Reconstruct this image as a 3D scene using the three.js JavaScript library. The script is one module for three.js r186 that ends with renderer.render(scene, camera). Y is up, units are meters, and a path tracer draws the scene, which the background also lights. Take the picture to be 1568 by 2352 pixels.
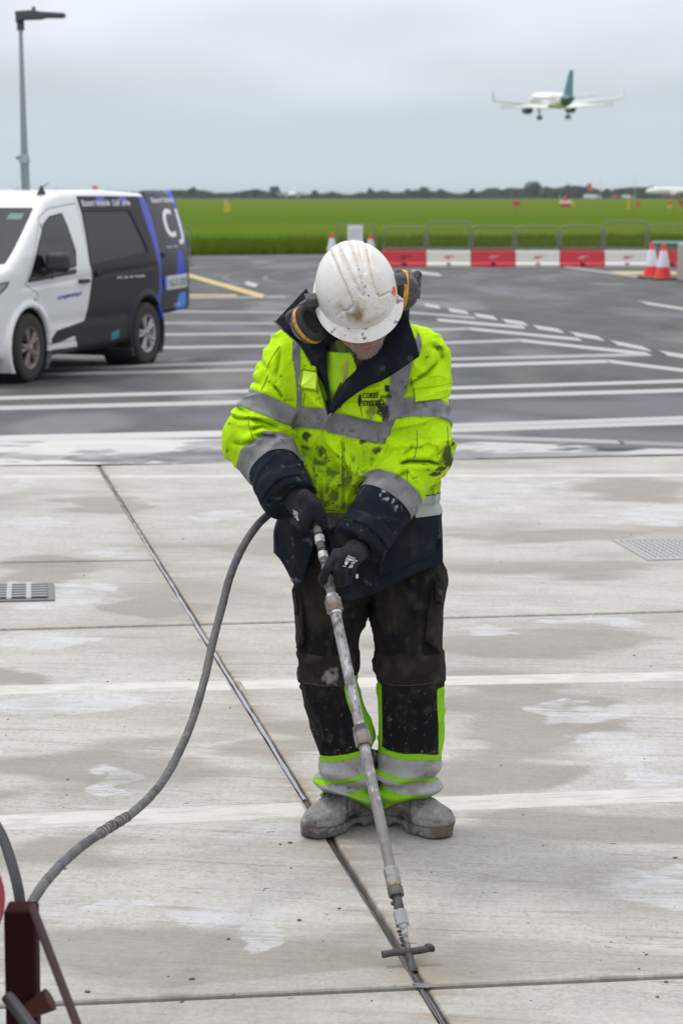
import * as THREE from 'three';
import { mergeGeometries } from 'three/addons/utils/BufferGeometryUtils.js';
import { RoundedBoxGeometry } from 'three/addons/geometries/RoundedBoxGeometry.js';

// ---------------------------------------------------------------- camera, sky, sun, exposure
const scene = new THREE.Scene();
const PITCH = Math.atan(726 / 5400), EYE = 1.8;
const camera = new THREE.PerspectiveCamera(24.57, 682 / 1024, 0.1, 9000);
camera.position.set(0, EYE, 0);
camera.rotation.x = -PITCH;
camera.focus = 6.4;
camera.userData.fStop = 7.2;
const renderer = new THREE.WebGLRenderer({ antialias: true });
renderer.toneMapping = THREE.LinearToneMapping;
renderer.toneMappingExposure = 0.97;
renderer.shadowMap.enabled = true;

const SKY_W = 1024, SKY_H = 512;
const skyData = new Float32Array(SKY_W * SKY_H * 4);
const sky = new THREE.DataTexture(skyData, SKY_W, SKY_H, THREE.RGBAFormat, THREE.FloatType);
sky.mapping = THREE.EquirectangularReflectionMapping;
sky.magFilter = THREE.LinearFilter;
scene.background = sky;
scene.environment = sky;

const sun = new THREE.DirectionalLight(new THREE.Color(1, 0.965, 0.91), 1.5);
sun.position.set(-6.5, 16, -10);
sun.target.position.set(0, 0, -7);
sun.castShadow = true;
sun.shadow.radius = 21;
sun.shadow.mapSize.set(2048, 2048);
Object.assign(sun.shadow.camera, { left: -20, right: 20, top: 20, bottom: -40, near: 0.5, far: 90 });
scene.add(sun, sun.target);

// ---------------------------------------------------------------- noise
function hash(i, j, k) {
  let h = Math.imul(i, 374761393) ^ Math.imul(j, 668265263) ^ Math.imul(k, 1274126177);
  h = Math.imul(h ^ (h >>> 13), 1274126177);
  return ((h ^ (h >>> 16)) >>> 0) / 4294967296;
}
function vn(x, y, z) {                                   // value noise in -1..1
  const i = Math.floor(x), j = Math.floor(y), k = Math.floor(z);
  let u = x - i, v = y - j, w = z - k;
  u = u * u * (3 - 2 * u); v = v * v * (3 - 2 * v); w = w * w * (3 - 2 * w);
  const a = hash(i, j, k), b = hash(i + 1, j, k), c = hash(i, j + 1, k), d = hash(i + 1, j + 1, k);
  const e = hash(i, j, k + 1), f = hash(i + 1, j, k + 1), g = hash(i, j + 1, k + 1), h = hash(i + 1, j + 1, k + 1);
  const p = a + (b - a) * u, q = c + (d - c) * u, r = e + (f - e) * u, s = g + (h - g) * u;
  const m = p + (q - p) * v, n = r + (s - r) * v;
  return (m + (n - m) * w) * 2 - 1;
}
function vn2(x, y, k = 0) {
  const i = Math.floor(x), j = Math.floor(y);
  let u = x - i, v = y - j;
  u = u * u * (3 - 2 * u); v = v * v * (3 - 2 * v);
  const a = hash(i, j, k), b = hash(i + 1, j, k), c = hash(i, j + 1, k), d = hash(i + 1, j + 1, k);
  const p = a + (b - a) * u, q = c + (d - c) * u;
  return (p + (q - p) * v) * 2 - 1;
}
function fbm(x, y, z, n) { let s = 0, a = 0.5; for (let o = 0; o < n; o++) { s += a * vn(x, y, z); x = x * 2.03 + 7.1; y = y * 2.03 + 3.7; z = z * 2.03 + 1.9; a *= 0.5; } return s; }
function fbm2(x, y, k, n) { let s = 0, a = 0.5; for (let o = 0; o < n; o++) { s += a * vn2(x, y, k + o); x = x * 2.03 + 7.1; y = y * 2.03 + 3.7; a *= 0.5; } return s; }
let seedState = 12345;
function rnd() { seedState = (seedState + 0x6d2b79f5) | 0; let t = Math.imul(seedState ^ (seedState >>> 15), 1 | seedState); t = (t + Math.imul(t ^ (t >>> 7), 61 | t)) ^ t; return ((t ^ (t >>> 14)) >>> 0) / 4294967296; }
const clamp = (x, a, b) => (x < a ? a : x > b ? b : x);
const lerp = (a, b, t) => a + (b - a) * t;
const sstep = (a, b, x) => { const t = clamp((x - a) / (b - a), 0, 1); return t * t * (3 - 2 * t); };
const V = (x, y, z) => new THREE.Vector3(x, y, z);

// the overcast sky: darker towards the horizon, brightest overhead, soft uneven cloud
for (let j = 0; j < SKY_H; j++) {
  const el = ((j + 0.5) / SKY_H - 0.5) * Math.PI;       // row 0 is straight down
  for (let i = 0; i < SKY_W; i++) {
    const az = ((i + 0.5) / SKY_W) * Math.PI * 2, se = Math.sin(Math.max(el, 0));
    const lift = (1 + 2.1 * Math.pow(se, 0.9)) / 3;
    const ce = Math.cos(el), cx = Math.cos(az) * ce, cz = Math.sin(az) * ce;
    const cl = fbm(cx * 9 + 5, el * 42, cz * 9, 4) * 0.20 + fbm(cx * 26, el * 95 + 3, cz * 26, 4) * 0.10;
    const t = sstep(-0.01, 0.085, el);
    let r = lerp(0.555, 0.735, t), g = lerp(0.645, 0.775, t), b = lerp(0.690, 0.845, t);
    const up = sstep(0.1, 0.9, el);
    r = lerp(r, 0.585, up); g = lerp(g, 0.60, up); b = lerp(b, 0.635, up);
    const m = el < -0.02 ? 0.5 : lift * 3 * 0.93 * (1 + cl * sstep(0, 0.05, el));
    const o = (j * SKY_W + i) * 4;
    skyData[o] = r * m; skyData[o + 1] = g * m; skyData[o + 2] = b * m; skyData[o + 3] = 1;
  }
}
sky.needsUpdate = true;

// ---------------------------------------------------------------- helpers
const PC = Math.cos(PITCH), PS = Math.sin(PITCH);
function at(u, v, z) {                                   // the point at depth z that the photograph shows at (u, v)
  const a = (u - 784) / 5400, b = (1176 - v) / 5400, t = z / (-b * PS - PC);
  return V(a * t, EYE + t * (b * PC - PS), z);
}
function seenAt(p) { const y = p.y - EYE, d = -y * PS - p.z * PC, up = y * PC - p.z * PS; return [784 + 5400 * p.x / d, 1176 - 5400 * up / d]; }
const names = new Map();
function numbered(n) { const k = names.get(n) || 0; names.set(n, k + 1); return k ? n + '_' + String(k).padStart(3, '0') : n; }
function tag(o, label, category, group, kind) {
  if (label) o.userData.label = label;
  if (category) o.userData.category = category;
  if (group) o.userData.group = group;
  if (kind) o.userData.kind = kind;
  return o;
}
function thing(name, pos, turn, label, category, group) {
  const o = new THREE.Group(); o.name = numbered(name); o.position.copy(pos); o.rotation.y = turn || 0;
  scene.add(o); return tag(o, label, category, group);
}
function mesh(name, geo, mat, parent) {
  const m = new THREE.Mesh(geo, mat); m.castShadow = m.receiveShadow = true;
  m.name = parent === scene ? numbered(name) : name;
  if (parent) parent.add(m);
  return m;
}
function std(c, rough = 0.8, metal = 0, extra = {}) {
  const m = new THREE.MeshStandardMaterial({ roughness: rough, metalness: metal, side: THREE.DoubleSide, ...extra });
  if (Array.isArray(c)) m.color.setRGB(...c); else m.color.set(c);
  return m;
}
const painted = (rough = 0.85, metal = 0, extra = {}) => std([1, 1, 1], rough, metal, { vertexColors: true, ...extra });
const woven = (rough = 0.9, spec = 0.25) => new THREE.MeshPhysicalMaterial({ color: 0xffffff, roughness: rough, specularIntensity: spec, vertexColors: true, side: THREE.DoubleSide });
const box = (w, h, d, x = 0, y = 0, z = 0) => { const g = new THREE.BoxGeometry(w, h, d); g.translate(x, y, z); return g; };
const rbox = (w, h, d, r, x = 0, y = 0, z = 0, s = 2) => { const g = new RoundedBoxGeometry(w, h, d, s, r); g.translate(x, y, z); return g; };
function rod(a, b, r1, r2 = r1, seg = 12) {              // tapered bar from a to b
  const d = b.clone().sub(a), g = new THREE.CylinderGeometry(r2, r1, d.length(), seg, 1);
  g.translate(0, d.length() / 2, 0);
  g.applyQuaternion(new THREE.Quaternion().setFromUnitVectors(V(0, 1, 0), d.normalize()));
  g.translate(a.x, a.y, a.z); return g;
}
const tube = (pts, r, seg = 60, rs = 12, closed = false) => new THREE.TubeGeometry(new THREE.CatmullRomCurve3(pts, closed, 'centripetal'), seg, r, rs, closed);
function merged(list) { return mergeGeometries(list.map((g) => { const h = g.index ? g.toNonIndexed() : g; for (const k of Object.keys(h.attributes)) if (!['position', 'normal', 'uv'].includes(k)) h.deleteAttribute(k); return h; })); }
function paint(g, fn) {                                  // vertex colours from a function of position and normal
  const p = g.attributes.position, n = g.attributes.normal, c = new Float32Array(p.count * 3), o = [0, 0, 0];
  for (let i = 0; i < p.count; i++) { fn(o, p.getX(i), p.getY(i), p.getZ(i), n.getX(i), n.getY(i), n.getZ(i)); c[3 * i] = o[0]; c[3 * i + 1] = o[1]; c[3 * i + 2] = o[2]; }
  g.setAttribute('color', new THREE.BufferAttribute(c, 3)); return g;
}
const set3 = (o, r, g, b) => { o[0] = r; o[1] = g; o[2] = b; };
const mix3 = (o, r, g, b, t) => { o[0] += (r - o[0]) * t; o[1] += (g - o[1]) * t; o[2] += (b - o[2]) * t; };
function canvasTex(w, h, draw) {
  const c = document.createElement('canvas'); c.width = w; c.height = h; draw(c.getContext('2d'), w, h);
  const t = new THREE.CanvasTexture(c); t.colorSpace = THREE.SRGBColorSpace; t.anisotropy = 8; return t;
}
function dataTex(w, h, fn, srgb, ch = 4) {               // fn(out, u, v) with values 0..1, row 0 at v = 0
  const d = new Uint8Array(w * h * 4), o = [0, 0, 0];
  for (let j = 0; j < h; j++) for (let i = 0; i < w; i++) {
    fn(o, (i + 0.5) / w, (j + 0.5) / h); const q = (j * w + i) * 4;
    for (let c = 0; c < 3; c++) { let x = clamp(o[c], 0, 1); if (srgb) x = x <= 0.0031308 ? 12.92 * x : 1.055 * Math.pow(x, 1 / 2.4) - 0.055; d[q + c] = x * 255 + 0.5; }
    d[q + 3] = 255;
  }
  const t = new THREE.DataTexture(d, w, h); t.magFilter = THREE.LinearFilter; t.minFilter = THREE.LinearMipmapLinearFilter; t.generateMipmaps = true;
  if (srgb) t.colorSpace = THREE.SRGBColorSpace;
  t.needsUpdate = true; return t;
}
function mirrorX(g) {                                     // a mirrored copy whose faces still point outwards
  g = g.index ? g.toNonIndexed() : g; g.scale(-1, 1, 1);
  for (const a of Object.values(g.attributes)) { const n = a.itemSize, d = a.array; for (let i = 0; i < a.count; i += 3) for (let c = 0; c < n; c++) { const t = d[i * n + c]; d[i * n + c] = d[(i + 1) * n + c]; d[(i + 1) * n + c] = t; } }
  return g;
}
function planarUV(g, x0, z0, w, d) {
  const p = g.attributes.position, uv = new Float32Array(p.count * 2);
  for (let i = 0; i < p.count; i++) { uv[2 * i] = (p.getX(i) - x0) / w; uv[2 * i + 1] = (p.getZ(i) - z0) / d; }
  g.setAttribute('uv', new THREE.BufferAttribute(uv, 2)); return g;
}

// ---------------------------------------------------------------- surfaces from distance fields
// Surface nets over the blocks that lie near the surface of f(x, y, z) (negative inside).
function netMesh(f, lo, hi, cell, slack = 0.012) {
  const B = 8, bx = Math.ceil((hi[0] - lo[0]) / cell / B), by = Math.ceil((hi[1] - lo[1]) / cell / B), bz = Math.ceil((hi[2] - lo[2]) / cell / B);
  const nx = bx * B + 1, ny = by * B + 1, nz = bz * B + 1, val = new Float32Array(nx * ny * nz).fill(9), live = new Uint8Array(bx * by * bz);
  const id = (i, j, k) => (k * ny + j) * nx + i, half = B * cell * 0.87;
  for (let c = 0; c < bz; c++) for (let b = 0; b < by; b++) for (let a = 0; a < bx; a++) {
    const d = f(lo[0] + (a + 0.5) * B * cell, lo[1] + (b + 0.5) * B * cell, lo[2] + (c + 0.5) * B * cell);
    if (Math.abs(d) > half * 1.7 + slack) continue;
    live[(c * by + b) * bx + a] = 1;
    for (let k = c * B; k <= c * B + B; k++) for (let j = b * B; j <= b * B + B; j++) for (let i = a * B; i <= a * B + B; i++) {
      const q = id(i, j, k); if (val[q] === 9) val[q] = f(lo[0] + i * cell, lo[1] + j * cell, lo[2] + k * cell);
    }
  }
  const vert = new Int32Array(nx * ny * nz).fill(-1), pos = [], idx = [];
  const CX = [0, 1, 0, 1, 0, 1, 0, 1], CY = [0, 0, 1, 1, 0, 0, 1, 1], CZ = [0, 0, 0, 0, 1, 1, 1, 1];
  const E = [0, 1, 2, 3, 4, 5, 6, 7, 0, 2, 1, 3, 4, 6, 5, 7, 0, 4, 1, 5, 2, 6, 3, 7], cv = new Float32Array(8);
  for (let c = 0; c < bz; c++) for (let b = 0; b < by; b++) for (let a = 0; a < bx; a++) {
    if (!live[(c * by + b) * bx + a]) continue;
    for (let k = c * B; k < c * B + B; k++) for (let j = b * B; j < b * B + B; j++) for (let i = a * B; i < a * B + B; i++) {
      let m = 0;
      for (let q = 0; q < 8; q++) { cv[q] = val[id(i + CX[q], j + CY[q], k + CZ[q])]; if (cv[q] < 0) m++; }
      if (m === 0 || m === 8) continue;
      let sx = 0, sy = 0, sz = 0, n = 0;
      for (let e = 0; e < 24; e += 2) {
        const p = E[e], q = E[e + 1]; if ((cv[p] < 0) === (cv[q] < 0)) continue;
        const t = cv[p] / (cv[p] - cv[q]);
        sx += CX[p] + (CX[q] - CX[p]) * t; sy += CY[p] + (CY[q] - CY[p]) * t; sz += CZ[p] + (CZ[q] - CZ[p]) * t; n++;
      }
      vert[id(i, j, k)] = pos.length / 3;
      pos.push(lo[0] + (i + sx / n) * cell, lo[1] + (j + sy / n) * cell, lo[2] + (k + sz / n) * cell);
    }
  }
  const quad = (p, q, r, s, flip) => { if (p < 0 || q < 0 || r < 0 || s < 0) return; if (flip) idx.push(p, r, q, p, s, r); else idx.push(p, q, r, p, r, s); };
  for (let c = 0; c < bz; c++) for (let b = 0; b < by; b++) for (let a = 0; a < bx; a++) {
    if (!live[(c * by + b) * bx + a]) continue;
    for (let k = c * B; k < c * B + B; k++) for (let j = b * B; j < b * B + B; j++) for (let i = a * B; i < a * B + B; i++) {
      const v0 = val[id(i, j, k)] < 0;
      if (j > 0 && k > 0 && v0 !== (val[id(i + 1, j, k)] < 0)) quad(vert[id(i, j - 1, k - 1)], vert[id(i, j, k - 1)], vert[id(i, j, k)], vert[id(i, j - 1, k)], !v0);
      if (i > 0 && k > 0 && v0 !== (val[id(i, j + 1, k)] < 0)) quad(vert[id(i - 1, j, k - 1)], vert[id(i - 1, j, k)], vert[id(i, j, k)], vert[id(i, j, k - 1)], !v0);
      if (i > 0 && j > 0 && v0 !== (val[id(i, j, k + 1)] < 0)) quad(vert[id(i - 1, j - 1, k)], vert[id(i, j - 1, k)], vert[id(i, j, k)], vert[id(i - 1, j, k)], !v0);
    }
  }
  const g = new THREE.BufferGeometry();
  g.setAttribute('position', new THREE.BufferAttribute(new Float32Array(pos), 3));
  g.setIndex(new THREE.BufferAttribute(new Uint32Array(idx), 1));
  g.computeVertexNormals();
  return g;
}
// Cuts a mesh along the line where fn(x, y, z, nx, ny, nz) is zero: [the part where it is negative, the rest].
function cutMesh(g, fn) {
  const P = g.attributes.position.array, N = g.attributes.normal.array, I = g.index.array, n = P.length / 3;
  const pos = Array.from(P), nor = Array.from(N), f = new Float32Array(n), inA = [], inB = [], edge = new Map();
  for (let i = 0; i < n; i++) { f[i] = fn(P[3 * i], P[3 * i + 1], P[3 * i + 2], N[3 * i], N[3 * i + 1], N[3 * i + 2]); if (f[i] === 0) f[i] = 1e-6; }
  const mid = (a, b) => {
    const key = a < b ? a * n + b : b * n + a; let m = edge.get(key);
    if (m === undefined) {
      const t = f[a] / (f[a] - f[b]); m = pos.length / 3; edge.set(key, m);
      for (let c = 0; c < 3; c++) { pos.push(P[3 * a + c] + (P[3 * b + c] - P[3 * a + c]) * t); nor.push(N[3 * a + c] + (N[3 * b + c] - N[3 * a + c]) * t); }
    }
    return m;
  };
  for (let t = 0; t < I.length; t += 3) {
    const v = [I[t], I[t + 1], I[t + 2]], s = v.map((q) => f[q] < 0), c = s[0] + s[1] + s[2];
    if (c === 3) { inA.push(...v); continue; }
    if (c === 0) { inB.push(...v); continue; }
    const odd = c === 1 ? s.indexOf(true) : s.indexOf(false), a = v[odd], b = v[(odd + 1) % 3], d = v[(odd + 2) % 3];
    const ab = mid(a, b), ad = mid(a, d), one = c === 1 ? inA : inB, two = c === 1 ? inB : inA;
    one.push(a, ab, ad); two.push(ab, b, d, ab, d, ad);
  }
  const pack = (ix) => {
    const re = new Map(), p = [], q = [], o = new Uint32Array(ix.length);
    for (let i = 0; i < ix.length; i++) { let m = re.get(ix[i]); if (m === undefined) { m = p.length / 3; re.set(ix[i], m); for (let c = 0; c < 3; c++) { p.push(pos[3 * ix[i] + c]); q.push(nor[3 * ix[i] + c]); } } o[i] = m; }
    const h = new THREE.BufferGeometry();
    h.setAttribute('position', new THREE.BufferAttribute(new Float32Array(p), 3));
    h.setAttribute('normal', new THREE.BufferAttribute(new Float32Array(q), 3));
    h.setIndex(new THREE.BufferAttribute(o, 1)); return h;
  };
  return [pack(inA), pack(inB)];
}
function puff(g, amount) {                               // moves a sheet out along its normals
  const P = g.attributes.position.array, N = g.attributes.normal.array;
  for (let i = 0; i < P.length; i++) P[i] += N[i] * amount;
  return g;
}
function moved(g, b) { g.translate(-b.x, -b.y, -b.z); return g; }
const smin = (a, b, k) => { const h = Math.max(k - Math.abs(a - b), 0) / k; return Math.min(a, b) - h * h * k * 0.25; };
const smax = (a, b, k) => -smin(-a, -b, k);
// tapered capsule; SEG holds how far along (in metres) and the share 0..1
const SEG = [0, 0];
function seg(x, y, z, a, b, r1, r2) {
  const bx = b.x - a.x, by = b.y - a.y, bz = b.z - a.z, px = x - a.x, py = y - a.y, pz = z - a.z, L = bx * bx + by * by + bz * bz;
  const raw = (px * bx + py * by + pz * bz) / L, h = clamp(raw, 0, 1), dx = px - bx * h, dy = py - by * h, dz = pz - bz * h;
  SEG[0] = raw * Math.sqrt(L); SEG[1] = h;
  return Math.sqrt(dx * dx + dy * dy + dz * dz) - (r1 + (r2 - r1) * h);
}
function ell(x, y, z, cx, cy, cz, a, b, c) {
  const px = (x - cx) / a, py = (y - cy) / b, pz = (z - cz) / c, k = Math.sqrt(px * px + py * py + pz * pz) || 1e-6;
  const gx = px / a, gy = py / b, gz = pz / c, m = Math.sqrt(gx * gx + gy * gy + gz * gz) || 1e-6;
  return k * (k - 1) / m;
}
function stack(keys) {                                   // an upright body of elliptic sections; keys [y, cx, cz, a, b] rising
  const n = 600, y0 = keys[0][0], y1 = keys[keys.length - 1][0], T = [1, 2, 3, 4].map(() => new Float32Array(n + 1));
  for (let i = 0; i <= n; i++) {
    const y = y0 + (y1 - y0) * i / n; let k = 0; while (k < keys.length - 2 && y > keys[k + 1][0]) k++;
    const A = keys[Math.max(k - 1, 0)], Bk = keys[k], C = keys[k + 1], D = keys[Math.min(k + 2, keys.length - 1)], h = C[0] - Bk[0], t = clamp((y - Bk[0]) / h, 0, 1);
    for (let c = 1; c < 5; c++) {
      const m0 = k === 0 ? (C[c] - Bk[c]) / h : (C[c] - A[c]) / (C[0] - A[0]), m1 = k === keys.length - 2 ? (C[c] - Bk[c]) / h : (D[c] - Bk[c]) / (D[0] - Bk[0]);
      const t2 = t * t, t3 = t2 * t;
      T[c - 1][i] = (2 * t3 - 3 * t2 + 1) * Bk[c] + (t3 - 2 * t2 + t) * h * m0 + (-2 * t3 + 3 * t2) * C[c] + (t3 - t2) * h * m1;
    }
  }
  const f = (x, y, z, grow = 0) => {
    const q = clamp((y - y0) / (y1 - y0), 0, 1) * n, i = Math.min(q | 0, n - 1), w = q - i;
    const cx = T[0][i] + (T[0][i + 1] - T[0][i]) * w, cz = T[1][i] + (T[1][i + 1] - T[1][i]) * w, a = T[2][i] + (T[2][i + 1] - T[2][i]) * w + grow, b = T[3][i] + (T[3][i + 1] - T[3][i]) * w + grow;
    const px = (x - cx) / a, pz = (z - cz) / b, k = Math.sqrt(px * px + pz * pz) || 1e-6, m = Math.sqrt(px * px / (a * a) + pz * pz / (b * b)) || 1e-6;
    const d = Math.max(k * (k - 1) / m, -Math.min(a, b)), e = Math.max(y0 - y, y - y1);
    return e > 0 ? (d > 0 ? Math.sqrt(d * d + e * e) : e) : Math.max(d, e);
  };
  f.centre = (y) => { const q = clamp((y - y0) / (y1 - y0), 0, 1) * n, i = Math.min(q | 0, n - 1); return [T[0][i], T[1][i], T[2][i], T[3][i]]; };
  return f;
}
// walks along dir from p until it meets the surface of f
function touch(f, p, dir, far = 0.6) {
  let t = 0;
  for (let i = 0; i < 120; i++) { const d = f(p.x + dir.x * t, p.y + dir.y * t, p.z + dir.z * t); if (Math.abs(d) < 2e-4) break; t += d * 0.6; if (t > far) break; }
  return V(p.x + dir.x * t, p.y + dir.y * t, p.z + dir.z * t);
}
// a closed slab of cloth between two surfaces: at(u, v) is its outside, thick its thickness
function sheet(fn, nu, nv, thick) {
  const pts = []; for (let j = 0; j <= nv; j++) for (let i = 0; i <= nu; i++) pts.push(fn(i / nu, j / nv));
  const w = nu + 1, pos = [], uv = [], idx = [], nor = [];
  const at2 = (i, j) => pts[clamp(j, 0, nv) * w + clamp(i, 0, nu)];
  for (let j = 0; j <= nv; j++) for (let i = 0; i <= nu; i++) {
    const a = at2(i + 1, j).clone().sub(at2(i - 1, j)), b = at2(i, j + 1).clone().sub(at2(i, j - 1));
    const n = a.cross(b); if (n.lengthSq() < 1e-14) n.set(0, 0, 1); nor.push(n.normalize());
  }
  for (let q = 0; q < pts.length; q++) { pos.push(pts[q].x, pts[q].y, pts[q].z); uv.push((q % w) / nu, Math.floor(q / w) / nv); }
  for (let q = 0; q < pts.length; q++) { const p = pts[q].clone().addScaledVector(nor[q], -thick); pos.push(p.x, p.y, p.z); uv.push((q % w) / nu, Math.floor(q / w) / nv); }
  const m = pts.length;
  for (let j = 0; j < nv; j++) for (let i = 0; i < nu; i++) {
    const a = j * w + i, b = a + 1, c = a + w, d = c + 1;
    idx.push(a, b, d, a, d, c, a + m, d + m, b + m, a + m, c + m, d + m);
  }
  const rim = []; for (let i = 0; i < nu; i++) rim.push([i + 1, i], [nv * w + i, nv * w + i + 1]);
  for (let j = 0; j < nv; j++) rim.push([j * w, (j + 1) * w], [(j + 1) * w + nu, j * w + nu]);
  for (const [a, b] of rim) idx.push(a, b, b + m, a, b + m, a + m);
  const g = new THREE.BufferGeometry();
  g.setAttribute('position', new THREE.BufferAttribute(new Float32Array(pos), 3));
  g.setAttribute('uv', new THREE.BufferAttribute(new Float32Array(uv), 2));
  g.setIndex(idx); g.computeVertexNormals(); return g;
}
function polyD(P, x, y) {                                // signed distance to a polygon [[x, y], ...], negative inside
  let d = 1e9, s = 1;
  for (let i = 0, j = P.length - 1; i < P.length; j = i++) {
    const ex = P[j][0] - P[i][0], ey = P[j][1] - P[i][1], wx = x - P[i][0], wy = y - P[i][1], t = clamp((wx * ex + wy * ey) / (ex * ex + ey * ey), 0, 1);
    const bx = wx - ex * t, by = wy - ey * t; d = Math.min(d, bx * bx + by * by);
    const c1 = y >= P[i][1], c2 = y < P[j][1], c3 = ex * wy > ey * wx;
    if ((c1 && c2 && c3) || (!c1 && !c2 && !c3)) s = -s;
  }
  return s * Math.sqrt(d);
}

// ================================================================ THE SETTING
// ---------------------------------------------------------------- the airfield: one sheet to the horizon
{
  const zs = [60, 20, 0, -20, -40, -55, -62]; for (let z = -66; z > -4500; z *= 1.035) zs.push(z); zs.push(-4600);
  const nx = 150, pos = [], col = [], idx = [];
  for (const z of zs) for (let i = 0; i <= nx; i++) {
    const w = Math.max(90, -z * 0.5), x = (i / nx * 2 - 1) * w * (i === 0 || i === nx ? 8 : 1);
    pos.push(x, -0.03, z);
    const band = fbm2(x / 30, z / 9 + x * 0.01, 3, 4), far = sstep(-90, -420, z), n2 = fbm2(x / 6, z / 6, 9, 3);
    const o = [0.068, 0.112, 0.004];
    mix3(o, 0.090, 0.134, 0.004, clamp(far * 0.75 + band * 0.5, 0, 1));
    mix3(o, 0.125, 0.140, 0.012, clamp(band * 1.3 - 0.12, 0, 0.6) + 0.34 * Math.exp(-Math.pow((z + 131 + x * 0.5) / 20, 2)));
    mix3(o, 0.045, 0.118, 0.003, clamp(n2 * 1.2, 0, 0.6) * (1 - far) + 0.65 * sstep(-125, -78, z));
    col.push(...o);
  }
  const w = nx + 1;
  for (let j = 0; j < zs.length - 1; j++) for (let i = 0; i < nx; i++) { const a = j * w + i; idx.push(a, a + 1, a + w + 1, a, a + w + 1, a + w); }
  const g = new THREE.BufferGeometry();
  g.setAttribute('position', new THREE.BufferAttribute(new Float32Array(pos), 3));
  g.setAttribute('color', new THREE.BufferAttribute(new Float32Array(col), 3));
  g.setIndex(idx); g.computeVertexNormals();
  tag(mesh('grass_field', g, woven(1, 0.02), scene), 'flat green airfield grass running back to the distant trees', 'grass field', null, 'structure');
}
// blades along the near edge of the grass
{
  const tri = new THREE.BufferGeometry(), p = [];
  for (let k = 0; k < 5; k++) { const a = k * 2.4, r = 0.05 + 0.03 * k, h = 0.16 + 0.035 * ((k * 7) % 5), cx = Math.cos(a) * r, cz = Math.sin(a) * r; p.push(cx - 0.012, 0, cz, cx + 0.012, 0, cz + 0.008, cx * 1.9, h, cz * 1.9); }
  tri.setAttribute('position', new THREE.BufferAttribute(new Float32Array(p), 3)); tri.computeVertexNormals();
  const n = 15000, im = new THREE.InstancedMesh(tri, new THREE.MeshPhysicalMaterial({ color: 0xffffff, roughness: 1, specularIntensity: 0.1, side: THREE.DoubleSide }), n), m = new THREE.Matrix4(), q = new THREE.Quaternion(), c = new THREE.Color();
  for (let i = 0; i < n; i++) {
    const depth = 72 + 20 * Math.pow(rnd(), 1.5), x = -9 + (rnd() * 2 - 1) * 0.17 * depth + 9.5 * 1, z = -depth - 0.43 * (x + 4.7);
    const s = 0.6 + rnd() * 0.9; q.setFromAxisAngle(V(0, 1, 0), rnd() * 6.3);
    m.compose(V(x, -0.03, z), q, V(s, s * (0.7 + 0.6 * rnd()), s)); im.setMatrixAt(i, m);
    const k = fbm2(x / 5, z / 8, 5, 3) + rnd() * 0.3; c.setRGB(0.085 + 0.06 * k, 0.125 + 0.06 * k, 0.008); im.setColorAt(i, c);
  }
  im.name = 'grass'; im.castShadow = im.receiveShadow = true; scene.add(im);
  tag(im, 'uneven green grass blades along the near edge of the airfield', 'grass', null, 'stuff');
}

// ---------------------------------------------------------------- the tarmac: worn, wet asphalt with curved tyre tracks
const zLight = (x) => (x < 0 ? -17.5 : x < 0.8 ? lerp(-17.5, -17.15, x / 0.8) : x < 2.4 ? lerp(-17.15, -16.75, (x - 0.8) / 1.6) : -16.75 + (x - 2.4) * 0.1);
const AX = -10, AW = 27, AZ = -82, AD = 68;
const wetAt = (x, z) => {
  const r1 = Math.hypot((x - 26) * 1.0, (z + 48) * 0.9), r2 = Math.hypot(x + 14, (z + 58) * 0.55);
  const a = fbm2(r1 * 1.1, Math.atan2(z + 48, x - 26) * 5, 21, 4) * 0.9 + fbm2(r2 * 0.7, x * 0.12, 31, 3) * 0.45 + fbm2(x * 0.5, z * 0.16, 41, 4) * 0.7;
  const strip = Math.exp(-Math.pow((z + 19.3 - x * -0.25) / 1.0, 2)) * 0.55;
  return a + strip;
};
const asphaltMap = dataTex(1536, 2048, (o, u, v) => {
  const x = AX + u * AW, z = AZ + v * AD, wet = clamp(wetAt(x, z) * 1.1 + 0.32, 0, 1), f = vn2(x * 60, z * 24, 2), g = fbm2(x * 2.2, z * 0.9, 61, 4);
  set3(o, 0.060, 0.058, 0.055);
  mix3(o, 0.021, 0.022, 0.027, sstep(0.15, 0.85, wet) * 0.95);
  const k = 1 + f * 0.14 + g * 0.55; o[0] *= k; o[1] *= k; o[2] *= k;
  mix3(o, 0.19, 0.185, 0.175, clamp(fbm2(x * 0.9, z * 0.33, 77, 4) * 1.5 - 0.28, 0, 0.45));
  // pale concrete dust where the slabs end, with dark blotches left bare
  const e = z - zLight(x) + fbm2(x * 3, z * 3, 81, 4) * 0.5 * sstep(0.2, 1, x);
  const light = sstep(-0.05, 0.09, e);
  if (light > 0) {
    const bl = sstep(0.02, 0.12, fbm2(x * 1.25 + 3, z * 2.2, 91, 5) + 0.27 - Math.abs(z + 16.35) * 0.55 - 0.10 * sstep(0, 1.0, x)), c = [0.46, 0.45, 0.43];
    mix3(c, 0.15, 0.15, 0.155, bl * (0.75 + 0.25 * g)); const bq = Math.hypot((x + 1.2) / 0.95, (z + 16.25) / 0.48) + fbm2(x * 4, z * 5, 97, 5) * 0.9; mix3(c, 0.090, 0.090, 0.095, sstep(1.05, 0.7, bq) * (0.85 + 0.5 * fbm2(x * 5, z * 4, 99, 4))); mix3(c, 0.36, 0.355, 0.35, clamp(fbm2(x * 4, z * 4, 95, 4) + 0.1, 0, 0.6));
    mix3(o, c[0], c[1], c[2], light * (x > 0.8 ? 0.85 : 1));
  }
}, true);
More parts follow.
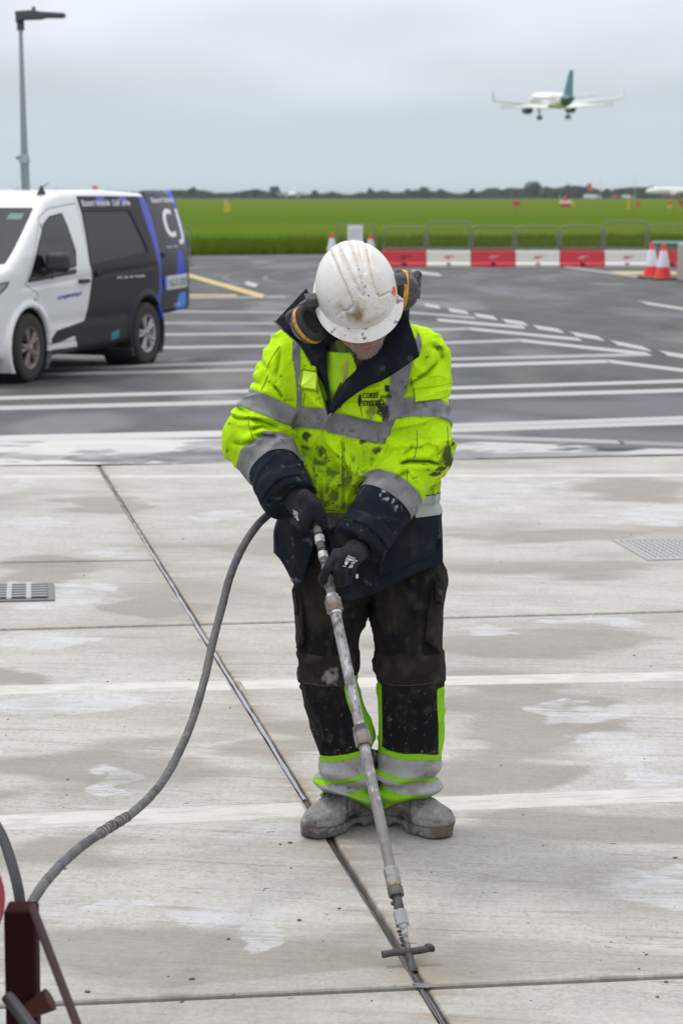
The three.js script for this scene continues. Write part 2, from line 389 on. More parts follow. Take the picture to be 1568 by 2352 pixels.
const asphaltRough = dataTex(512, 1024, (o, u, v) => {
  const x = AX + u * AW, z = AZ + v * AD, wet = clamp(wetAt(x, z) * 1.1 + 0.32, 0, 1), r = z > zLight(x) ? 0.8 : lerp(0.88, 0.46, sstep(0.1, 0.9, wet)); set3(o, r, r, 0);
}, false);
const asphaltBump = dataTex(512, 512, (o, u, v) => { const h = 0.5 + 0.35 * vn2(u * 128, v * 128, 4) + 0.15 * vn2(u * 256, v * 256, 5); set3(o, h, h, h); }, false);
asphaltBump.wrapS = asphaltBump.wrapT = THREE.RepeatWrapping; asphaltBump.repeat.set(16, 40);
const tarmac = new THREE.Group(); tarmac.name = 'tarmac'; scene.add(tarmac);
tag(tarmac, 'wet dark asphalt with worn white bay lines and tyre tracks', 'tarmac', null, 'structure');
{
  const s = new THREE.Shape(); const pts = [[-70, 17.2], [-10, 17.2 - 2.2], [-2.3, 15.76], [0, 15.94], [0.9, 16.08], [2.4, 16.33], [17, 18.6], [70, 27], [70, 104], [11.4, 79], [-4.7, 72], [-70, 44]];
  pts.forEach(([x, z], i) => (i ? s.lineTo(x, z) : s.moveTo(x, z)));
  const g = new THREE.ShapeGeometry(s); g.rotateX(-Math.PI / 2); planarUV(g, AX, AZ, AW, AD);
  const n = g.attributes.normal.array; for (let i = 0; i < n.length; i += 3) { n[i] = 0; n[i + 1] = 1; n[i + 2] = 0; }
  mesh('asphalt', g, std([1, 1, 1], 1, 0, { map: asphaltMap, roughnessMap: asphaltRough, bumpMap: asphaltBump, bumpScale: 0.004 }), tarmac);
}
// painted lines, each its own strip: [x0, z0, x1, z1, depth of the strip, worn, kind]
const lineMats = [0.32, 0.245, 0.185].map((k) => std([0.66 * k / 0.62, 0.655 * k / 0.62, 0.63 * k / 0.62], 0.7)), yellowMat = std([0.44, 0.335, 0.125], 0.75);
let lineLift = 0;
function paintLine(name, L, mat, parent, y = 0.004) {
  const [x0, z0, x1, z1, d] = L, n = 24, pos = [], idx = [];
  for (let i = 0; i <= n; i++) {
    const t = i / n, x = lerp(x0, x1, t), z = lerp(z0, z1, t), e = 0.03 * d;
    const zn = z + d / 2 + vn2(x * 9, z, 1) * e, zf = z - d / 2 + vn2(x * 9, z, 2) * e; pos.push(x, -0.0005, zn + 0.03, x, y, zn, x, y, zf);
    if (i) for (const q of [0, 1]) { const a = 3 * i - 3 + q; idx.push(a, a + 3, a + 4, a, a + 4, a + 1); }
  }
  const g = new THREE.BufferGeometry(); g.setAttribute('position', new THREE.BufferAttribute(new Float32Array(pos), 3)); g.setIndex(idx); g.computeVertexNormals();
  return mesh(name, g, mat, parent);
}
for (const [x0, z0, x1, z1, d, worn] of [
  [-4.6, -19.58, -0.2, -20.83, 0.33, 0], [-4.6, -20.5, -0.2, -22.05, 0.28, 0], [-4.6, -23.5, -0.2, -24.72, 0.33, 1], [-4.6, -24.0, 0.3, -26.2, 0.34, 1],
  [-4.2, -27.6, 0.2, -28.7, 0.40, 1], [-4.2, -30.6, 0.2, -31.2, 0.42, 1], [-4.2, -33.7, 0.2, -33.5, 0.48, 2], [-4.2, -37.3, 0.2, -36.5, 0.48, 2], [-4.5, -41.6, -1.0, -42.5, 0.7, 2],
  [0.2, -17.93, 4.2, -19.24, 0.25, 0], [0.2, -18.27, 4.2, -19.6, 0.24, 0], [0.4, -17.84, 2.04, -17.27, 0.22, 1], [2.07, -17.24, 3.4, -16.75, 0.20, 2],
  [0.2, -20.91, 4.4, -22.3, 0.30, 0], [0.2, -21.88, 4.4, -23.42, 0.32, 0], [0.2, -24.77, 2.91, -25.80, 0.40, 0], [2.92, -25.80, 4.3, -22.8, 0.46, 0], [0.4, -25.9, 3.50, -26.94, 0.40, 1],
  [2.23, -29.6, 3.52, -26.98, 0.55, 0], [0.4, -28.6, 2.22, -29.56, 0.42, 1], [1.74, -32.20, 3.01, -29.78, 0.58, 0], [0.5, -31.7, 1.73, -32.20, 0.42, 1], [1.40, -34.48, 2.51, -32.52, 0.58, 0], [0.9, -37.0, 1.99, -35.10, 0.55, 1],
]) paintLine('painted_line', [x0, z0, x1, z1, d], lineMats[worn], tarmac, 0.003 + (lineLift = (lineLift + 1) % 3) * 0.002);
for (const L of [[1.70, -37.53, 1.95, -36.68, 0.95], [2.03, -35.87, 2.28, -34.97, 1.0], [2.35, -34.24, 2.60, -33.42, 0.95], [2.67, -32.63, 2.94, -31.58, 0.85], [3.03, -30.98, 3.29, -29.93, 0.85], [3.35, -29.12, 3.61, -27.87, 0.82], [3.70, -27.17, 3.96, -26.22, 0.75], [1.38, -39.3, 1.59, -38.41, 1.0], [5.10, -40.15, 5.6, -37.0, 1.1], [1.69, -56.96, 2.25, -54.13, 1.7], [-2.0, -49.3, -1.7, -47.6, 1.5]])
  paintLine('dash_marking', L, lineMats[0], tarmac, 0.009);
paintLine('painted_line', [5.67, -60.84, 6.75, -51.84, 1.6], lineMats[1], tarmac, 0.011);
paintLine('yellow_line', [-3.9, -56.2, -1.40, -42.41, 1.35], yellowMat, tarmac, 0.013);
paintLine('yellow_line', [-4.5, -43.2, -1.9, -43.0, 0.55], std([0.36, 0.27, 0.12], 0.8), tarmac, 0.011);
paintLine('yellow_line', [6.4, -55.67, 7.9, -55.67, 1.5], yellowMat, tarmac, 0.013);
// dark rubber arcs and the pale round patch edge left on the asphalt
{
  const arc = (cx, cz, rx, rz, a0, a1, w, mat, y) => {
    const n = 60, pos = [], idx = [];
    for (let i = 0; i <= n; i++) { const a = lerp(a0, a1, i / n), k = w * (0.7 + 0.5 * vn2(i * 0.3, cx, 7)); pos.push(cx + Math.cos(a) * (rx + k), y, cz + Math.sin(a) * (rz + k * 2), cx + Math.cos(a) * (rx - k), y, cz + Math.sin(a) * (rz - k * 2)); if (i) idx.push(2 * i - 2, 2 * i - 1, 2 * i + 1, 2 * i - 2, 2 * i + 1, 2 * i); }
    const g = new THREE.BufferGeometry(); g.setAttribute('position', new THREE.BufferAttribute(new Float32Array(pos), 3)); g.setIndex(idx); g.computeVertexNormals();
    mesh('tyre_mark', g, mat, tarmac);
  };
  const dark = std([0.035, 0.036, 0.042], 0.5), mid = std([0.05, 0.052, 0.062], 0.42);
  arc(1.6, -53, 4.2, 8.5, 2.0, 3.9, 0.10, dark, 0.006); arc(1.9, -52.5, 3.6, 8.0, 2.2, 3.8, 0.06, mid, 0.007);
}

// ---------------------------------------------------------------- the concrete: cast slabs with recessed joints
const CX0 = -3.4, CW = 6.8, CZ0 = -16.9, CD = 12.6;
const xJoint = (z) => 0.226 + 0.1729 * (z + 4.98);
const blobs = (list, x, z, k) => { let m = 0; for (const [cx, cz, rx, rz, s = 1] of list) { const dx = (x - cx) / rx, dz = (z - cz - 0.1 * (cx - x)) / rz, e = 1 - Math.sqrt(dx * dx + dz * dz) + k; if (e > 0) m = Math.max(m, Math.min(1, e * 2.2) * s); } return m; };
const PALE = [[-0.27, -5.72, 0.19, 0.10], [-0.21, -5.60, 0.06, 0.13], [-0.38, -5.70, 0.06, 0.09], [0.84, -8.07, 0.19, 0.17], [0.91, -7.55, 0.19, 0.28], [1.0, -7.20, 0.12, 0.16], [-1.03, -8.25, 0.24, 0.22], [-0.87, -8.59, 0.12, 0.13], [-1.18, -9.46, 0.24, 0.13], [-1.33, -10.55, 0.26, 0.38], [-1.09, -11.83, 0.12, 0.18], [1.09, -9.86, 0.24, 0.10], [-0.63, -13.22, 0.2, 0.26], [-1.71, -12.95, 0.18, 0.22], [-0.22, -6.55, 0.14, 0.09], [0.86, -6.0, 0.2, 0.18, 0.7], [-0.69, -7.09, 0.1, 0.22], [0.57, -9.65, 0.14, 0.12], [-1.98, -14.75, 0.09, 0.27], [1.9, -13.2, 0.5, 0.5, 0.5], [0.5, -14.3, 0.9, 0.9, 0.45], [-0.72, -5.72, 0.3, 0.05, 0.6]];
const DAMP = [[0.64, -8.07, 0.33, 0.75], [-0.74, -7.31, 0.38, 0.42], [0.82, -9.37, 0.5, 0.3], [-0.71, -6.36, 0.36, 0.2], [1.09, -11.27, 0.5, 0.3], [-0.83, -10.18, 0.2, 0.35], [-1.51, -11.13, 0.35, 0.6], [-0.43, -5.55, 0.45, 0.24], [0.7, -6.5, 0.6, 0.24], [1.85, -14.4, 0.45, 0.7], [-1.49, -13.7, 0.35, 0.5], [1.08, -12.45, 0.45, 0.25], [-0.15, -7.67, 0.16, 0.3], [0.43, -7.25, 0.28, 0.35], [-1.2, -8.75, 0.2, 0.22], [-0.2, -12.2, 0.35, 0.6, 0.7], [1.5, -7.5, 0.25, 0.35, 0.8], [-1.3, -6.9, 0.4, 0.25, 0.8], [0.55, -5.45, 0.3, 0.14, 0.5], [-1.0, -5.35, 0.3, 0.12, 0.6]];
function dampAt(x, z) {
  const s = x + 0.15 * z, wx = x + fbm2(s * 2.4, z * 4, 11, 4) * 0.34, wz = z + fbm2(s * 2, z * 3, 17, 4) * 0.22;
  const streak = fbm2(s * 1.9, (z - 0.15 * x) * 5, 23, 4);
  return clamp(blobs(DAMP, wx, wz, streak * 0.5 + 0.05) * 0.95 + clamp(fbm2(s * 0.9, z * 1.5, 27, 5) * 1.3 + streak * 0.3 - 0.02, 0, 0.7), 0, 1);
}
const concreteMap = dataTex(2048, 2048, (o, u, v) => {
  const x = CX0 + u * CW, z = CZ0 + v * CD, s = x + 0.15 * z, t = z - 0.15 * x;
  const damp = dampAt(x, z), fine = vn2(s * 16, t * 150, 3), grain = vn2(x * 140, z * 90, 6), cloud = fbm2(s * 3, t * 5, 33, 4);
  set3(o, 0.368, 0.352, 0.323);
  mix3(o, 0.207, 0.189, 0.162, clamp(damp, 0, 0.9));
  const k = 1 + grain * 0.09 + cloud * 0.16 + fine * 0.07; o[0] *= k; o[1] *= k; o[2] *= k;
  // dried cement bloom, crisp edged
  const pw = fbm2(s * 7, t * 9, 37, 4), pale = blobs(PALE, x + fbm2(s * 4, z * 5, 43, 4) * 0.16, z + fbm2(s * 5, z * 4, 47, 4) * 0.16, pw * 0.55);
  mix3(o, 0.43, 0.43, 0.435, sstep(0.0, 0.40, pale) * (0.58 + 0.3 * fine + 0.6 * pw + 0.25 * vn2(s * 9, t * 70, 18)));
  // short dark broom marks and specks
  const br = vn2(s * 7 + 4, t * 190, 8) * vn2(s * 1.7, t * 24, 12);
  mix3(o, 0.20, 0.185, 0.16, clamp(br * 2.8 - 0.48, 0, 0.6));
  const gr2 = vn2(x * 260, z * 150, 15) * vn2(x * 31, z * 22, 16); mix3(o, 0.22, 0.20, 0.17, clamp(gr2 * 1.9 - 0.26, 0, 0.5));
  const sp = vn2(x * 95, z * 80, 14); if (sp > 0.86) mix3(o, 0.12, 0.11, 0.10, (sp - 0.86) * 4);
  // rust brown sealant dust drawn out beside the long joint, dark edges at the cross joints
  const dj = x - xJoint(z), side = dj > 0 ? 1 : 0.75;
  const rust = Math.exp(-Math.abs(dj) / (0.045 + 0.05 * Math.max(0, fbm2(z * 5, t * 3, 51, 3) + 0.3))) * clamp(0.55 + fbm2(s * 2, t * 26, 53, 4) * 1.5, 0, 1) * side;
  mix3(o, 0.225, 0.175, 0.125, clamp(rust, 0, 0.75));
  for (const [zc, sl] of [[-5.2, 0.133], [-9.93, 0.15]]) { const dz = Math.abs(z - (zc - sl * (x - 0.15))); if (dz < 0.12) mix3(o, 0.23, 0.20, 0.16, Math.exp(-dz / 0.02) * 0.6 * (0.6 + 0.6 * vn2(x * 30, 1, 5))); }
}, true);
const concreteRough = dataTex(512, 512, (o, u, v) => { const d = dampAt(CX0 + u * CW, CZ0 + v * CD), r = lerp(0.86, 0.62, d); set3(o, r, r, 0); }, false);
const concreteBump = dataTex(1024, 1024, (o, u, v) => { const h = 0.5 + 0.28 * vn2(u * 22, v * 230, 3) + 0.14 * vn2(u * 60, v * 480, 4) + 0.1 * vn2(u * 300, v * 300, 5); set3(o, h, h, h); }, false);
concreteBump.wrapS = concreteBump.wrapT = THREE.RepeatWrapping; concreteBump.repeat.set(3.4, 6.3);
const concreteMat = std([1, 1, 1], 1, 0, { map: concreteMap, roughnessMap: concreteRough, bumpMap: concreteBump, bumpScale: 0.0022 });
const pavement = new THREE.Group(); pavement.name = 'pavement'; scene.add(pavement);
tag(pavement, 'pale brushed concrete slabs with damp stains and recessed joints', 'pavement', null, 'structure');
function slab(c) {                                       // corners [x, z] in order, seen from above
  if (c.reduce((a, p, i) => a + p[0] * c[(i + 1) % c.length][1] - c[(i + 1) % c.length][0] * p[1], 0) < 0) c = c.slice().reverse();
  const m = c.reduce((a, p) => [a[0] + p[0] / c.length, a[1] + p[1] / c.length], [0, 0]), pos = [], idx = [], n = c.length;
  const ring = (inset, y) => { for (let i = 0; i < n; i++) { const p = c[i], q = c[(i + 1) % n], r = c[(i + n - 1) % n]; let a = [q[0] - p[0], q[1] - p[1]], b = [p[0] - r[0], p[1] - r[1]]; const la = Math.hypot(...a), lb = Math.hypot(...b); const na = [-a[1] / la, a[0] / la], nb = [-b[1] / lb, b[0] / lb], k = inset / (1 + na[0] * nb[0] + na[1] * nb[1]); let dx = (na[0] + nb[0]) * k, dz = (na[1] + nb[1]) * k; if ((m[0] - p[0]) * dx + (m[1] - p[1]) * dz < 0) { dx = -dx; dz = -dz; } pos.push(p[0] + dx, y, p[1] + dz); } };
  ring(0.016, 0); ring(0.012, -0.0015); ring(0.009, -0.006); ring(0.008, -0.06);
  const g = new THREE.BufferGeometry();
  for (let i = 1; i < n - 1; i++) idx.push(0, i + 1, i);
  for (let r = 0; r < 3; r++) for (let i = 0; i < n; i++) { const j = (i + 1) % n, a = r * n; idx.push(a + i, a + j, a + n + j, a + i, a + n + j, a + n + i); }
  g.setAttribute('position', new THREE.BufferAttribute(new Float32Array(pos), 3)); g.setIndex(idx);
  let h = g.toNonIndexed(); h.computeVertexNormals();
  const nn = h.attributes.normal.array; for (let i = 1; i < nn.length; i += 3) if (nn[i] < 0) { nn[i - 1] *= -1; nn[i] *= -1; nn[i + 1] *= -1; }
  planarUV(h, CX0, CZ0, CW, CD); mesh('slab', h, concreteMat, pavement);
}
{
  const J = (z, o = 0) => [xJoint(z) + o, z], sh = (p, o) => [p[0] + o, p[1]], T = (zc, sl, x, o = 0) => [x, zc - sl * (x - 0.15) + o], tv = (p, o) => [p[0], p[1] + o], far = (x) => -15.74 - (x > 0 ? 0.24 * x : 0.01 * x);
  const onJ = (zc, sl) => { let z = zc; for (let i = 0; i < 6; i++) z = zc - sl * (xJoint(z) - 0.15); return J(z); };
  const j5 = onJ(-5.2, 0.133), j10 = onJ(-9.93, 0.15), j11 = onJ(-11.7, 0.10), jf = [xJoint(-15.74), -15.74], jn = J(0.4), w = 5.2;
  const g = 0.003; const G = 0.007; slab([sh(jn, -g), tv(sh(j5, -g), G), T(-5.2, 0.133, -w, G), [-w, 0.6]]); slab([sh(jn, g), tv(sh(j5, g), G), T(-5.2, 0.133, w, G), [w, -0.3]]);
  slab([tv(sh(j5, -g), -G), tv(sh(j10, -g), 2 * G), T(-9.93, 0.15, -w, 2 * G), T(-5.2, 0.133, -w, -G)]); slab([tv(sh(j5, g), -G), tv(sh(j10, g), 2 * G), T(-9.93, 0.15, w, 2 * G), T(-5.2, 0.133, w, -G)]);
  slab([tv(sh(j10, -g), -2 * G), tv(sh(j11, -g), 2 * G), T(-11.7, 0.10, -w, 2 * G), T(-9.93, 0.15, -w, -2 * G)]); slab([tv(sh(j11, -g), -2 * G), sh(jf, -g), [-w, far(-w)], T(-11.7, 0.10, -w, -2 * G)]);
  slab([tv(sh(j10, g), -2 * G), sh(jf, g), [w, far(w)], T(-9.93, 0.15, w, -2 * G)]);
  for (const s of [-1, 1]) slab([[s * w, 0.4], [s * w, -15.6 - (s > 0 ? 1.35 : 0.1)], [s * 30, -17 - s * 2], [s * 30, 2]]);
  slab([[-30, 0.5], [30, 0.5], [30, 12], [-30, 12]]);
  const bed = new THREE.PlaneGeometry(70, 32); bed.rotateX(-Math.PI / 2); bed.translate(0, -0.026, -1.5);
  mesh('joint_bed', bed, std([0.055, 0.045, 0.038], 0.95), pavement);
}
// the joint sealant: glossy dark bead lying in the long joint
{
  const bead = (z0, z1, off, w, y, mat, name) => {
    const n = 260, pos = [], idx = [], k = 7;
    for (let i = 0; i <= n; i++) {
      const z = lerp(z0, z1, i / n), x = xJoint(z) + off + vn2(z * 6, off * 90, 2) * 0.0022, ww = w * (0.85 + 0.25 * vn2(z * 9, 2, 3));
      for (let j = 0; j < k; j++) { const a = j / (k - 1) * 2 - 1; pos.push(x + a * ww, y + (1 - a * a) * ww * 0.55 + vn2(z * 14, a, 4) * 0.0012, z - a * ww * 0.17); }
      if (i) for (let j = 0; j < k - 1; j++) { const b = (i - 1) * k + j; idx.push(b, b + k, b + 1, b + 1, b + k, b + k + 1); }
    }
    const g = new THREE.BufferGeometry(); g.setAttribute('position', new THREE.BufferAttribute(new Float32Array(pos), 3)); g.setIndex(idx); g.computeVertexNormals();
    if (g.attributes.normal.array[1] < 0) { for (let i = 0; i < idx.length; i += 3) { const t = idx[i]; idx[i] = idx[i + 1]; idx[i + 1] = t; } g.setIndex(idx); g.computeVertexNormals(); }
    mesh(name, g, mat, pavement);
  };
  const gloss = new THREE.MeshPhysicalMaterial({ roughness: 0.30, clearcoat: 0.35, clearcoatRoughness: 0.15, side: THREE.DoubleSide }); gloss.color.setRGB(0.026, 0.021, 0.020);
  const dull = std([0.04, 0.033, 0.03], 0.7), wetG = new THREE.MeshPhysicalMaterial({ roughness: 0.10, clearcoat: 1, clearcoatRoughness: 0.06, side: THREE.DoubleSide }); wetG.color.setRGB(0.05, 0.045, 0.045);
  bead(-15.7, -6.9, -0.003, 0.0075, -0.003, wetG, 'joint_sealant'); bead(-6.9, -6.3, -0.002, 0.011, -0.012, dull, 'joint_sealant');
  bead(-6.3, -5.36, -0.004, 0.007, -0.009, gloss, 'joint_sealant'); bead(-5.36, -2.2, -0.004, 0.0090, -0.005, gloss, 'joint_sealant'); bead(-5.33, -2.2, 0.008, 0.005, -0.009, dull, 'joint_sealant');
}
// worn white bay lines painted over the concrete
const wornPaint = (() => {
  const map = dataTex(1024, 128, (o, u, v) => {
    const wear = fbm2(u * 26, v * 5, 71, 5) + 0.5 * vn2(u * 22, v * 40, 73) + Math.abs(v - 0.5) * 0.35; set3(o, 0.475, 0.460, 0.428);
    mix3(o, 0.375, 0.36, 0.33, clamp(wear * 2.1, 0, 0.92)); const f = vn2(u * 300, v * 60, 75); const k = 1 + f * 0.05; o[0] *= k; o[1] *= k; o[2] *= k;
  }, true); map.wrapS = THREE.RepeatWrapping;
  return std([1, 1, 1], 0.8, 0, { map });
})();
function slabLine(x0, z0, x1, z1, d) {
  const gaps = [], zi = (x) => lerp(z0, z1, (x - x0) / (x1 - x0)); let xj = x0; for (let i = 0; i < 8; i++) xj = xJoint(zi(xj));
  for (const [a, b] of xj > x0 && xj < x1 ? [[x0, xj - 0.026], [xj + 0.026, x1]] : [[x0, x1]]) {
    const n = 40, pos = [], uv = [], idx = [];
    for (let i = 0; i <= n; i++) {
      const x = lerp(a, b, i / n), z = zi(x), e0 = vn2(x * 14, z0, 1) * 0.006 + vn2(x * 50, z0, 3) * 0.003, e1 = vn2(x * 14, z0, 2) * 0.006;
      pos.push(x + 0.09 * d, 0.0003, z + d / 2 + e0 + 0.006, x + 0.08 * d, 0.0024, z + d / 2 + e0, x - 0.08 * d, 0.0024, z - d / 2 + e1); uv.push(x / 2.2, 0.0, x / 2.2, 0.03, x / 2.2, 0.98);
      if (i) for (const q of [0, 1]) { const w = 3 * i - 3 + q; idx.push(w, w + 3, w + 4, w, w + 4, w + 1); }
    }
    const g = new THREE.BufferGeometry(); g.setAttribute('position', new THREE.BufferAttribute(new Float32Array(pos), 3)); g.setAttribute('uv', new THREE.BufferAttribute(new Float32Array(uv), 2)); g.setIndex(idx); g.computeVertexNormals();
    mesh('painted_line', g, wornPaint, pavement);
  }
}
slabLine(-3.2, -6.28, 3.2, -7.3, 0.155); slabLine(-3.2, -8.28, 3.2, -8.92, 0.15); slabLine(-4.5, -15.05, 4.5, -15.2, 0.14);
{ // the pale edge line where the slabs meet the tarmac, left of the worker
  paintLine('painted_line', [-4.5, -17.02, 0.6, -18.15, 0.32], std([0.42, 0.42, 0.405], 0.8), tarmac, 0.014);
}
// small debris lying on the slabs
{
  const list = [];
  for (let i = 0; i < 150; i++) { const z = -5.1 - 9 * Math.pow(rnd(), 1.6), x = (rnd() * 2 - 1) * 0.16 * -z, s = 0.0012 + 0.0035 * Math.pow(rnd(), 3), g = new THREE.IcosahedronGeometry(s, 0); g.scale(1 + rnd(), 0.6, 1 + rnd()); g.rotateY(rnd() * 6); g.translate(x, s * 0.4, z); list.push(g); }
  for (let i = 0; i < 30; i++) { const z = -5.1 - 2.2 * rnd(), x = (rnd() * 2 - 1) * 0.85, a = rnd() * 6.3, l = 0.01 + 0.02 * rnd(); list.push(rod(V(x, 0.0015, z), V(x + Math.cos(a) * l, 0.002, z + Math.sin(a) * l * 0.4), 0.0008, 0.0004, 4)); }
  tag(mesh('grit', merged(list), std([0.09, 0.08, 0.07], 0.9), scene), 'specks of grit and bristle scattered on the concrete slabs', 'grit', null, 'stuff');
}
// drain grate let into the slab at the left edge
{
  const t = thing('drain_grate', V(-1.56, 0, -10.58), 0.13, 'grey iron drain grate of barred rows set in the concrete near the left edge', 'drain grate');
  const iron = std([0.15, 0.147, 0.143], 0.8, 0.1), pit = std([0.012, 0.012, 0.012], 0.9);
  mesh('frame', merged([rbox(0.50, 0.012, 0.03, 0.003, 0, 0.004, 0.215), rbox(0.50, 0.012, 0.03, 0.003, 0, 0.004, -0.215), rbox(0.03, 0.012, 0.40, 0.003, -0.235, 0.004, 0), rbox(0.03, 0.012, 0.40, 0.003, 0.235, 0.004, 0)]), iron, t);
  mesh('pit', box(0.44, 0.004, 0.40, 0, 0.003, 0), pit, t);
  for (let i = 0; i < 5; i++) mesh('bar', rbox(0.44, 0.009, 0.024, 0.003, 0, 0.010, -0.135 + i * 0.068), std([0.27, 0.265, 0.26], 0.6, 0.2), t);
  for (let i = 0; i < 4; i++) mesh('rib', rbox(0.024, 0.012, 0.398, 0.003, -0.13 + i * 0.088, 0.0095, 0), std([0.33, 0.325, 0.32], 0.65, 0.15), t);
}
// checkered manhole cover at the right edge
{
  const t = thing('manhole_cover', V(1.77, 0, -11.95), 0.14, 'pale grey checker plate manhole cover set in the concrete at the right edge', 'manhole cover');
  const dust = std([0.37, 0.365, 0.36], 0.9, 0); mesh('plate', rbox(0.52, 0.008, 0.62, 0.003, 0, 0.002, 0), dust, t);
  const st = []; for (let i = 0; i < 16; i++) for (let j = 0; j < 18; j++) { const g = rbox(0.026, 0.005, 0.007, 0.002, 0, 0, 0, 1); g.rotateY((i + j) % 2 ? 0.78 : -0.78); g.translate(-0.24 + i * 0.032, 0.0075, -0.28 + j * 0.033); st.push(g); }
  mesh('raised_stud', merged(st), std([0.31, 0.31, 0.31], 0.85, 0), t);
  mesh('frame', merged([rbox(0.60, 0.007, 0.03, 0.002, 0, 0.003, 0.335), rbox(0.60, 0.007, 0.03, 0.002, 0, 0.003, -0.335), rbox(0.03, 0.007, 0.64, 0.002, -0.285, 0.003, 0), rbox(0.03, 0.007, 0.64, 0.002, 0.285, 0.003, 0)]), std([0.30, 0.29, 0.28], 0.8), t);
}

// ================================================================ BEYOND THE TARMAC
// ---------------------------------------------------------------- red and white water-filled barriers
const redPlastic = std([0.50, 0.018, 0.035], 0.5), whitePlastic = std([0.62, 0.60, 0.55], 0.55), galv = std([0.17, 0.20, 0.18], 0.6, 0.3);
function barrierGeo() {
  const s = new THREE.Shape(); [[-0.21, 0], [0.21, 0], [0.21, 0.05], [0.14, 0.11], [0.10, 0.36], [0.085, 0.40], [-0.085, 0.40], [-0.10, 0.36], [-0.14, 0.11], [-0.21, 0.05]].forEach(([x, y], i) => (i ? s.lineTo(x, y) : s.moveTo(x, y)));
  const g = new THREE.ExtrudeGeometry(s, { depth: 1.10, bevelEnabled: true, bevelSize: 0.015, bevelThickness: 0.015, bevelSegments: 2 }); g.translate(0, 0, -0.55); g.rotateY(Math.PI / 2); return g;
}
const bGeo = barrierGeo();
const scrawl = (ink, i) => canvasTex(128, 64, (c, w, h) => {
  c.clearRect(0, 0, w, h); c.strokeStyle = ink; c.lineWidth = 9; c.lineCap = 'round';
  c.font = 'bold 40px sans-serif'; c.fillStyle = ink; c.fillText('CJ', 34, 46); c.beginPath(); c.moveTo(20, 30 + i * 3); c.lineTo(108, 24); c.stroke();
});
const barrierNames = ['red plastic road barrier half hidden behind the white hard hat', 'white plastic road barrier just right of the hard hat with red spray marks', 'red plastic road barrier third along from the hard hat', 'white plastic road barrier in the middle of the row with a red blot', 'red plastic road barrier with a pale scuff, second left of the cone pair', 'white plastic road barrier ending at the pair of cones', 'red plastic road barrier behind the cone pair and concrete block'];
for (let i = 0; i < 7; i++) {
  const x = 1.05 + i * 1.142 + 0.55, t = thing('road_barrier', V(x, 0, -60.8), 0.005 * (i % 2), barrierNames[i], 'barrier', 'row of red and white barriers');
  mesh('body', bGeo, i % 2 ? whitePlastic : redPlastic, t);
  const lug = std(i % 2 ? [0.5, 0.48, 0.44] : [0.32, 0.012, 0.022], 0.6);
  mesh('lug', rbox(0.05, 0.26, 0.07, 0.015, 0.573, 0.19, 0), lug, t);
  mesh('drain_plug', (() => { const g = new THREE.CylinderGeometry(0.06, 0.075, 0.05, 16); g.rotateX(Math.PI / 2); g.translate(0, 0.06, 0.20); return g; })(), lug, t);
  if (i < 6) { const g = new THREE.PlaneGeometry(0.36, 0.17); g.rotateX(-0.16); g.translate(0.02, 0.245, 0.1425); mesh('spray_mark', g, std([1, 1, 1], 0.8, 0, { map: scrawl(i === 0 ? '#4a2440' : i % 2 ? '#c8332e' : '#d79aa0', i), transparent: true, alphaTest: 0.3 }), t); }
}
// ---------------------------------------------------------------- hooped mesh fence panels standing behind the barriers
function fencePanel(name, x, z, turn, w, y0, y1, label) {
  const t = thing(name, V(x, 0, z), turn, label, 'fence panel', 'hooped mesh fence panels'), r = 0.019, h = w / 2 - 0.03, c = 0.12;
  mesh('frame', tube([V(-h, y0, 0), V(-h, (y0 + y1) / 2, 0), V(-h, y1 - c, 0), V(-h + c * 0.3, y1 - c * 0.3, 0), V(-h + c, y1, 0), V(0, y1, 0), V(h - c, y1, 0), V(h - c * 0.3, y1 - c * 0.3, 0), V(h, y1 - c, 0), V(h, (y0 + y1) / 2, 0), V(h, y0, 0)], r, 60, 8), galv, t);
  mesh('lower_rail', rod(V(-h, y0 + 0.12, 0), V(h, y0 + 0.12, 0), r, r, 8), galv, t);
  for (const s of [-1, 1]) mesh('foot', merged([rod(V(s * h, 0, -0.2), V(s * h, 0.03, 0.2), 0.018, 0.018, 6), rod(V(s * h, 0.02, 0), V(s * h, y0, 0), 0.02, 0.02, 6)]), galv, t);
  const wires = []; for (let i = 1; i * 0.075 < 2 * h; i++) wires.push(rod(V(-h + i * 0.075, y0 + 0.12, 0), V(-h + i * 0.075, y1 - 0.02, 0), 0.0022, 0.0022, 3));
  for (let j = 1; y0 + 0.12 + j * 0.2 < y1; j++) wires.push(rod(V(-h, y0 + 0.12 + j * 0.2, 0), V(h, y0 + 0.12 + j * 0.2, 0), 0.0022, 0.0022, 3));
  mesh('wire_mesh', merged(wires), std([0.2, 0.22, 0.2], 0.6, 0.4), t); return t;
}
[['fence panel hidden in part by the hard hat, beside the sign frame', 0.95, 1.00], ['taller fence panel behind the first white barrier', 0.45, 1.14], ['low fence panel behind the third barrier, a red one', 0.45, 1.02], ['low fence panel behind the middle white barrier', 0.45, 1.02], ['low fence panel behind the scuffed red barrier', 0.45, 1.03], ['taller fence panel behind the white barrier by the cones', 0.45, 1.15], ['low fence panel running out of the picture behind the cone pair', 0.45, 1.06]].forEach(([l, , y1], i) =>
  fencePanel('fence_panel', 1.05 + i * 1.142 + 0.57, -61.15, 0, 1.13, 0.34, y1, 'galvanised hooped ' + l));
fencePanel('fence_panel', -4.15, -61.5, 0.55, 0.55, 0.3, 1.02, 'galvanised hooped fence panel mostly hidden behind the open van door');
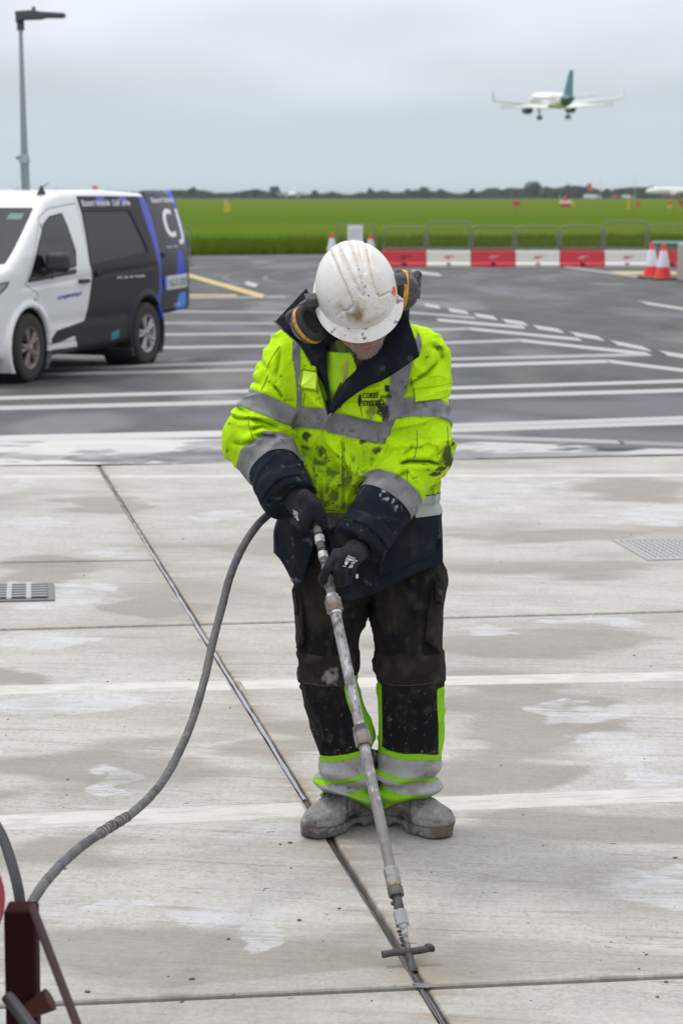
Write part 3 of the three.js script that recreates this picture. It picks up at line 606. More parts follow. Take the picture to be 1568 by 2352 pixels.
// the small frame with a white notice, and the two cones on either side of it
{
  const t = fencePanel('sign_frame', 0.42, -66.0, 0.0, 1.14, 0.1, 1.0, 'galvanised hoop frame carrying a white notice, above the hard hat'); tag(t, null, 'sign frame'); delete t.userData.group;
  mesh('notice', rbox(0.42, 0.5, 0.02, 0.006, -0.04, 0.74, 0.04), std([0.72, 0.72, 0.76], 0.7), t);
  mesh('notice_print', merged([box(0.30, 0.03, 0.003, -0.04, 0.84, 0.052), box(0.26, 0.03, 0.003, -0.04, 0.76, 0.052), box(0.30, 0.03, 0.003, -0.04, 0.68, 0.052)]), std([0.4, 0.42, 0.5], 0.8), t);
}
// ---------------------------------------------------------------- traffic cones
const coneRed = std([0.68, 0.022, 0.014], 0.45), coneWhite = std([0.62, 0.63, 0.68], 0.35), coneBase = std([0.045, 0.045, 0.05], 0.8);
function cone(x, z, h, label, group) {
  const t = thing('traffic_cone', V(x, 0, z), 0.2, label, 'traffic cone', group), R = (y) => lerp(0.185, 0.028, y / h) * h / 0.75;
  mesh('base', rbox(0.46 * h / 0.75, 0.045, 0.46 * h / 0.75, 0.018, 0, 0.024, 0), coneBase, t);
  const lathe = (pts) => new THREE.LatheGeometry(pts.map(([r, y]) => new THREE.Vector2(r, y)), 28);
  mesh('lower_body', lathe([[R(0.04) + 0.02, 0.046], [R(0.05), 0.06], [R(0.36 * h), 0.36 * h]]), coneRed, t);
  mesh('reflective_sleeve', lathe([[R(0.34 * h) + 0.004, 0.34 * h], [R(0.36 * h) + 0.006, 0.36 * h], [R(0.78 * h) + 0.006, 0.78 * h], [R(0.78 * h), 0.785 * h]]), coneWhite, t);
  mesh('tip', lathe([[R(0.77 * h), 0.77 * h], [R(0.97 * h), 0.97 * h], [R(h) * 0.6, h], [0, h * 1.003]]), coneRed, t);
  return t;
}
cone(6.80, -51.9, 0.80, 'red and white traffic cone, left one of the pair beside the concrete block', 'cone pair by the concrete block');
cone(6.96, -51.2, 0.80, 'red and white traffic cone, nearer one touching the concrete block side', 'cone pair by the concrete block');
cone(-0.27, -67.0, 0.78, 'red and white traffic cone just left of the white notice frame', 'cones beside the notice frame');
cone(0.82, -67.0, 0.74, 'red and white traffic cone just right of the white notice', 'cones beside the notice frame');
// concrete block and the blue pipe rail behind it
{
  const t = thing('concrete_block', V(7.72, 0, -50.4), 0.06, 'grey cast concrete block at the right edge beside two cones', 'concrete block');
  const g = rbox(1.0, 0.80, 0.8, 0.03, 0, 0.4, 0, 3); paint(g, (o, x, y, z) => { set3(o, 0.33, 0.32, 0.285); mix3(o, 0.2, 0.19, 0.165, clamp(fbm(x * 5, y * 4, z * 5, 4) + 0.1, 0, 0.6)); }); mesh('block', g, painted(0.9), t);
  for (const s of [-1, 1]) mesh('lifting_eye', (() => { const e = new THREE.TorusGeometry(0.05, 0.012, 8, 16, Math.PI); e.translate(s * 0.25, 0.80, 0); return e; })(), galv, t);
  const r = thing('pipe_rail', V(7.4, 0, -57.5), 0.0, 'pale blue pipe rail running behind the cones to the right edge', 'pipe rail');
  const blue = std([0.13, 0.30, 0.30], 0.5); mesh('rail', rod(V(0.15, 0.66, 0), V(2.4, 0.64, 0), 0.05, 0.05, 12), blue, r);
  for (const x of [0.2, 1.9]) mesh('post', rod(V(x, 0, 0), V(x, 0.62, 0), 0.035, 0.035, 10), blue, r);
}
// ---------------------------------------------------------------- street lamp behind the van
{
  const z = -34, b = at(59, 430, z), base = V(b.x + 0.02, 0, z), t = thing('street_lamp', base, 0, 'tall tapered steel lamp post with a flat dark lamp head behind the van', 'street lamp');
  const steel = std([0.30, 0.335, 0.35], 0.45, 0.5), dark = std([0.06, 0.07, 0.08], 0.5), topY = at(48, 60, z).y, topX = at(48, 60, z).x - base.x, j = at(57, 365, z), jx = j.x - base.x;
  mesh('post', rod(V(0.02, 0, 0), V(jx, j.y, 0), 0.070, 0.062, 20), steel, t);
  mesh('shaft', rod(V(jx, j.y, 0), V(topX, topY, 0), 0.052, 0.026, 20), steel, t);
  mesh('collar', rod(V(jx, j.y - 0.06, 0), V(jx, j.y + 0.06, 0), 0.085, 0.062, 20), steel, t);
  mesh('clamp', rbox(0.07, 0.06, 0.06, 0.012, jx - 0.085, j.y + 0.02, 0.02), std([0.35, 0.37, 0.38], 0.5, 0.3), t);
  mesh('bracket', rod(V(topX, topY - 0.06, 0), V(topX, topY + 0.14, 0), 0.055, 0.05, 16), dark, t);
  const s = new THREE.Shape(), H = topY + 0.06; [[topX - 0.045, H], [topX - 0.05, H + 0.13], [topX + 0.16, H + 0.145], [topX + 0.3, H + 0.125], [topX + 0.62, H + 0.105], [topX + 0.62, H + 0.075], [topX + 0.36, H + 0.065], [topX + 0.27, H + 0.045], [topX + 0.05, H + 0.04]].forEach(([x, y], i) => (i ? s.lineTo(x, y) : s.moveTo(x, y)));
  const hg = new THREE.ExtrudeGeometry(s, { depth: 0.22, bevelEnabled: true, bevelSize: 0.012, bevelThickness: 0.012, bevelSegments: 2 }); hg.translate(0, 0, -0.11); const head = mesh('lamp_head', hg, dark, t);
  mesh('sensor', new THREE.CylinderGeometry(0.025, 0.032, 0.06, 14).translate(topX + 0.19, H + 0.178, 0), dark, head);
  mesh('lens', box(0.30, 0.008, 0.15, topX + 0.46, H + 0.054, 0), std([0.5, 0.52, 0.5], 0.3), head);
}

// ---------------------------------------------------------------- far trees
const leafGeo = (() => { const g = new THREE.BufferGeometry(); g.setAttribute('position', new THREE.BufferAttribute(new Float32Array([-0.5, 0, 0.1, 0.5, 0.1, -0.1, 0.1, 0.55, 0, -0.4, 0.1, -0.3, 0.1, -0.4, 0.3, 0.45, 0.35, 0.2]), 3)); g.computeVertexNormals(); return g; })();
function crownGeo(w, h, n, rows, seedK) {                // leaf clumps through an uneven crown
  const pos = [], lobes = []; for (let i = 0; i < rows; i++) lobes.push([(rnd() * 2 - 1) * w * 0.32, h * (0.32 + 0.5 * rnd()), (rnd() * 2 - 1) * w * 0.3, w * (0.2 + 0.16 * rnd()), h * (0.16 + 0.16 * rnd())]);
  const m = new THREE.Matrix4(), q = new THREE.Quaternion(), e = new THREE.Euler(), v = V(0, 0, 0), P = leafGeo.attributes.position;
  for (let i = 0; i < n; i++) {
    const L = lobes[i % rows], a = rnd() * 6.283, c = rnd() * 2 - 1, r = 0.55 + 0.5 * Math.sqrt(rnd()), s = Math.sqrt(1 - c * c);
    e.set(rnd() * 6, rnd() * 6, rnd() * 6); q.setFromEuler(e); const k = w * (0.06 + 0.07 * rnd());
    m.compose(V(L[0] + Math.cos(a) * s * L[3] * r, L[1] + c * L[4] * r, L[2] + Math.sin(a) * s * L[3] * r), q, V(k, k, k));
    for (let j = 0; j < 6; j++) { v.fromBufferAttribute(P, j).applyMatrix4(m); pos.push(v.x, v.y, v.z); }
  }
  const g = new THREE.BufferGeometry(); g.setAttribute('position', new THREE.BufferAttribute(new Float32Array(pos), 3)); g.computeVertexNormals(); return g;
}
const crowns = [crownGeo(10, 9, 900, 9), crownGeo(9, 8, 800, 7), crownGeo(14, 8, 1000, 11)];
const treeMats = [[0.030, 0.050, 0.026], [0.042, 0.064, 0.028], [0.024, 0.038, 0.024], [0.062, 0.070, 0.032]].map((c) => std(c, 1)), bark = std([0.06, 0.05, 0.04], 0.95), trunkGeo = rod(V(0, 0, 0), V(0, 4, 0), 0.35, 0.2, 7);
const horizonZ = -1500;
[[1222, 421, 30, 0, 2, 'largest rounded dark tree on the skyline, right of the hard hat'], [1297, 430, 34, 2, 3, 'broad olive tree on the skyline left of the orange windsock'], [1335, 433, 26, 0, 2, 'dark tree on the skyline just behind the orange windsock'], [1392, 433, 16, 1, 2, 'small dark tree on the skyline right of the windsock'], [1450, 432, 14, 1, 2, 'small dark tree left of the white parked airliner nose'], [1496, 428, 16, 1, 2, 'dark tree rising behind the nose of the parked airliner'], [1080, 434, 16, 1, 0, 'small round tree on the skyline, third to the right of the hard hat'], [1012, 434, 18, 1, 2, 'dark bushy tree on the skyline above the join of the first two barriers'], [972, 432, 20, 0, 0, 'mid green tree on the skyline above the second barrier'], [935, 434, 18, 1, 1, 'paler tree on the skyline above the gap beside the ear defender'], [632, 431, 22, 0, 0, 'tall tree on the skyline just left of the distant oncoming airliner'], [590, 435, 16, 1, 2, 'dark tree on the skyline over the yellow marker post'], [440, 434, 20, 2, 0, 'clump shaped tree on the skyline just right of the open van door'], [720, 437, 18, 1, 1, 'low tree on the skyline right of the distant oncoming airliner'], [852, 436, 16, 2, 2, 'low dark tree on the skyline directly above the hard hat'], [42, 433, 12, 1, 2, 'dark treetop showing over the van roof left of the lamp post']].forEach(([u, v, wpx, k, m, label], i) => {
  const z = horizonZ - 20 * (i % 5), top = at(u, v, z), t = thing('tree', V(top.x, -0.03, z), i * 1.7, label, 'tree', 'trees along the skyline');
  const s = top.y / [9, 8, 8][k] * 1.12, sx = wpx / 5400 * -z / [10, 9, 14][k];
  const c = mesh('crown', crowns[k], treeMats[m], t); c.scale.set(sx, s, sx); const tr = mesh('trunk', trunkGeo, bark, t); tr.scale.set(sx, s, sx);
});
{
  const n = 46000, im = new THREE.InstancedMesh(leafGeo, std([1, 1, 1], 0.95), n), m = new THREE.Matrix4(), q = new THREE.Quaternion(), e = new THREE.Euler(), c = new THREE.Color();
  for (let i = 0; i < n; i++) {
    const x = (rnd() * 2 - 1) * 420, hump = 4.7 + 2.2 * fbm2(x / 26, 2, 3, 3) * 2 + 1.3 * vn2(x / 7, 5, 4), h = Math.max(1.6, hump) * Math.pow(rnd(), 0.8);
    e.set(rnd() * 6, rnd() * 6, rnd() * 6); q.setFromEuler(e); const s = 0.9 + 1.3 * rnd(); m.compose(V(x, h, horizonZ - 30 - rnd() * 60), q, V(s, s, s)); im.setMatrixAt(i, m);
    const d = 0.022 + 0.03 * clamp(0.5 + fbm2(x / 18, h / 3, 6, 3), 0, 1) + 0.008 * rnd(); c.setRGB(d, d * 1.5, d * 0.75); im.setColorAt(i, c);
  }
  im.name = 'distant_wood'; im.castShadow = im.receiveShadow = true; scene.add(im); tag(im, 'continuous belt of dark hedges and woodland along the horizon', 'wood', null, 'stuff');
}

// ---------------------------------------------------------------- airliners
const skin = std([0.74, 0.745, 0.73], 0.35), greyWing = std([0.72, 0.73, 0.72], 0.5), teal = std([0.004, 0.070, 0.070], 0.45), gearDark = std([0.03, 0.03, 0.032], 0.7);
function airliner(label, tailMat, finMat, engMat, gear = true) {     // nose towards +z, wings along x, origin on the axis amidships
  const t = thing('airliner', V(0, 0, 0), 0, label, 'airliner');
  const prof = [[-18.6, 0.18, 0.9], [-17.5, 0.5, 0.75], [-15, 1.05, 0.55], [-12, 1.6, 0.3], [-8, 1.95, 0], [12, 1.98, 0], [14.5, 1.85, -0.05], [16.5, 1.4, -0.25], [17.8, 0.75, -0.5], [18.4, 0.05, -0.62]];
  const hull = (a, b) => { const P = prof.filter((p) => p[0] >= a && p[0] <= b), pos = [], idx = [], k = 28; P.forEach(([z, r, y], i) => { for (let j = 0; j <= k; j++) { const q = j / k * Math.PI * 2; pos.push(Math.cos(q) * r, y + Math.sin(q) * r, z); if (i && j) { const w = k + 1, c = (i - 1) * w + j; idx.push(c - 1, c + w - 1, c, c, c + w - 1, c + w); } } }); const g = new THREE.BufferGeometry(); g.setAttribute('position', new THREE.BufferAttribute(new Float32Array(pos), 3)); g.setIndex(idx); g.computeVertexNormals(); return g; };
  mesh('fuselage', hull(-12, 19), skin, t); mesh('tail_cone', hull(-19, -12), tailMat, t);
  const blade = (P, th) => { const s = new THREE.Shape(); P.forEach(([x, y], i) => (i ? s.lineTo(x, y) : s.moveTo(x, y))); const g = new THREE.ExtrudeGeometry(s, { depth: th, bevelEnabled: true, bevelSize: 0.1, bevelThickness: 0.1, bevelSegments: 2 }); g.translate(0, 0, -th / 2); return g; };
  for (const s of [-1, 1]) {
    let w = blade([[1.5, 4.4], [6, 1.2], [17.0, -4.2], [17.0, -5.6], [6.5, -3.0], [1.5, -2.8]], 0.3); w.rotateX(Math.PI / 2); w.rotateZ(0.095); w.translate(0, -1.35, 0); if (s < 0) w = mirrorX(w);
    const wing = mesh('wing', w, greyWing, t);
    let wl = blade([[-4.4, 0], [-5.4, 2.3], [-6.0, 2.3], [-5.7, 0]], 0.06); wl.rotateY(-Math.PI / 2); wl.rotateZ(-0.16 * 1); wl.translate(16.9, 0.25, 0); if (s < 0) wl = mirrorX(wl); mesh('winglet', wl, skin, wing);
    let st = blade([[0.7, -13.2], [6.0, -16.6], [6.0, -17.8], [0.7, -16.4]], 0.14); st.rotateX(Math.PI / 2); st.rotateZ(0.09); st.translate(0, 0.95, 0); if (s < 0) st = mirrorX(st); mesh('tailplane', st, greyWing, t);
    const en = new THREE.LatheGeometry([[0.15, -2.4], [0.75, -1.9], [1.05, -0.4], [1.08, 1.6], [0.98, 2.1], [0.85, 2.1], [0.8, 0.4], [0.2, 0.3]].map(([r, y]) => new THREE.Vector2(r, y)), 24); en.rotateX(Math.PI / 2); en.translate(s * 5.75, -2.35, 3.2);
    const eng = mesh('engine', en, engMat, t); mesh('exhaust', new THREE.CylinderGeometry(0.95, 0.8, 0.5, 20).rotateX(Math.PI / 2).translate(s * 5.75, -2.35, 1.2), gearDark, eng);
    let fl = blade([[2.2, 0], [6.8, 0], [14.8, 1.75], [14.8, 2.7], [6.8, 1.5], [2.2, 1.5]].map(([x, y]) => [x, -y]), 0.10); fl.rotateX(Math.PI / 2); fl.rotateX(-0.55); fl.rotateZ(0.095); fl.translate(0, -1.42, -2.9); if (s < 0) fl = mirrorX(fl); mesh('flap', fl, greyWing, wing);
    if (gear) {
      const lg = mesh('main_gear', rod(V(s * 3.8, -1.6, -1.2), V(s * 3.8, -4.2, -1.2), 0.16, 0.14, 10), gearDark, t);
      for (const o of [-0.42, 0.42]) mesh('wheel', new THREE.CylinderGeometry(0.56, 0.56, 0.36, 20).rotateZ(Math.PI / 2).translate(s * 3.8 + o, -4.3, -1.2), gearDark, lg);
      mesh('gear_door', box(0.06, 1.5, 1.0, s * 4.1, -2.5, -1.2), greyWing, lg);
    }
  }
  if (gear) { const ng = mesh('nose_gear', rod(V(0, -1.8, 12), V(0, -4.3, 12), 0.12, 0.1, 8), gearDark, t); mesh('wheel', new THREE.CylinderGeometry(0.4, 0.4, 0.5, 16).rotateZ(Math.PI / 2).translate(0, -4.45, 12), gearDark, ng); }
  const fin = blade([[-10.2, 1.6], [-15.6, 7.6], [-17.5, 7.6], [-16.9, 1.4]], 0.22); fin.rotateY(-Math.PI / 2); mesh('fin', fin, finMat, t);
  const wn = []; for (let i = 0; i < 42; i++) for (const s of [-1, 1]) wn.push(box(0.03, 0.34, 0.24, s * 1.965, 0.5, 12 - i * 0.52)); mesh('window', merged(wn), gearDark, t); t.children[t.children.length - 1].userData.kind = 'stuff';
  mesh('cockpit_window', merged([-1, 1].map((s) => { const g = box(0.9, 0.45, 0.05); g.rotateY(s * 0.7); g.rotateX(-0.4); g.translate(s * 0.72, 0.55, 16.35); return g; })), gearDark, t);
  return t;
}
const finPaint = painted(0.45);
const landing = airliner('white airliner with a teal green tail coming in to land, seen from behind', teal, finPaint, std([0.01, 0.10, 0.105], 0.4));
landing.traverse((m) => { if (m.name === 'fin') paint(m.geometry, (o, x, y) => { set3(o, 0.008, 0.14, 0.20); mix3(o, 0.16, 0.36, 0.05, sstep(2.6, 3.4, y) * (1 - sstep(4.6, 6.2, y))); mix3(o, 0.03, 0.16, 0.17, sstep(5.6, 7, y)); }); });
{
  const z = -612, p = at(1268, 231, z); landing.position.copy(p);
  landing.rotation.set(-0.05, Math.PI + 0.20, -0.03, 'YXZ');
}
{
  const p = airliner('white airliner taxiing head on, tiny in front of the far trees', skin, greyWing, greyWing); p.position.copy(at(672, 450, -1420)); p.position.y = 4.75; p.rotation.y = -0.12; p.scale.setScalar(0.62); p.position.y = 4.75 * 0.62;
  const q = airliner('white airliner parked broadside at the right end of the skyline', skin, redPlastic, std([0.55, 0.2, 0.18], 0.5)); q.position.set(at(1549, 450, -1380).x, 4.75, -1380); q.rotation.y = -Math.PI / 2 + 0.25;
}
// ---------------------------------------------------------------- small things standing out on the airfield
{
  const mast = std([0.4, 0.4, 0.4], 0.6), orange = std([0.72, 0.10, 0.025], 0.7), z = -1180;
  const w = at(1352, 455, z), top = at(1352, 421, z), t = thing('windsock', V(w.x, 0, z), 0, 'orange windsock on a thin mast against the far trees', 'windsock');
  mesh('mast', rod(V(0, 0, 0), V(0, top.y, 0), 0.12, 0.08, 8), mast, t);
  mesh('sock', (() => { const g = new THREE.CylinderGeometry(1.25, 0.75, 3.6, 18, 4, true); g.rotateZ(0.22); g.translate(0.3, top.y - 1.9, 0); return g; })(), orange, t);
  mesh('hoop', (() => { const g = new THREE.TorusGeometry(1.25, 0.1, 8, 20); g.rotateX(Math.PI / 2); g.rotateZ(0.22); g.translate(0.7, top.y - 0.1, 0); return g; })(), mast, t);
}
function marker(name, u, v0, v1, wpx, z, mats, label, category) {       // a board of stacked panels on two legs
  const a = at(u, v0, z), b = at(u, v1, z), h = b.y - a.y, w = wpx / 5400 * -z, t = thing(name, V(a.x, 0, z), 0, label, category);
  for (const s of [-1, 1]) mesh('leg', rod(V(s * w * 0.32, 0, 0), V(s * w * 0.32, Math.max(b.y - h * 0.5, 0.1), -0.03), w * 0.04, w * 0.04, 6), std([0.3, 0.3, 0.3], 0.6), t);
  mats.forEach((m, i) => mesh('panel', rbox(w, h / mats.length * 0.96, w * 0.35, w * 0.03, 0, b.y - h * (i + 0.5) / mats.length, 0), m, t)); return t;
}
const yel = std([0.55, 0.45, 0.03], 0.6), orr = std([0.55, 0.10, 0.03], 0.6), wht = std([0.7, 0.7, 0.68], 0.6), rdd = std([0.5, 0.03, 0.03], 0.6);
marker('marker_board', 1185, 474, 462, 16, -270, [rdd, std([0.42, 0.1, 0.14], 0.6)], 'low dark red marker board out on the grass above the third barrier', 'marker board');
{
  const z = -300, t = marker('equipment_cabin', 1297, 475, 461, 26, z, [wht, rdd], 'white and red airfield cabin with a red cap out on the grass', 'equipment cabin');
  mesh('cap', new THREE.ConeGeometry(0.34, 0.8, 14).translate(-0.05, at(0, 461, z).y + 0.36, 0), rdd, t); mesh('side_panel', rbox(0.3, 0.7, 0.4, 0.03, 0.9, 0.75, 0.1), yel, t);
}
marker('marker_post', 1442, 480, 455, 5, -250, [yel, yel, yel], 'thin yellow marker post on the grass, third from the right edge', 'marker post');
marker('marker_board', 1464, 475, 460, 10, -260, [orr, orr], 'small orange marker board on the grass beside the yellow post', 'marker board');
marker('marker_board', 1536, 478, 462, 9, -260, [orr, yel], 'small orange and yellow marker board on the grass near the right edge', 'marker board');
marker('marker_board', 1563, 475, 460, 12, -262, [std([0.3, 0.07, 0.03], 0.7), orr], 'brown and orange marker board cut by the right edge', 'marker board');
marker('marker_post', 518, 488, 457, 7, -230, [std([0.5, 0.48, 0.3], 0.6), yel, yel], 'pale yellow marker post on the grass right of the van door', 'marker post');
marker('marker_post', 525, 486, 466, 6, -232, [yel, yel], 'shorter yellow marker post close beside a pale one', 'marker post');
for (const [u, v1, v0, w, c, l] of [[1360, 446, 458, 40, wht, 'long white airport vehicle parked before the far trees'], [1440, 447, 458, 26, std([0.6, 0.6, 0.58], 0.6), 'pale airport vehicle parked left of the airliner nose'], [1412, 448, 458, 16, orr, 'small orange airport vehicle between two white ones']]) {
  const z = -1250, a = at(u, v0, z), b = at(u, v1, z), W = w / 5400 * -z, h = b.y - 0.5, t = thing('airport_vehicle', V(a.x, 0, z), 0, l, 'airport vehicle');
  mesh('body', merged([rbox(W * 0.72, h * 0.85, 2.4, 0.2, -W * 0.14, 0.5 + h * 0.45, 0), rbox(W * 0.26, h * 0.6, 2.3, 0.2, W * 0.36, 0.5 + h * 0.32, 0)]), c, t);
  mesh('window', box(W * 0.2, h * 0.22, 2.44, W * 0.36, 0.5 + h * 0.45, 0), gearDark, t);
  for (const s of [-0.35, 0.3]) mesh('wheel', new THREE.CylinderGeometry(0.45, 0.45, 2.42, 14).rotateX(Math.PI / 2).translate(s * W, 0.45, 0), gearDark, t);
}
for (const [u, v, l] of [[1378, 412, 'thin pale mast rising over the trees right of the windsock'], [1458, 402, 'tall thin pale mast over the parked airliner']]) {
  const z = -1300, p = at(u, v, z), t = thing('radio_mast', V(p.x, 0, z), 0, l, 'mast'); mesh('pole', rod(V(0, 0, 0), V(0, p.y, 0), 0.16, 0.1, 6), std([0.45, 0.47, 0.5], 0.6), t); mesh('lamp_bracket', box(1.1, 0.14, 0.3, 0, p.y, 0), std([0.4, 0.42, 0.45], 0.6), t);
}

// ================================================================ THE VAN
{
  const van = thing('van', V(-3.388, 0, -24.445), -0.3583, 'white and black panel van with blue stripes and its rear door swung open', 'van');
  const paintW = new THREE.MeshPhysicalMaterial({ roughness: 0.35, clearcoat: 0.7, clearcoatRoughness: 0.12, side: THREE.DoubleSide }); paintW.color.setRGB(0.66, 0.67, 0.67);
  const wrap = new THREE.MeshPhysicalMaterial({ roughness: 0.5, specularIntensity: 0.55, side: THREE.DoubleSide }); wrap.color.setRGB(0.016, 0.016, 0.018);
  const wrapPanel = std([0.034, 0.031, 0.039], 0.55), blueWrap = std([0.022, 0.035, 0.42], 0.4), cyanWrap = std([0.03, 0.22, 0.62], 0.45), tealTag = std([0.02, 0.16, 0.19], 0.5);
  const trim = std([0.022, 0.022, 0.024], 0.6), dark = std([0.010, 0.010, 0.011], 0.8), cloth = std([0.035, 0.036, 0.04], 0.9);
  const glass = new THREE.MeshPhysicalMaterial({ roughness: 0.03, transmission: 1, thickness: 0, side: THREE.DoubleSide }); glass.color.setRGB(0.42, 0.50, 0.48);
  // side profile of the bodywork (z forward, y up), rounded by the field
  const PROFILE = [[-1.80, 0.30], [-1.86, 0.75], [-1.84, 1.15], [-1.74, 1.70], [-1.62, 1.83], [-0.6, 1.865], [0.35, 1.845], [0.72, 1.775], [1.66, 1.135], [2.08, 0.985], [2.26, 0.80], [2.32, 0.52], [2.24, 0.24], [1.0, 0.22], [-0.9, 0.26]];
  const halfW = (y, z) => { let w = y < 1.05 ? lerp(0.872, 0.892, sstep(0.2, 0.75, y)) : 0.892 - 0.165 * Math.pow((y - 1.05) / 0.8, 1.35); if (z > 1.35) w -= 0.30 * Math.pow((z - 1.35) / 0.97, 2.4); if (z < -1.4) w -= 0.05 * Math.pow((-1.4 - z) / 0.45, 2); return w; };
  const ARCH = [[1.331, 0.335], [-1.331, 0.335]];
  const hull = (x, y, z) => {
    const p = polyD(PROFILE, z, y); let d = smax(p, (Math.abs(x) - halfW(y, z)) * 0.97, 0.075);
    const groove = Math.exp(-Math.pow((y - 0.965 - 0.045 * (0.4 - z)) / 0.018, 2)) * 0.010 + Math.exp(-Math.pow((y - 0.56) / 0.05, 2)) * 0.010 * sstep(-1, -0.8, z) * sstep(1.0, 0.8, z);
    d += groove * sstep(1.6, 1.3, z) * sstep(-1.7, -1.5, z);
    for (const [wz, wy] of ARCH) { const r = Math.hypot(z - wz, y - wy); d = smin(d, smax(Math.max(r - 0.435, Math.abs(x) - 0.905), -(r - 0.36), 0.02), 0.03); d = smax(d, -Math.max(r - 0.385, 0.50 - Math.abs(x)), 0.015); }
    return d;
  };
  let shell = netMesh(hull, [-1.0, 0.1, -2.0], [1.0, 1.95, 2.45], 0.021, 0.05);
  const P2 = (P, k = 0) => (x, y, z) => polyD(P, z, y);
  const side = (f) => (x, y, z) => Math.max(f(x, y, z), 0.60 - Math.abs(x));
  const both = (name, g, m, parent) => { const [a, b] = cutMesh(g, (x) => -x); mesh(name, a, m, parent); return mesh(name, b, m, parent); };
  const cutOff = (fn) => { const [a, b] = cutMesh(shell, fn); shell = b; return a; };
  // windscreen
  const wsRow = (x, y, z) => { const t = (z - 0.72) / 0.94, e = halfW(y, z) - 0.075; return Math.max(0.14 - t, t - 0.98, Math.abs(x) - e, 1.14 - y) * 0.8; };
  mesh('windscreen', cutOff((x, y, z, nx, ny, nz) => (nz > 0.15 && z > 0.5 ? wsRow(x, y, z) : 0.05)), glass, van);
  // front side windows and their dark surrounds
  const WIN = [[1.38, 0.97], [1.05, 1.35], [0.87, 1.53], [0.72, 1.60], [0.42, 1.635], [0.36, 1.50], [0.28, 1.25], [0.32, 1.09], [0.9, 1.03]];
  const winG = WIN.map(([z, y]) => [0.72 + (z - 0.72) * 0.94, 1.31 + (y - 1.31) * 0.93]);
  const rimSide = cutOff(side(P2(WIN)));
  const [pane, rim] = cutMesh(rimSide, side((x, y, z) => polyD(winG, z, y)));
  both('window_surround', rim, trim, van);
  const [paneFront, paneBack] = cutMesh(pane, (x) => -x); mesh('side_window', paneFront, glass, van); mesh('side_window', paneBack, glass, van);
  for (const s of [-1, 1]) mesh('window_bar', rod(V(s * 0.893, 0.99, 0.86), V(s * 0.80, 1.53, 0.93), 0.018, 0.016, 8), trim, van);
  // the black wrapped rear half on both sides, its raised load-bay panel, the blue sweep at the rear corner
  const WRAP = [[0.02, 1.80], [0.0, 1.62], [0.03, 1.12], [-0.03, 1.0], [0.14, 0.54], [0.76, 0.47], [0.95, 0.335], [0.62, 0.36], [0.36, 0.40], [0.25, 0.20], [-2.2, 0.20], [-2.2, 1.795]];
  let sideWrap = cutOff(side(P2(WRAP)));
  const sill = [[1.06, 0.27], [1.06, 0.16], [-0.95, 0.18], [-0.95, 0.30]];
  const takeW = (fn) => { const [a, b] = cutMesh(sideWrap, fn); sideWrap = b; return a; };
  both('blue_stripe', takeW(side((x, y, z) => { const c = y > 0.75 ? lerp(-1.56, -1.72, sstep(1.9, 1.1, y)) : -1.66, w = y > 1.1 ? 0.11 : 0.055 + 0.03 * sstep(0.9, 1.1, y); return Math.abs(z - c - 0.03 * Math.sin(y * 5)) - w; })), blueWrap, van);
  both('load_panel', puff(takeW(side((x, y, z) => { const e = polyD([[-0.05, 1.65], [-1.14, 1.65], [-1.38, 1.25], [-1.39, 1.20], [-0.02, 1.10]], z, y); return e + 0.0; })), -0.012), wrapPanel, van);
  both('wrap_panel', sideWrap, wrap, van);
  const sk = cutOff(side(P2(sill))); both('sill', puff(sk, 0.004), std([0.06, 0.063, 0.075], 0.55), van);
  // doors: the same skin, parted by a narrow dark gap
  const DOOR = [[1.18, 0.42], [1.16, 0.85], [1.42, 0.95], [0.92, 1.60], [0.70, 1.68], [0.06, 1.73], [0.02, 1.12], [-0.02, 1.0], [0.13, 0.36], [0.9, 0.34]];
  const door = cutOff(side((x, y, z) => polyD(DOOR, z, y) + 0.0)), [doorIn, doorGap] = cutMesh(door, side((x, y, z) => polyD(DOOR, z, y) + 0.007));
  const [dA, dB] = cutMesh(doorIn, (x) => -x);
  both('door_gap', puff(doorGap, -0.006), dark, van); const doorL = mesh('door', dA, paintW, van); mesh('door', dB, paintW, van);
  // bonnet and bumper parts of the same skin
  mesh('underside', cutOff((x, y, z) => Math.max(y - 0.285, Math.abs(x) - 0.95, z - 1.06)), trim, van); mesh('lower_bumper', cutOff((x, y, z) => Math.max(y - 0.40, 2.02 - z)), trim, van);
  mesh('body', shell, paintW, van);
  mesh('underbody', merged([box(1.5, 0.10, 3.3, 0, 0.27, 0.1), box(0.9, 0.12, 0.5, 0, 0.22, -1.0)]), dark, van);
  for (const [wz] of ARCH) for (const s of [-1, 1]) mesh('arch_liner', (() => { const g = new THREE.CylinderGeometry(0.38, 0.38, 0.36, 28, 1, true, Math.PI * 0.5 - 0.15 + Math.PI / 2 * 0, Math.PI * 2); g.rotateZ(Math.PI / 2); g.translate(s * 0.69, 0.335, wz); const c = new THREE.CircleGeometry(0.38, 28); c.rotateY(Math.PI / 2); c.translate(s * 0.52, 0.335, wz); return mergeGeometries([g.toNonIndexed(), c.toNonIndexed()]); })(), dark, van);
  // inside the cab
  mesh('cab_floor', box(1.55, 0.04, 1.8, 0, 0.42, 0.75), dark, van);
  mesh('bulkhead', rbox(1.46, 1.30, 0.04, 0.015, 0, 1.06, -0.06), std([0.08, 0.08, 0.085], 0.8), van);
  mesh('dashboard', rbox(1.42, 0.26, 0.42, 0.08, 0, 0.99, 1.33, 3), cloth, van);
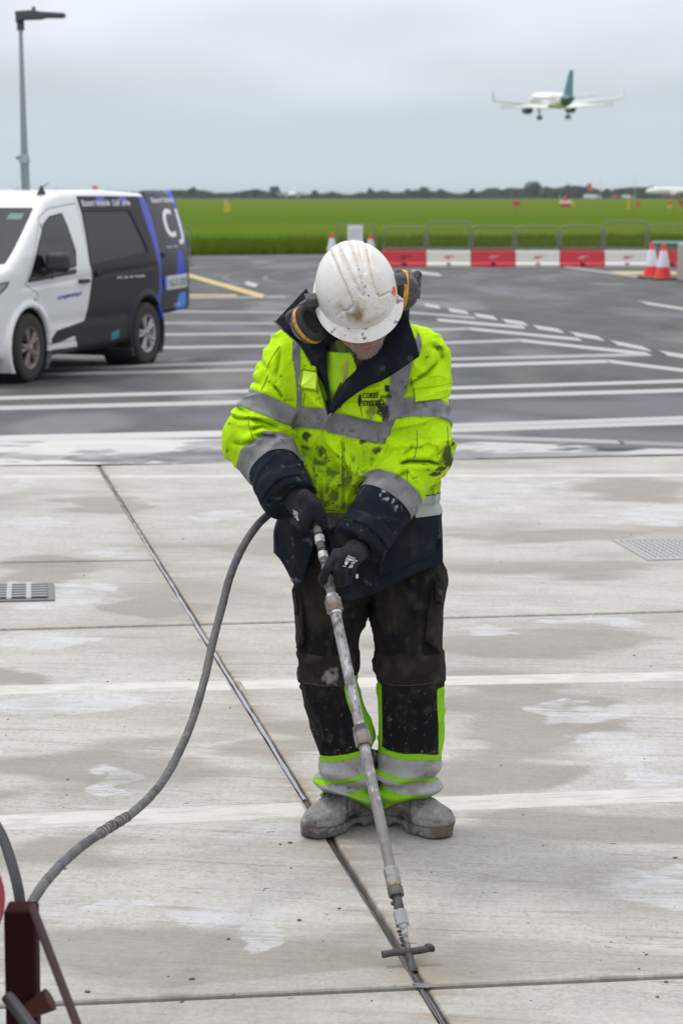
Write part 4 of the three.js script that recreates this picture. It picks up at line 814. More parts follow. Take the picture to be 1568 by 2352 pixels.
  for (const s of [-0.38, 0.38]) { const seat = mesh('seat', rbox(0.48, 0.16, 0.5, 0.06, s, 0.68, 0.42), cloth, van); mesh('seat_back', (() => { const g = rbox(0.46, 0.6, 0.14, 0.06); g.rotateX(-0.2); g.translate(s, 1.03, 0.15); return g; })(), cloth, seat); mesh('headrest', rbox(0.25, 0.17, 0.10, 0.045, s, 1.43, 0.06), cloth, seat); }
  mesh('steering_wheel', (() => { const g = new THREE.TorusGeometry(0.18, 0.018, 8, 28); g.rotateX(-0.5); g.translate(-0.38, 1.08, 1.0); return g; })(), trim, van);
  mesh('permit', (() => { const g = box(0.16, 0.10, 0.004); g.rotateX(-0.97); g.translate(0.52, 1.60, 0.905); return g; })(), std([0.5, 0.75, 0.70], 0.6), van);
  mesh('permit', (() => { const g = box(0.22, 0.12, 0.004); g.rotateX(-0.97); g.translate(0.52, 1.165, 1.52); return g; })(), std([0.6, 0.78, 0.74], 0.6), van);
  // details on the outside
  const mirror = mesh('mirror', (() => { const g = rbox(0.24, 0.20, 0.15, 0.06, 0, 0, 0, 4); g.rotateY(0.15); g.translate(1.02, 1.155, 0.98); return g; })(), trim, van); mesh('mirror_arm', merged([rod(V(0.87, 1.06, 1.02), V(1.0, 1.10, 0.99), 0.035, 0.045, 10), rod(V(0.885, 0.985, 1.36), V(0.885, 1.05, 0.36), 0.022, 0.028, 8)]), trim, mirror);
  const mirrorR = mesh('mirror', rbox(0.24, 0.20, 0.15, 0.06, -1.02, 1.155, 0.98, 4), trim, van); mesh('mirror_arm', rod(V(-0.87, 1.06, 1.02), V(-1.0, 1.10, 0.99), 0.035, 0.045, 10), trim, mirrorR);
  mesh('handle', rbox(0.04, 0.042, 0.22, 0.016, 0.905, 0.945, 0.18, 3), trim, doorL);
  mesh('handle', rbox(0.03, 0.06, 0.09, 0.014, 0.897, 1.005, -0.155, 3), dark, van);
  mesh('antenna', merged([new THREE.ConeGeometry(0.055, 0.11, 14).translate(0.60, 1.86, 0.50), rod(V(0.60, 1.88, 0.49), V(0.60, 1.93, 0.34), 0.008, 0.004, 6)]), trim, van);
  mesh('roof_beacon', merged([new THREE.CylinderGeometry(0.028, 0.035, 0.05, 16).translate(0.30, 1.885, -1.30)]), std([0.55, 0.16, 0.05], 0.4), van);
  const lampSheet = (k, lift) => sheet((u, v) => {
    const z = lerp(1.70 + k, 2.06 - k, u), lo = lerp(0.985, 0.76, Math.pow(u, 0.7)) + k, hi = lerp(0.990, 0.955, u) - k, y = lerp(lo, Math.max(hi, lo + 0.002), v); let x = 1.0; for (let i = 0; i < 40; i++) x -= hull(x, y, z) * 0.8; return V(clamp(x, 0.5, 0.92) + lift, y, z);
  }, 18, 8, 0.004);
  for (const s of [1, -1]) {
    const rimG2 = lampSheet(0, 0.004), lensG = lampSheet(0.018, 0.009);
    const headlight = mesh('headlight', s < 0 ? mirrorX(lensG) : lensG, new THREE.MeshPhysicalMaterial({ color: 0x8f979e, roughness: 0.12, clearcoat: 1, side: THREE.DoubleSide }), van);
    mesh('headlight_rim', s < 0 ? mirrorX(rimG2) : rimG2, trim, headlight);
  }
  mesh('fuel_flap', rbox(0.008, 0.03, 0.05, 0.003, 0.896, 0.80, 1.22), std([0.45, 0.40, 0.2], 0.6), van);
  mesh('exhaust', rod(V(-0.35, 0.18, -0.4), V(-0.35, 0.2, -1.7), 0.035, 0.035, 10), dark, van);
  // wheels
  const tyre = std([0.028, 0.025, 0.023], 0.9), alloyR = std([0.34, 0.33, 0.32], 0.45, 0.4), alloyF = std([0.20, 0.165, 0.15], 0.6, 0.3);
  const tyreG = new THREE.LatheGeometry([[0.205, -0.095], [0.27, -0.105], [0.315, -0.098], [0.333, -0.07], [0.335, 0], [0.333, 0.07], [0.315, 0.098], [0.27, 0.105], [0.205, 0.095]].map(([r, y]) => new THREE.Vector2(r, y)), 44); tyreG.rotateZ(-Math.PI / 2);
  const rimG = (() => {
    const l = []; const ring = new THREE.LatheGeometry([[0.19, 0.02], [0.215, 0.085], [0.205, 0.095], [0.185, 0.08], [0.178, 0.02]].map(([r, y]) => new THREE.Vector2(r, y)), 40); ring.rotateZ(-Math.PI / 2); l.push(ring);
    for (let i = 0; i < 5; i++) for (const o of [-0.17, 0.17]) { const a = i / 5 * Math.PI * 2 + o + 0.3, b = i / 5 * Math.PI * 2 + o * 0.55 + 0.3; l.push(rod(V(0.075, Math.cos(b) * 0.05, Math.sin(b) * 0.05), V(0.07, Math.cos(a) * 0.19, Math.sin(a) * 0.19), 0.019, 0.024, 8)); }
    const hub = new THREE.CylinderGeometry(0.05, 0.062, 0.03, 24); hub.rotateZ(-Math.PI / 2); hub.translate(0.08, 0, 0); l.push(hub); return merged(l);
  })();
  const discG = (() => { const g = new THREE.CylinderGeometry(0.185, 0.185, 0.01, 28); g.rotateZ(Math.PI / 2); g.translate(0.015, 0, 0); return g; })();
  const wheel0 = new THREE.Group(); wheel0.name = 'wheel'; mesh('tyre', tyreG, tyre, wheel0); mesh('rim', rimG, alloyR, wheel0); mesh('brake_disc', discG, dark, wheel0);
  mesh('hub_cap', (() => { const g = new THREE.SphereGeometry(0.03, 14, 8); g.scale(0.4, 1, 1); g.translate(0.097, 0, 0); return g; })(), std([0.25, 0.26, 0.30], 0.4, 0.4), wheel0);
  for (const [s, wz] of [[1, 1.331], [1, -1.331], [-1, 1.331], [-1, -1.331]]) {
    const w = s === 1 && wz > 0 ? wheel0 : wheel0.clone(); w.position.set(s * 0.795, 0.335, wz); w.rotation.y = s < 0 ? Math.PI : wz > 0 ? 0.06 : 0; van.add(w);
    if (s === 1 && wz > 0) continue;
  }
  van.children.filter((c) => c.name === 'wheel' && c.position.z > 0).forEach((c) => c.traverse((m) => { if (m.name === 'rim') m.material = alloyF; }));
  // writing on the side
  const print = (w, h, text, color, font) => { const t = canvasTex(w, h, (c) => { c.clearRect(0, 0, w, h); c.fillStyle = color; c.font = font; c.textBaseline = 'middle'; c.textAlign = 'center'; c.fillText(text, w / 2, h / 2, w * 0.96); }); return std([1, 1, 1], 0.6, 0, { map: t, transparent: true, alphaTest: 0.4 }); };
  const onSide = (name, z0, y0, z1, y1, h, mat, parent = van) => {           // a strip of lettering lying on the left flank, from z0 (its left) to z1
    const g = sheet((u, v) => { const z = lerp(z0, z1, u), y = lerp(y0, y1, u) + (v - 0.5) * h; let x = 1.0; for (let i = 0; i < 30; i++) x -= hull(x, y, z) * 0.9; return V(x + 0.004, y, z); }, 16, 3, 0.001); return mesh(name, g, mat, parent);
  };
  onSide('roof_lettering', -0.03, 1.725, -1.22, 1.728, 0.095, print(1024, 96, 'Escort Vehicle  Call  Info', '#e4e4ec', 'bold 84px sans-serif'));
  onSide('side_lettering', -0.50, 0.955, -1.36, 0.955, 0.05, print(512, 40, 'Paint · Saw · Seal · Sweeping', '#c9cbd8', 'bold 30px sans-serif'));
  onSide('door_lettering', 0.88, 0.79, 0.16, 0.83, 0.075, print(512, 64, '■- cj-engineering.ie', '#2b3aa8', 'bold 46px sans-serif'), doorL);
  onSide('teal_sticker', -0.47, 0.345, -0.66, 0.37, 0.085, tealTag);
  for (const [z0, z1] of [[-0.42, -0.60], [-0.95, -1.12]]) onSide('roof_stripe', z0, 1.765, z1, 1.765, 0.05, std([0.10, 0.12, 0.55], 0.5));
  // the open rear door, swung out behind the corner
  const hx = 0.835, hz = -1.79, W = 0.80, lean = (y) => -0.205 * Math.pow(clamp((y - 1.0) / 0.85, 0, 1), 1.6);
  const Y0 = (u) => 0.52 + 0.03 * u, Y1 = (u) => 1.86;
  const skin = (u, v) => { const y = lerp(Y0(u), Y1(u), v), r = 0.06, e = Math.max(0, v - 0.93) / 0.07, k = Math.max(0, 0.06 - v) / 0.06; return V(hx + lean(y) + 0.05 * Math.sin(u * Math.PI) * 0.4 - 0.015 * u, y, hz - u * (W - 0.07 * e * e - 0.05 * k * k)); };
  const doorMat = std([1, 1, 1], 0.4, 0, { map: canvasTex(512, 1024, (c, w, h) => {
    c.fillStyle = '#2c2b2e'; c.fillRect(0, 0, w, h);
    c.fillStyle = '#242326'; c.fillRect(0, h * 0.50, w, h * 0.5);
    c.fillStyle = '#2b33b8'; c.beginPath(); c.moveTo(w * 0.70, 0); c.lineTo(w, 0); c.lineTo(w, h * 0.10); c.bezierCurveTo(w * 0.80, h * 0.2, w * 0.95, h * 0.4, w * 0.9, h * 0.46); c.lineTo(w, h * 0.47); c.lineTo(w, h * 0.25); c.lineTo(w * 0.86, h * 0.12); c.closePath(); c.fill();
    c.beginPath(); c.moveTo(w * 0.60, h * 0.50); c.lineTo(w * 0.74, h * 0.50); c.lineTo(w * 0.86, h * 0.70); c.lineTo(w * 0.50, h * 0.70); c.closePath(); c.fill();
    c.fillStyle = '#2f7fd0'; c.beginPath(); c.moveTo(w * 0.58, h * 0.86); c.lineTo(w * 0.84, h * 0.85); c.lineTo(w * 0.86, h); c.lineTo(w * 0.46, h); c.closePath(); c.fill();
    c.fillStyle = '#dcdce2'; c.font = 'bold 60px sans-serif'; c.fillText('Escort Vehicle', w * 0.16, h * 0.10, w * 0.8);
    c.font = 'bold 330px sans-serif'; c.fillText('C', w * 0.30, h * 0.385, w * 0.46); c.fillText('J', w * 0.80, h * 0.385, w * 0.24);
    c.font = 'bold 36px sans-serif'; c.fillStyle = '#b9bac8'; c.fillText('Paint · Saw', w * 0.26, h * 0.475, w * 0.5); c.fillText('cj-eng', w * 0.42, h * 0.955, w * 0.36);
  }) });
  const rd = mesh('rear_door', sheet((u, v) => skin(u, v), 20, 30, 0.055), doorMat, van); tag(rd, 'open black rear door with blue stripes and a large white letter C');
  mesh('door_trim', sheet((u, v) => { const p = skin(lerp(0.04, 0.96, u), lerp(0.03, 0.97, v)); p.x -= 0.062; return p; }, 12, 16, 0.012), std([0.05, 0.05, 0.055], 0.8), rd);
  const plate = sheet((u, v) => { const p = skin(lerp(0.10, 0.88, u), lerp(0.185, 0.30, v)); p.x += 0.012; return p; }, 8, 2, 0.008);
  mesh('number_plate', plate, std([1, 1, 1], 0.5, 0, { map: canvasTex(512, 128, (c, w, h) => { c.fillStyle = '#b9bdb9'; c.fillRect(0, 0, w, h); c.fillStyle = '#3a6fc4'; c.fillRect(0, 0, w * 0.09, h); c.fillStyle = '#4c524e'; c.font = 'bold 92px sans-serif'; c.fillText('162-D-2088', w * 0.13, h * 0.78, w * 0.83); }) }), rd);
  mesh('door_handle', (() => { const p = skin(0.06, 0.475); return rbox(0.03, 0.05, 0.10, 0.012, p.x + 0.015, p.y, p.z); })(), dark, rd);
  for (const v of [0.15, 0.72]) { const p = skin(0, v); mesh('hinge', rbox(0.07, 0.09, 0.06, 0.015, p.x - 0.02, p.y, p.z + 0.03), trim, rd); }
}

// ================================================================ THE WORKER
const PB = V(0.07, 0, -6.55);
const worker = thing('person', PB, 0, 'person in a stained yellow jacket and white hard hat, bent over a metal lance', 'person');
const put = (name, g, mat, parent = worker) => mesh(name, moved(g, PB), mat, parent);
const Y = (v, z = -6.45) => at(784, v, z).y;

// ---------------------------------------------------------------- head
const HEAD = V(0.044, 1.525, -6.285), HQ = new THREE.Quaternion().setFromEuler(new THREE.Euler(0.79, 0.05, 0.20, 'ZYX'));
const HI = HQ.clone().invert(), hm = new THREE.Matrix4().makeRotationFromQuaternion(HI).elements;
const toHead = (x, y, z, o) => { x -= HEAD.x; y -= HEAD.y; z -= HEAD.z; o[0] = hm[0] * x + hm[4] * y + hm[8] * z; o[1] = hm[1] * x + hm[5] * y + hm[9] * z; o[2] = hm[2] * x + hm[6] * y + hm[10] * z; };
const fromHead = (x, y, z) => V(x, y, z).applyQuaternion(HQ).add(HEAD);
{
  const o = [0, 0, 0], NB = V(0.05, 1.30, -6.43), NT = fromHead(0, -0.05, -0.02), FS = 1.10;
  const face = (x, y, z) => {
    toHead(x, y, z, o); o[0] /= FS; o[1] = o[1] > 0.03 ? o[1] : 0.03 + (o[1] - 0.03) / FS; o[2] /= FS; const X = Math.abs(o[0]), yy = o[1], zz = o[2];
    let d = ell(o[0], yy, zz, 0, 0.03, -0.01, 0.078, 0.105, 0.098);
    d = smin(d, ell(o[0], yy, zz, 0, -0.055, 0.028, 0.062, 0.072, 0.066), 0.03);       // jaw
    d = smin(d, ell(o[0], yy, zz, 0, -0.105, 0.070, 0.030, 0.020, 0.022), 0.025);      // chin
    d = smin(d, ell(X, yy, zz, 0.042, -0.030, 0.062, 0.026, 0.026, 0.022), 0.022);     // cheeks
    d = smin(d, ell(X, yy, zz, 0.030, 0.028, 0.080, 0.030, 0.010, 0.012), 0.016);      // brow
    d = smax(d, -ell(X, yy, zz, 0.031, 0.010, 0.094, 0.017, 0.011, 0.012), 0.010);     // eye sockets
    d = smin(d, ell(X, yy, zz, 0.031, 0.010, 0.077, 0.012, 0.011, 0.010), 0.003);      // eyes
    d = smin(d, seg(o[0], yy, zz, { x: 0, y: 0.018, z: 0.084 }, { x: 0, y: -0.028, z: 0.108 }, 0.009, 0.0135), 0.012); // nose
    d = smin(d, ell(X, yy, zz, 0.013, -0.030, 0.094, 0.009, 0.008, 0.011), 0.006);     // nostrils
    d = smin(d, ell(o[0], yy, zz, 0, -0.053, 0.084, 0.032, 0.013, 0.013), 0.012);      // moustache
    d = smin(d, ell(o[0], yy, zz, 0, -0.066, 0.088, 0.021, 0.0045, 0.008), 0.004);     // upper lip
    d = smin(d, ell(o[0], yy, zz, 0, -0.077, 0.087, 0.019, 0.006, 0.009), 0.004);      // lower lip
    d = smax(d, -ell(o[0], yy, zz, 0, -0.0715, 0.096, 0.024, 0.0015, 0.012), 0.003);   // mouth line
    d = smin(d, Math.max(ell(X, yy, zz, 0.082, -0.005, -0.012, 0.010, 0.034, 0.022), -ell(X, yy, zz, 0.090, -0.004, -0.008, 0.006, 0.022, 0.012)), 0.006); // ears
    d = smin(d, seg(x, y, z, NT, NB, 0.060, 0.068), 0.03);                              // neck
    return d + (zz > 0.05 && yy < -0.03 ? vn(o[0] * 420, yy * 420, zz * 420) * 0.0007 : 0);
  };
  const g = netMesh(face, [-0.12, 1.22, -6.55], [0.20, 1.66, -6.12], 0.0034);
  paint(g, (c, x, y, z) => {
    toHead(x, y, z, o); o[0] /= FS; o[1] = o[1] > 0.03 ? o[1] : 0.03 + (o[1] - 0.03) / FS; o[2] /= FS; set3(c, 0.29, 0.095, 0.066);
    mix3(c, 0.36, 0.09, 0.065, Math.exp(-(Math.pow(o[0] / 0.02, 2) + Math.pow((o[1] + 0.022) / 0.026, 2))) * 0.8);
    const beard = sstep(-0.036, -0.050, o[1] + 0.15 * Math.max(0, Math.abs(o[0]) - 0.03)) * sstep(0.02, 0.045, o[2]) * (1 - 0.8 * Math.exp(-Math.pow((o[1] + 0.072) / 0.006, 2)) * sstep(0.026, 0.014, Math.abs(o[0])));
    const grey = 0.5 + 0.5 * vn(x * 500, y * 500, z * 500); mix3(c, 0.42 + 0.2 * grey, 0.37 + 0.2 * grey, 0.33 + 0.2 * grey, beard * (0.14 + 0.26 * grey));
    const n = fbm(x * 60, y * 60, z * 60, 3); for (let i = 0; i < 3; i++) c[i] *= 1 + n * 0.15;
  });
  put('body', g, painted(0.6));
  const whisk = [];
  for (let i = 0; i < 900; i++) {
    const ox = (rnd() * 2 - 1) * 0.042, m = rnd() < 0.45, oy = m ? -0.050 - rnd() * 0.012 : -0.082 - rnd() * 0.038;
    const a = fromHead(ox, oy, 0.16), dir = V(0, 0, -1).applyQuaternion(HQ), p = touch(face, a, dir, 0.12); if (p.distanceTo(a) > 0.115) continue;
    const e = V(ox * 6 + (rnd() - 0.5) * 0.5, -1, 0.5 + rnd() * 0.4).normalize().applyQuaternion(HQ).multiplyScalar(0.004 + 0.004 * rnd()).add(p); whisk.push(rod(p, e, 0.0004, 0.00025, 3));
  }
  const wm = put('whiskers', merged(whisk), std([0.40, 0.37, 0.34], 0.7)); tag(wm, null, null, null, 'stuff');
}
// ---------------------------------------------------------------- hard hat
const HELM = (() => {
  const NU = 300, NV = 190, pos = [], idx = [], col = [], C = [0, 0.022, -0.006], R = [0.1085, 0.130, 0.136];
  const G = [ // grooves: [lateral, angle forward of the crown], width, depth
    [[[-0.46, -1.0], [-0.43, -0.4], [-0.36, 0.2], [-0.26, 0.62], [-0.20, 0.85], [-0.22, 0.97], [-0.34, 1.06], [-0.52, 1.10], [-0.60, 1.20]], 0.030, 0.0045, 1],
    [[[0.46, -1.0], [0.44, -0.4], [0.40, 0.2], [0.385, 0.62], [0.40, 0.84], [0.47, 0.93], [0.62, 0.93], [0.76, 0.93], [0.82, 1.05]], 0.030, 0.0045, 1],
    [[[-0.25, -1.0], [-0.22, -0.4], [-0.15, 0.15], [-0.06, 0.5], [0.03, 0.75], [0.09, 0.80]], 0.045, 0.0060, 0.7],
    [[[0.06, -1.0], [0.08, -0.4], [0.105, 0.1], [0.12, 0.45], [0.115, 0.8]], 0.042, 0.0056, 0.6],
    [[[0.26, -1.0], [0.25, -0.4], [0.24, 0.1], [0.235, 0.35]], 0.042, 0.0035, 0.2]];
  const near = (L, x, w) => { let d = 1e9, t = 0; for (let i = 0; i < L.length - 1; i++) { const ex = L[i + 1][0] - L[i][0], ey = L[i + 1][1] - L[i][1], h = clamp(((x - L[i][0]) * ex + (w - L[i][1]) * ey) / (ex * ex + ey * ey), 0, 1), q = Math.hypot(x - L[i][0] - ex * h, w - L[i][1] - ey * h); if (q < d) { d = q; t = (i + h) / (L.length - 1); } } return [d, t]; };
  const peak = (p) => { const c = Math.cos(p); return c > 0 ? 0.006 + 0.027 * Math.pow(c, 1.2) : 0.006; };
  for (let j = 0; j <= NV; j++) for (let i = 0; i <= NU; i++) {
    const p = i / NU * Math.PI * 2 - Math.PI, v = j / NV; let x, y, z; const c = [0.60, 0.585, 0.555];
    const TH = 1.50, sp = Math.sin(p), cp = Math.cos(p);
    if (v <= 0.80) {
      const th = v / 0.80 * TH, st = Math.pow(Math.sin(th), 0.86), ct = Math.cos(th);
      const X = st * sp, w = Math.atan2(st * cp, ct);
      let bump = 0; const back = sstep(-1.0, -0.6, w);
      for (const [L, wd, dp, dirt] of G) { const [d, t] = near(L, X, w), e = Math.exp(-d * d / (wd * wd)); bump -= e * dp * back; const br = vn(X * 26, w * 26, dirt * 9) + 0.35 * vn(X * 70, w * 70, 3); if (dirt > 0.3) mix3(c, 0.10, 0.085, 0.07, Math.exp(-d * d / (wd * wd * 0.10)) * clamp(br * 2.2 + (dirt - 0.75), 0, 0.92) * sstep(0.02, 0.15, t) * sstep(1.0, 0.86, t)); }
      const inner = sstep(0.0, 0.03, near(G[0][0], X, w)[0]);
      const panel = X > lerp(-0.42, -0.22, sstep(-0.2, 0.8, w)) && X < 0.40 ? 1 : 0; bump += panel * inner * 0.0012;
      const rr = 1 + bump / 0.125; x = C[0] + R[0] * X * rr; y = C[1] + R[1] * Math.pow(Math.max(ct, 0), 0.88) * rr; z = C[2] + R[2] * st * cp * rr;
      // grime: a tan haze, soot where the front panel meets the brow, chips
      const hz = fbm(X * 4 + 3, w * 4, 2, 4), hz2 = fbm(X * 11, w * 11, 8, 4);
      mix3(c, 0.50, 0.42, 0.33, clamp(hz * 1.3 + 0.10 + hz2 * 0.5, 0, 0.5) * sstep(0.85, 0.25, Math.abs(X - 0.05)));
      const soot = (a, b, ra, rb, k) => { const d = Math.hypot((X - a) / ra, (w - b) / rb) + hz2 * 0.6; mix3(c, 0.19, 0.13, 0.075, clamp(1.15 - d, 0, 1) * k); };
      soot(-0.20, 1.20, 0.28, 0.17, 0.9); soot(-0.12, 1.10, 0.14, 0.22, 0.8); soot(-0.50, 0.98, 0.2, 0.13, 0.55); soot(0.1, 1.36, 0.5, 0.1, 0.3);
      const sp1 = vn(X * 60, w * 60, 5), sp2 = vn(X * 28, w * 28, 9); if (sp1 > 0.80) mix3(c, 0.12, 0.10, 0.08, (sp1 - 0.80) * 5 * (w > 0.4 ? 1 : 0.5)); if (sp2 > 0.88 && w > 0.5) mix3(c, 0.05, 0.045, 0.04, 0.85);
      if (Math.hypot((X - 0.20) / 0.022, (w - 0.83) / 0.030) + hz2 < 1) set3(c, 0.03, 0.03, 0.03);
      if (Math.hypot((X - 0.86) / 0.05, (w - 1.0) / 0.2) < 1 && X > 0.5) set3(c, 0.70, 0.11, 0.02);
    } else {
      const k = (v - 0.80) / 0.20, e = peak(p), th = TH, st = Math.pow(Math.sin(th), 0.86), bx = R[0] * st * sp, bz = C[2] + R[2] * st * cp, by = C[1] + R[1] * Math.pow(Math.cos(th), 0.88);
      const nx = sp, nz = cp; let out, drop;
      if (k < 0.6) { const q = k / 0.6; out = e * q; drop = -0.003 - 0.30 * e * q * q * (cp > 0 ? 1 : 0.5) - 0.007 * q; }
      else if (k < 0.75) { const q = (k - 0.6) / 0.15 * Math.PI; out = e + 0.0018 * Math.sin(q); drop = -0.010 - 0.30 * e * (cp > 0 ? 1 : 0.5) - 0.0018 * (1 - Math.cos(q)); }
      else { const q = (k - 0.75) / 0.25; out = e * (1 - q) - 0.004 * q; drop = -0.0136 - 0.30 * e * (1 - q) * (1 - q) * (cp > 0 ? 1 : 0.5); }
      x = bx + nx * out; z = bz + nz * out; y = by + drop;
      const a = vn(x * 90, z * 90, 3), b = vn(x * 240, z * 240, 6); mix3(c, 0.06, 0.055, 0.05, clamp((a * 0.75 + b * 0.35 - 0.46) * 5, 0, 0.92) * (cp > 0.2 ? 1 : 0.2)); mix3(c, 0.42, 0.34, 0.26, clamp(fbm(x * 30, z * 30, 2, 3), 0, 0.35));
      if (k < 0.05) mix3(c, 0.30, 0.25, 0.2, 0.5 * clamp(0.5 + fbm(x * 50, z * 50, 5, 3) * 2, 0, 1));
    }
    pos.push(x, y, z); col.push(...c);
    if (i && j) { const W = NU + 1, b = (j - 1) * W + i; idx.push(b - 1, b, b + W, b - 1, b + W, b + W - 1); }
  }
  const g = new THREE.BufferGeometry(); g.setAttribute('position', new THREE.BufferAttribute(new Float32Array(pos), 3)); g.setAttribute('color', new THREE.BufferAttribute(new Float32Array(col), 3)); g.setIndex(idx); g.computeVertexNormals();
  const n = g.attributes.normal.array, P = g.attributes.position.array;   // join the seam
  for (let j = 0; j <= NV; j++) { const a = 3 * j * (NU + 1), b = a + 3 * NU; for (let q = 0; q < 3; q++) { const s = n[a + q] + n[b + q]; n[a + q] = n[b + q] = s; } }
  g.applyQuaternion(HQ); g.translate(HEAD.x, HEAD.y, HEAD.z); return g;
})();
const hat = put('hard_hat', HELM, painted(0.42)); tag(hat, 'scuffed white hard hat with grooves and black grime');
put('sweat_band', (() => { const g = new THREE.CylinderGeometry(0.092, 0.096, 0.028, 40, 1, true); g.scale(1, 1, 1.18); g.translate(0, 0.008, -0.004); g.applyQuaternion(HQ); g.translate(HEAD.x, HEAD.y, HEAD.z); return g; })(), std([0.03, 0.03, 0.03], 0.9), hat);

// ---------------------------------------------------------------- ear defenders on the hard hat
const earBlack = painted(0.5), earGrime = (o, x, y, z) => { set3(o, 0.026, 0.027, 0.029); mix3(o, 0.20, 0.18, 0.15, clamp((fbm(x * 110, y * 110, z * 110, 4) - 0.08) * 2.2, 0, 0.6)); };
function muff(c, inward, upHint, long, short, pivot) {
  const t = new THREE.Group(); t.name = 'ear_defender'; worker.add(t);
  const zA = inward.clone().normalize(), xA = upHint.clone().addScaledVector(zA, -upHint.dot(zA)).normalize(), yA = zA.clone().cross(xA), B = new THREE.Matrix4().makeBasis(xA, yA, zA).setPosition(c);
  const lathe = (pts) => { const g = new THREE.LatheGeometry(pts.map(([r, y]) => new THREE.Vector2(r, y)), 48); g.rotateX(Math.PI / 2); g.scale(long / 0.05, short / 0.05, 1); g.applyMatrix4(B); return g; };
  put('cup', paint(lathe([[0, -0.031], [0.018, -0.030], [0.031, -0.025], [0.041, -0.014], [0.0465, -0.002], [0.048, 0.005]]), earGrime), earBlack, t);
  const yb = lathe([[0.048, 0.005], [0.0495, 0.006], [0.0495, 0.0165], [0.048, 0.0175]]); paint(yb, (o, x, y, z) => { set3(o, 0.62, 0.27, 0.012); mix3(o, 0.12, 0.09, 0.05, clamp((fbm(x * 130, y * 130, z * 130, 4) - 0.02) * 3, 0, 0.8)); }); put('yellow_band', yb, painted(0.6), t);
  put('cushion', lathe([[0.048, 0.0175], [0.049, 0.024], [0.047, 0.031], [0.040, 0.034], [0.033, 0.032], [0.030, 0.022], [0.028, 0.010], [0, 0.008]]), std([0.016, 0.016, 0.017], 0.75), t);
  return [t, zA, xA];
}
{
  const pl = fromHead(-0.122, 0.030, 0.0), pr = fromHead(0.120, 0.040, 0.0), ax = V(1, 0, 0).applyQuaternion(HQ);
  const cl = at(702, 750, -6.245), cr = at(933, 668, -6.29);
  for (const [p, c, inw, hint, l, s, sg] of [[pl, cl, V(0.62, 0.42, 0.66), V(-0.5, 0.8, 0.1), 0.055, 0.044, -1], [pr, cr, V(-0.97, 0.08, 0.20), V(-0.1, 1, 0), 0.056, 0.047, 1]]) {
    const [t, zA, xA] = muff(c, inw, hint, l, s, p);
    const disc = new THREE.CylinderGeometry(0.021, 0.024, 0.030, 28); disc.applyQuaternion(new THREE.Quaternion().setFromUnitVectors(V(0, 1, 0), ax)); disc.translate(p.x, p.y, p.z);
    put('pivot', paint(merged([disc, (() => { const g = new THREE.BoxGeometry(0.030, 0.052, 0.038); g.applyQuaternion(HQ); const q = p.clone().addScaledVector(V(0, 1, 0).applyQuaternion(HQ), -0.018).addScaledVector(ax, -sg * 0.006); g.translate(q.x, q.y, q.z); return g; })()]), earGrime), earBlack, t);
    const out = zA.clone().multiplyScalar(-0.034), up = xA.clone().multiplyScalar(0.046), b = c.clone().add(up).addScaledVector(zA, -0.012), e = c.clone().add(out.clone().multiplyScalar(0.82)), m = p.clone().addScaledVector(ax, sg * 0.010).lerp(b, 0.55).addScaledVector(zA, -0.008);
    const arm = tube([p.clone().addScaledVector(ax, sg * 0.010), p.clone().addScaledVector(ax, sg * 0.016).lerp(m, 0.4), m, b.clone().addScaledVector(zA, -0.016), e.clone().addScaledVector(xA, 0.02), e.clone().addScaledVector(xA, -0.018)], 0.0105, 40, 12); put('arm', paint(arm, earGrime), earBlack, t);
  }
}
// ---------------------------------------------------------------- jacket
const AL = { s: V(-0.126, 1.350, -6.475), e: V(-0.226, 1.138, -6.430), w: at(667, 1149, -6.255), r: [0.092, 0.081, 0.069] };
const AR = { s: V(0.203, 1.352, -6.480), e: V(0.212, 1.112, -6.365), w: at(823, 1252, -6.210), r: [0.094, 0.082, 0.071] };
for (const A of [AL, AR]) { A.l1 = A.s.distanceTo(A.e); A.l2 = A.e.distanceTo(A.w); A.d2 = A.w.clone().sub(A.e).normalize(); A.d1 = A.e.clone().sub(A.s).normalize(); A.n1 = V(0, 0, 1).cross(A.d1).normalize(); A.n2 = V(0.2, 1, 0.3).cross(A.d2).normalize(); }
const torso = stack([[0.66, 0.062, -6.515, 0.205, 0.150], [0.78, 0.052, -6.510, 0.232, 0.165], [0.88, 0.050, -6.505, 0.232, 0.165], [0.945, 0.053, -6.503, 0.220, 0.158], [1.0, 0.052, -6.50, 0.214, 0.165], [1.10, 0.05, -6.495, 0.205, 0.168], [1.20, 0.047, -6.485, 0.204, 0.162], [1.30, 0.045, -6.47, 0.200, 0.150], [1.37, 0.042, -6.455, 0.190, 0.135], [1.42, 0.042, -6.44, 0.165, 0.115], [1.46, 0.044, -6.43, 0.120, 0.095], [1.49, 0.046, -6.42, 0.085, 0.080]]);
const ARM = [0, 0, 0];                                    // after armD: along the sleeve, distance, which segment
function armD(A, x, y, z) {
  const a = seg(x, y, z, A.s, A.e, A.r[0], A.r[1]), sa = SEG[0]; const b = seg(x, y, z, A.e, A.w, A.r[1], A.r[2]), sb = SEG[0];
  ARM[0] = a < b ? Math.min(sa, A.l1) : A.l1 + Math.max(sb, 0); if (sa < A.l1 && sa > A.l1 - 0.08 && sb > 0 && sb < 0.08) ARM[0] = lerp(Math.min(sa, A.l1), A.l1 + sb, clamp((a - b) / 0.02 + 0.5, 0, 1));
  let d = smin(a, b, 0.03); const end = (x - A.w.x) * A.d2.x + (y - A.w.y) * A.d2.y + (z - A.w.z) * A.d2.z;
  d = smax(d, end, 0.008); ARM[1] = d; ARM[2] = end; return d;
}
const fold = (n) => { const r = 1 - Math.min(1, Math.abs(n) * 2.1); return r * r; };
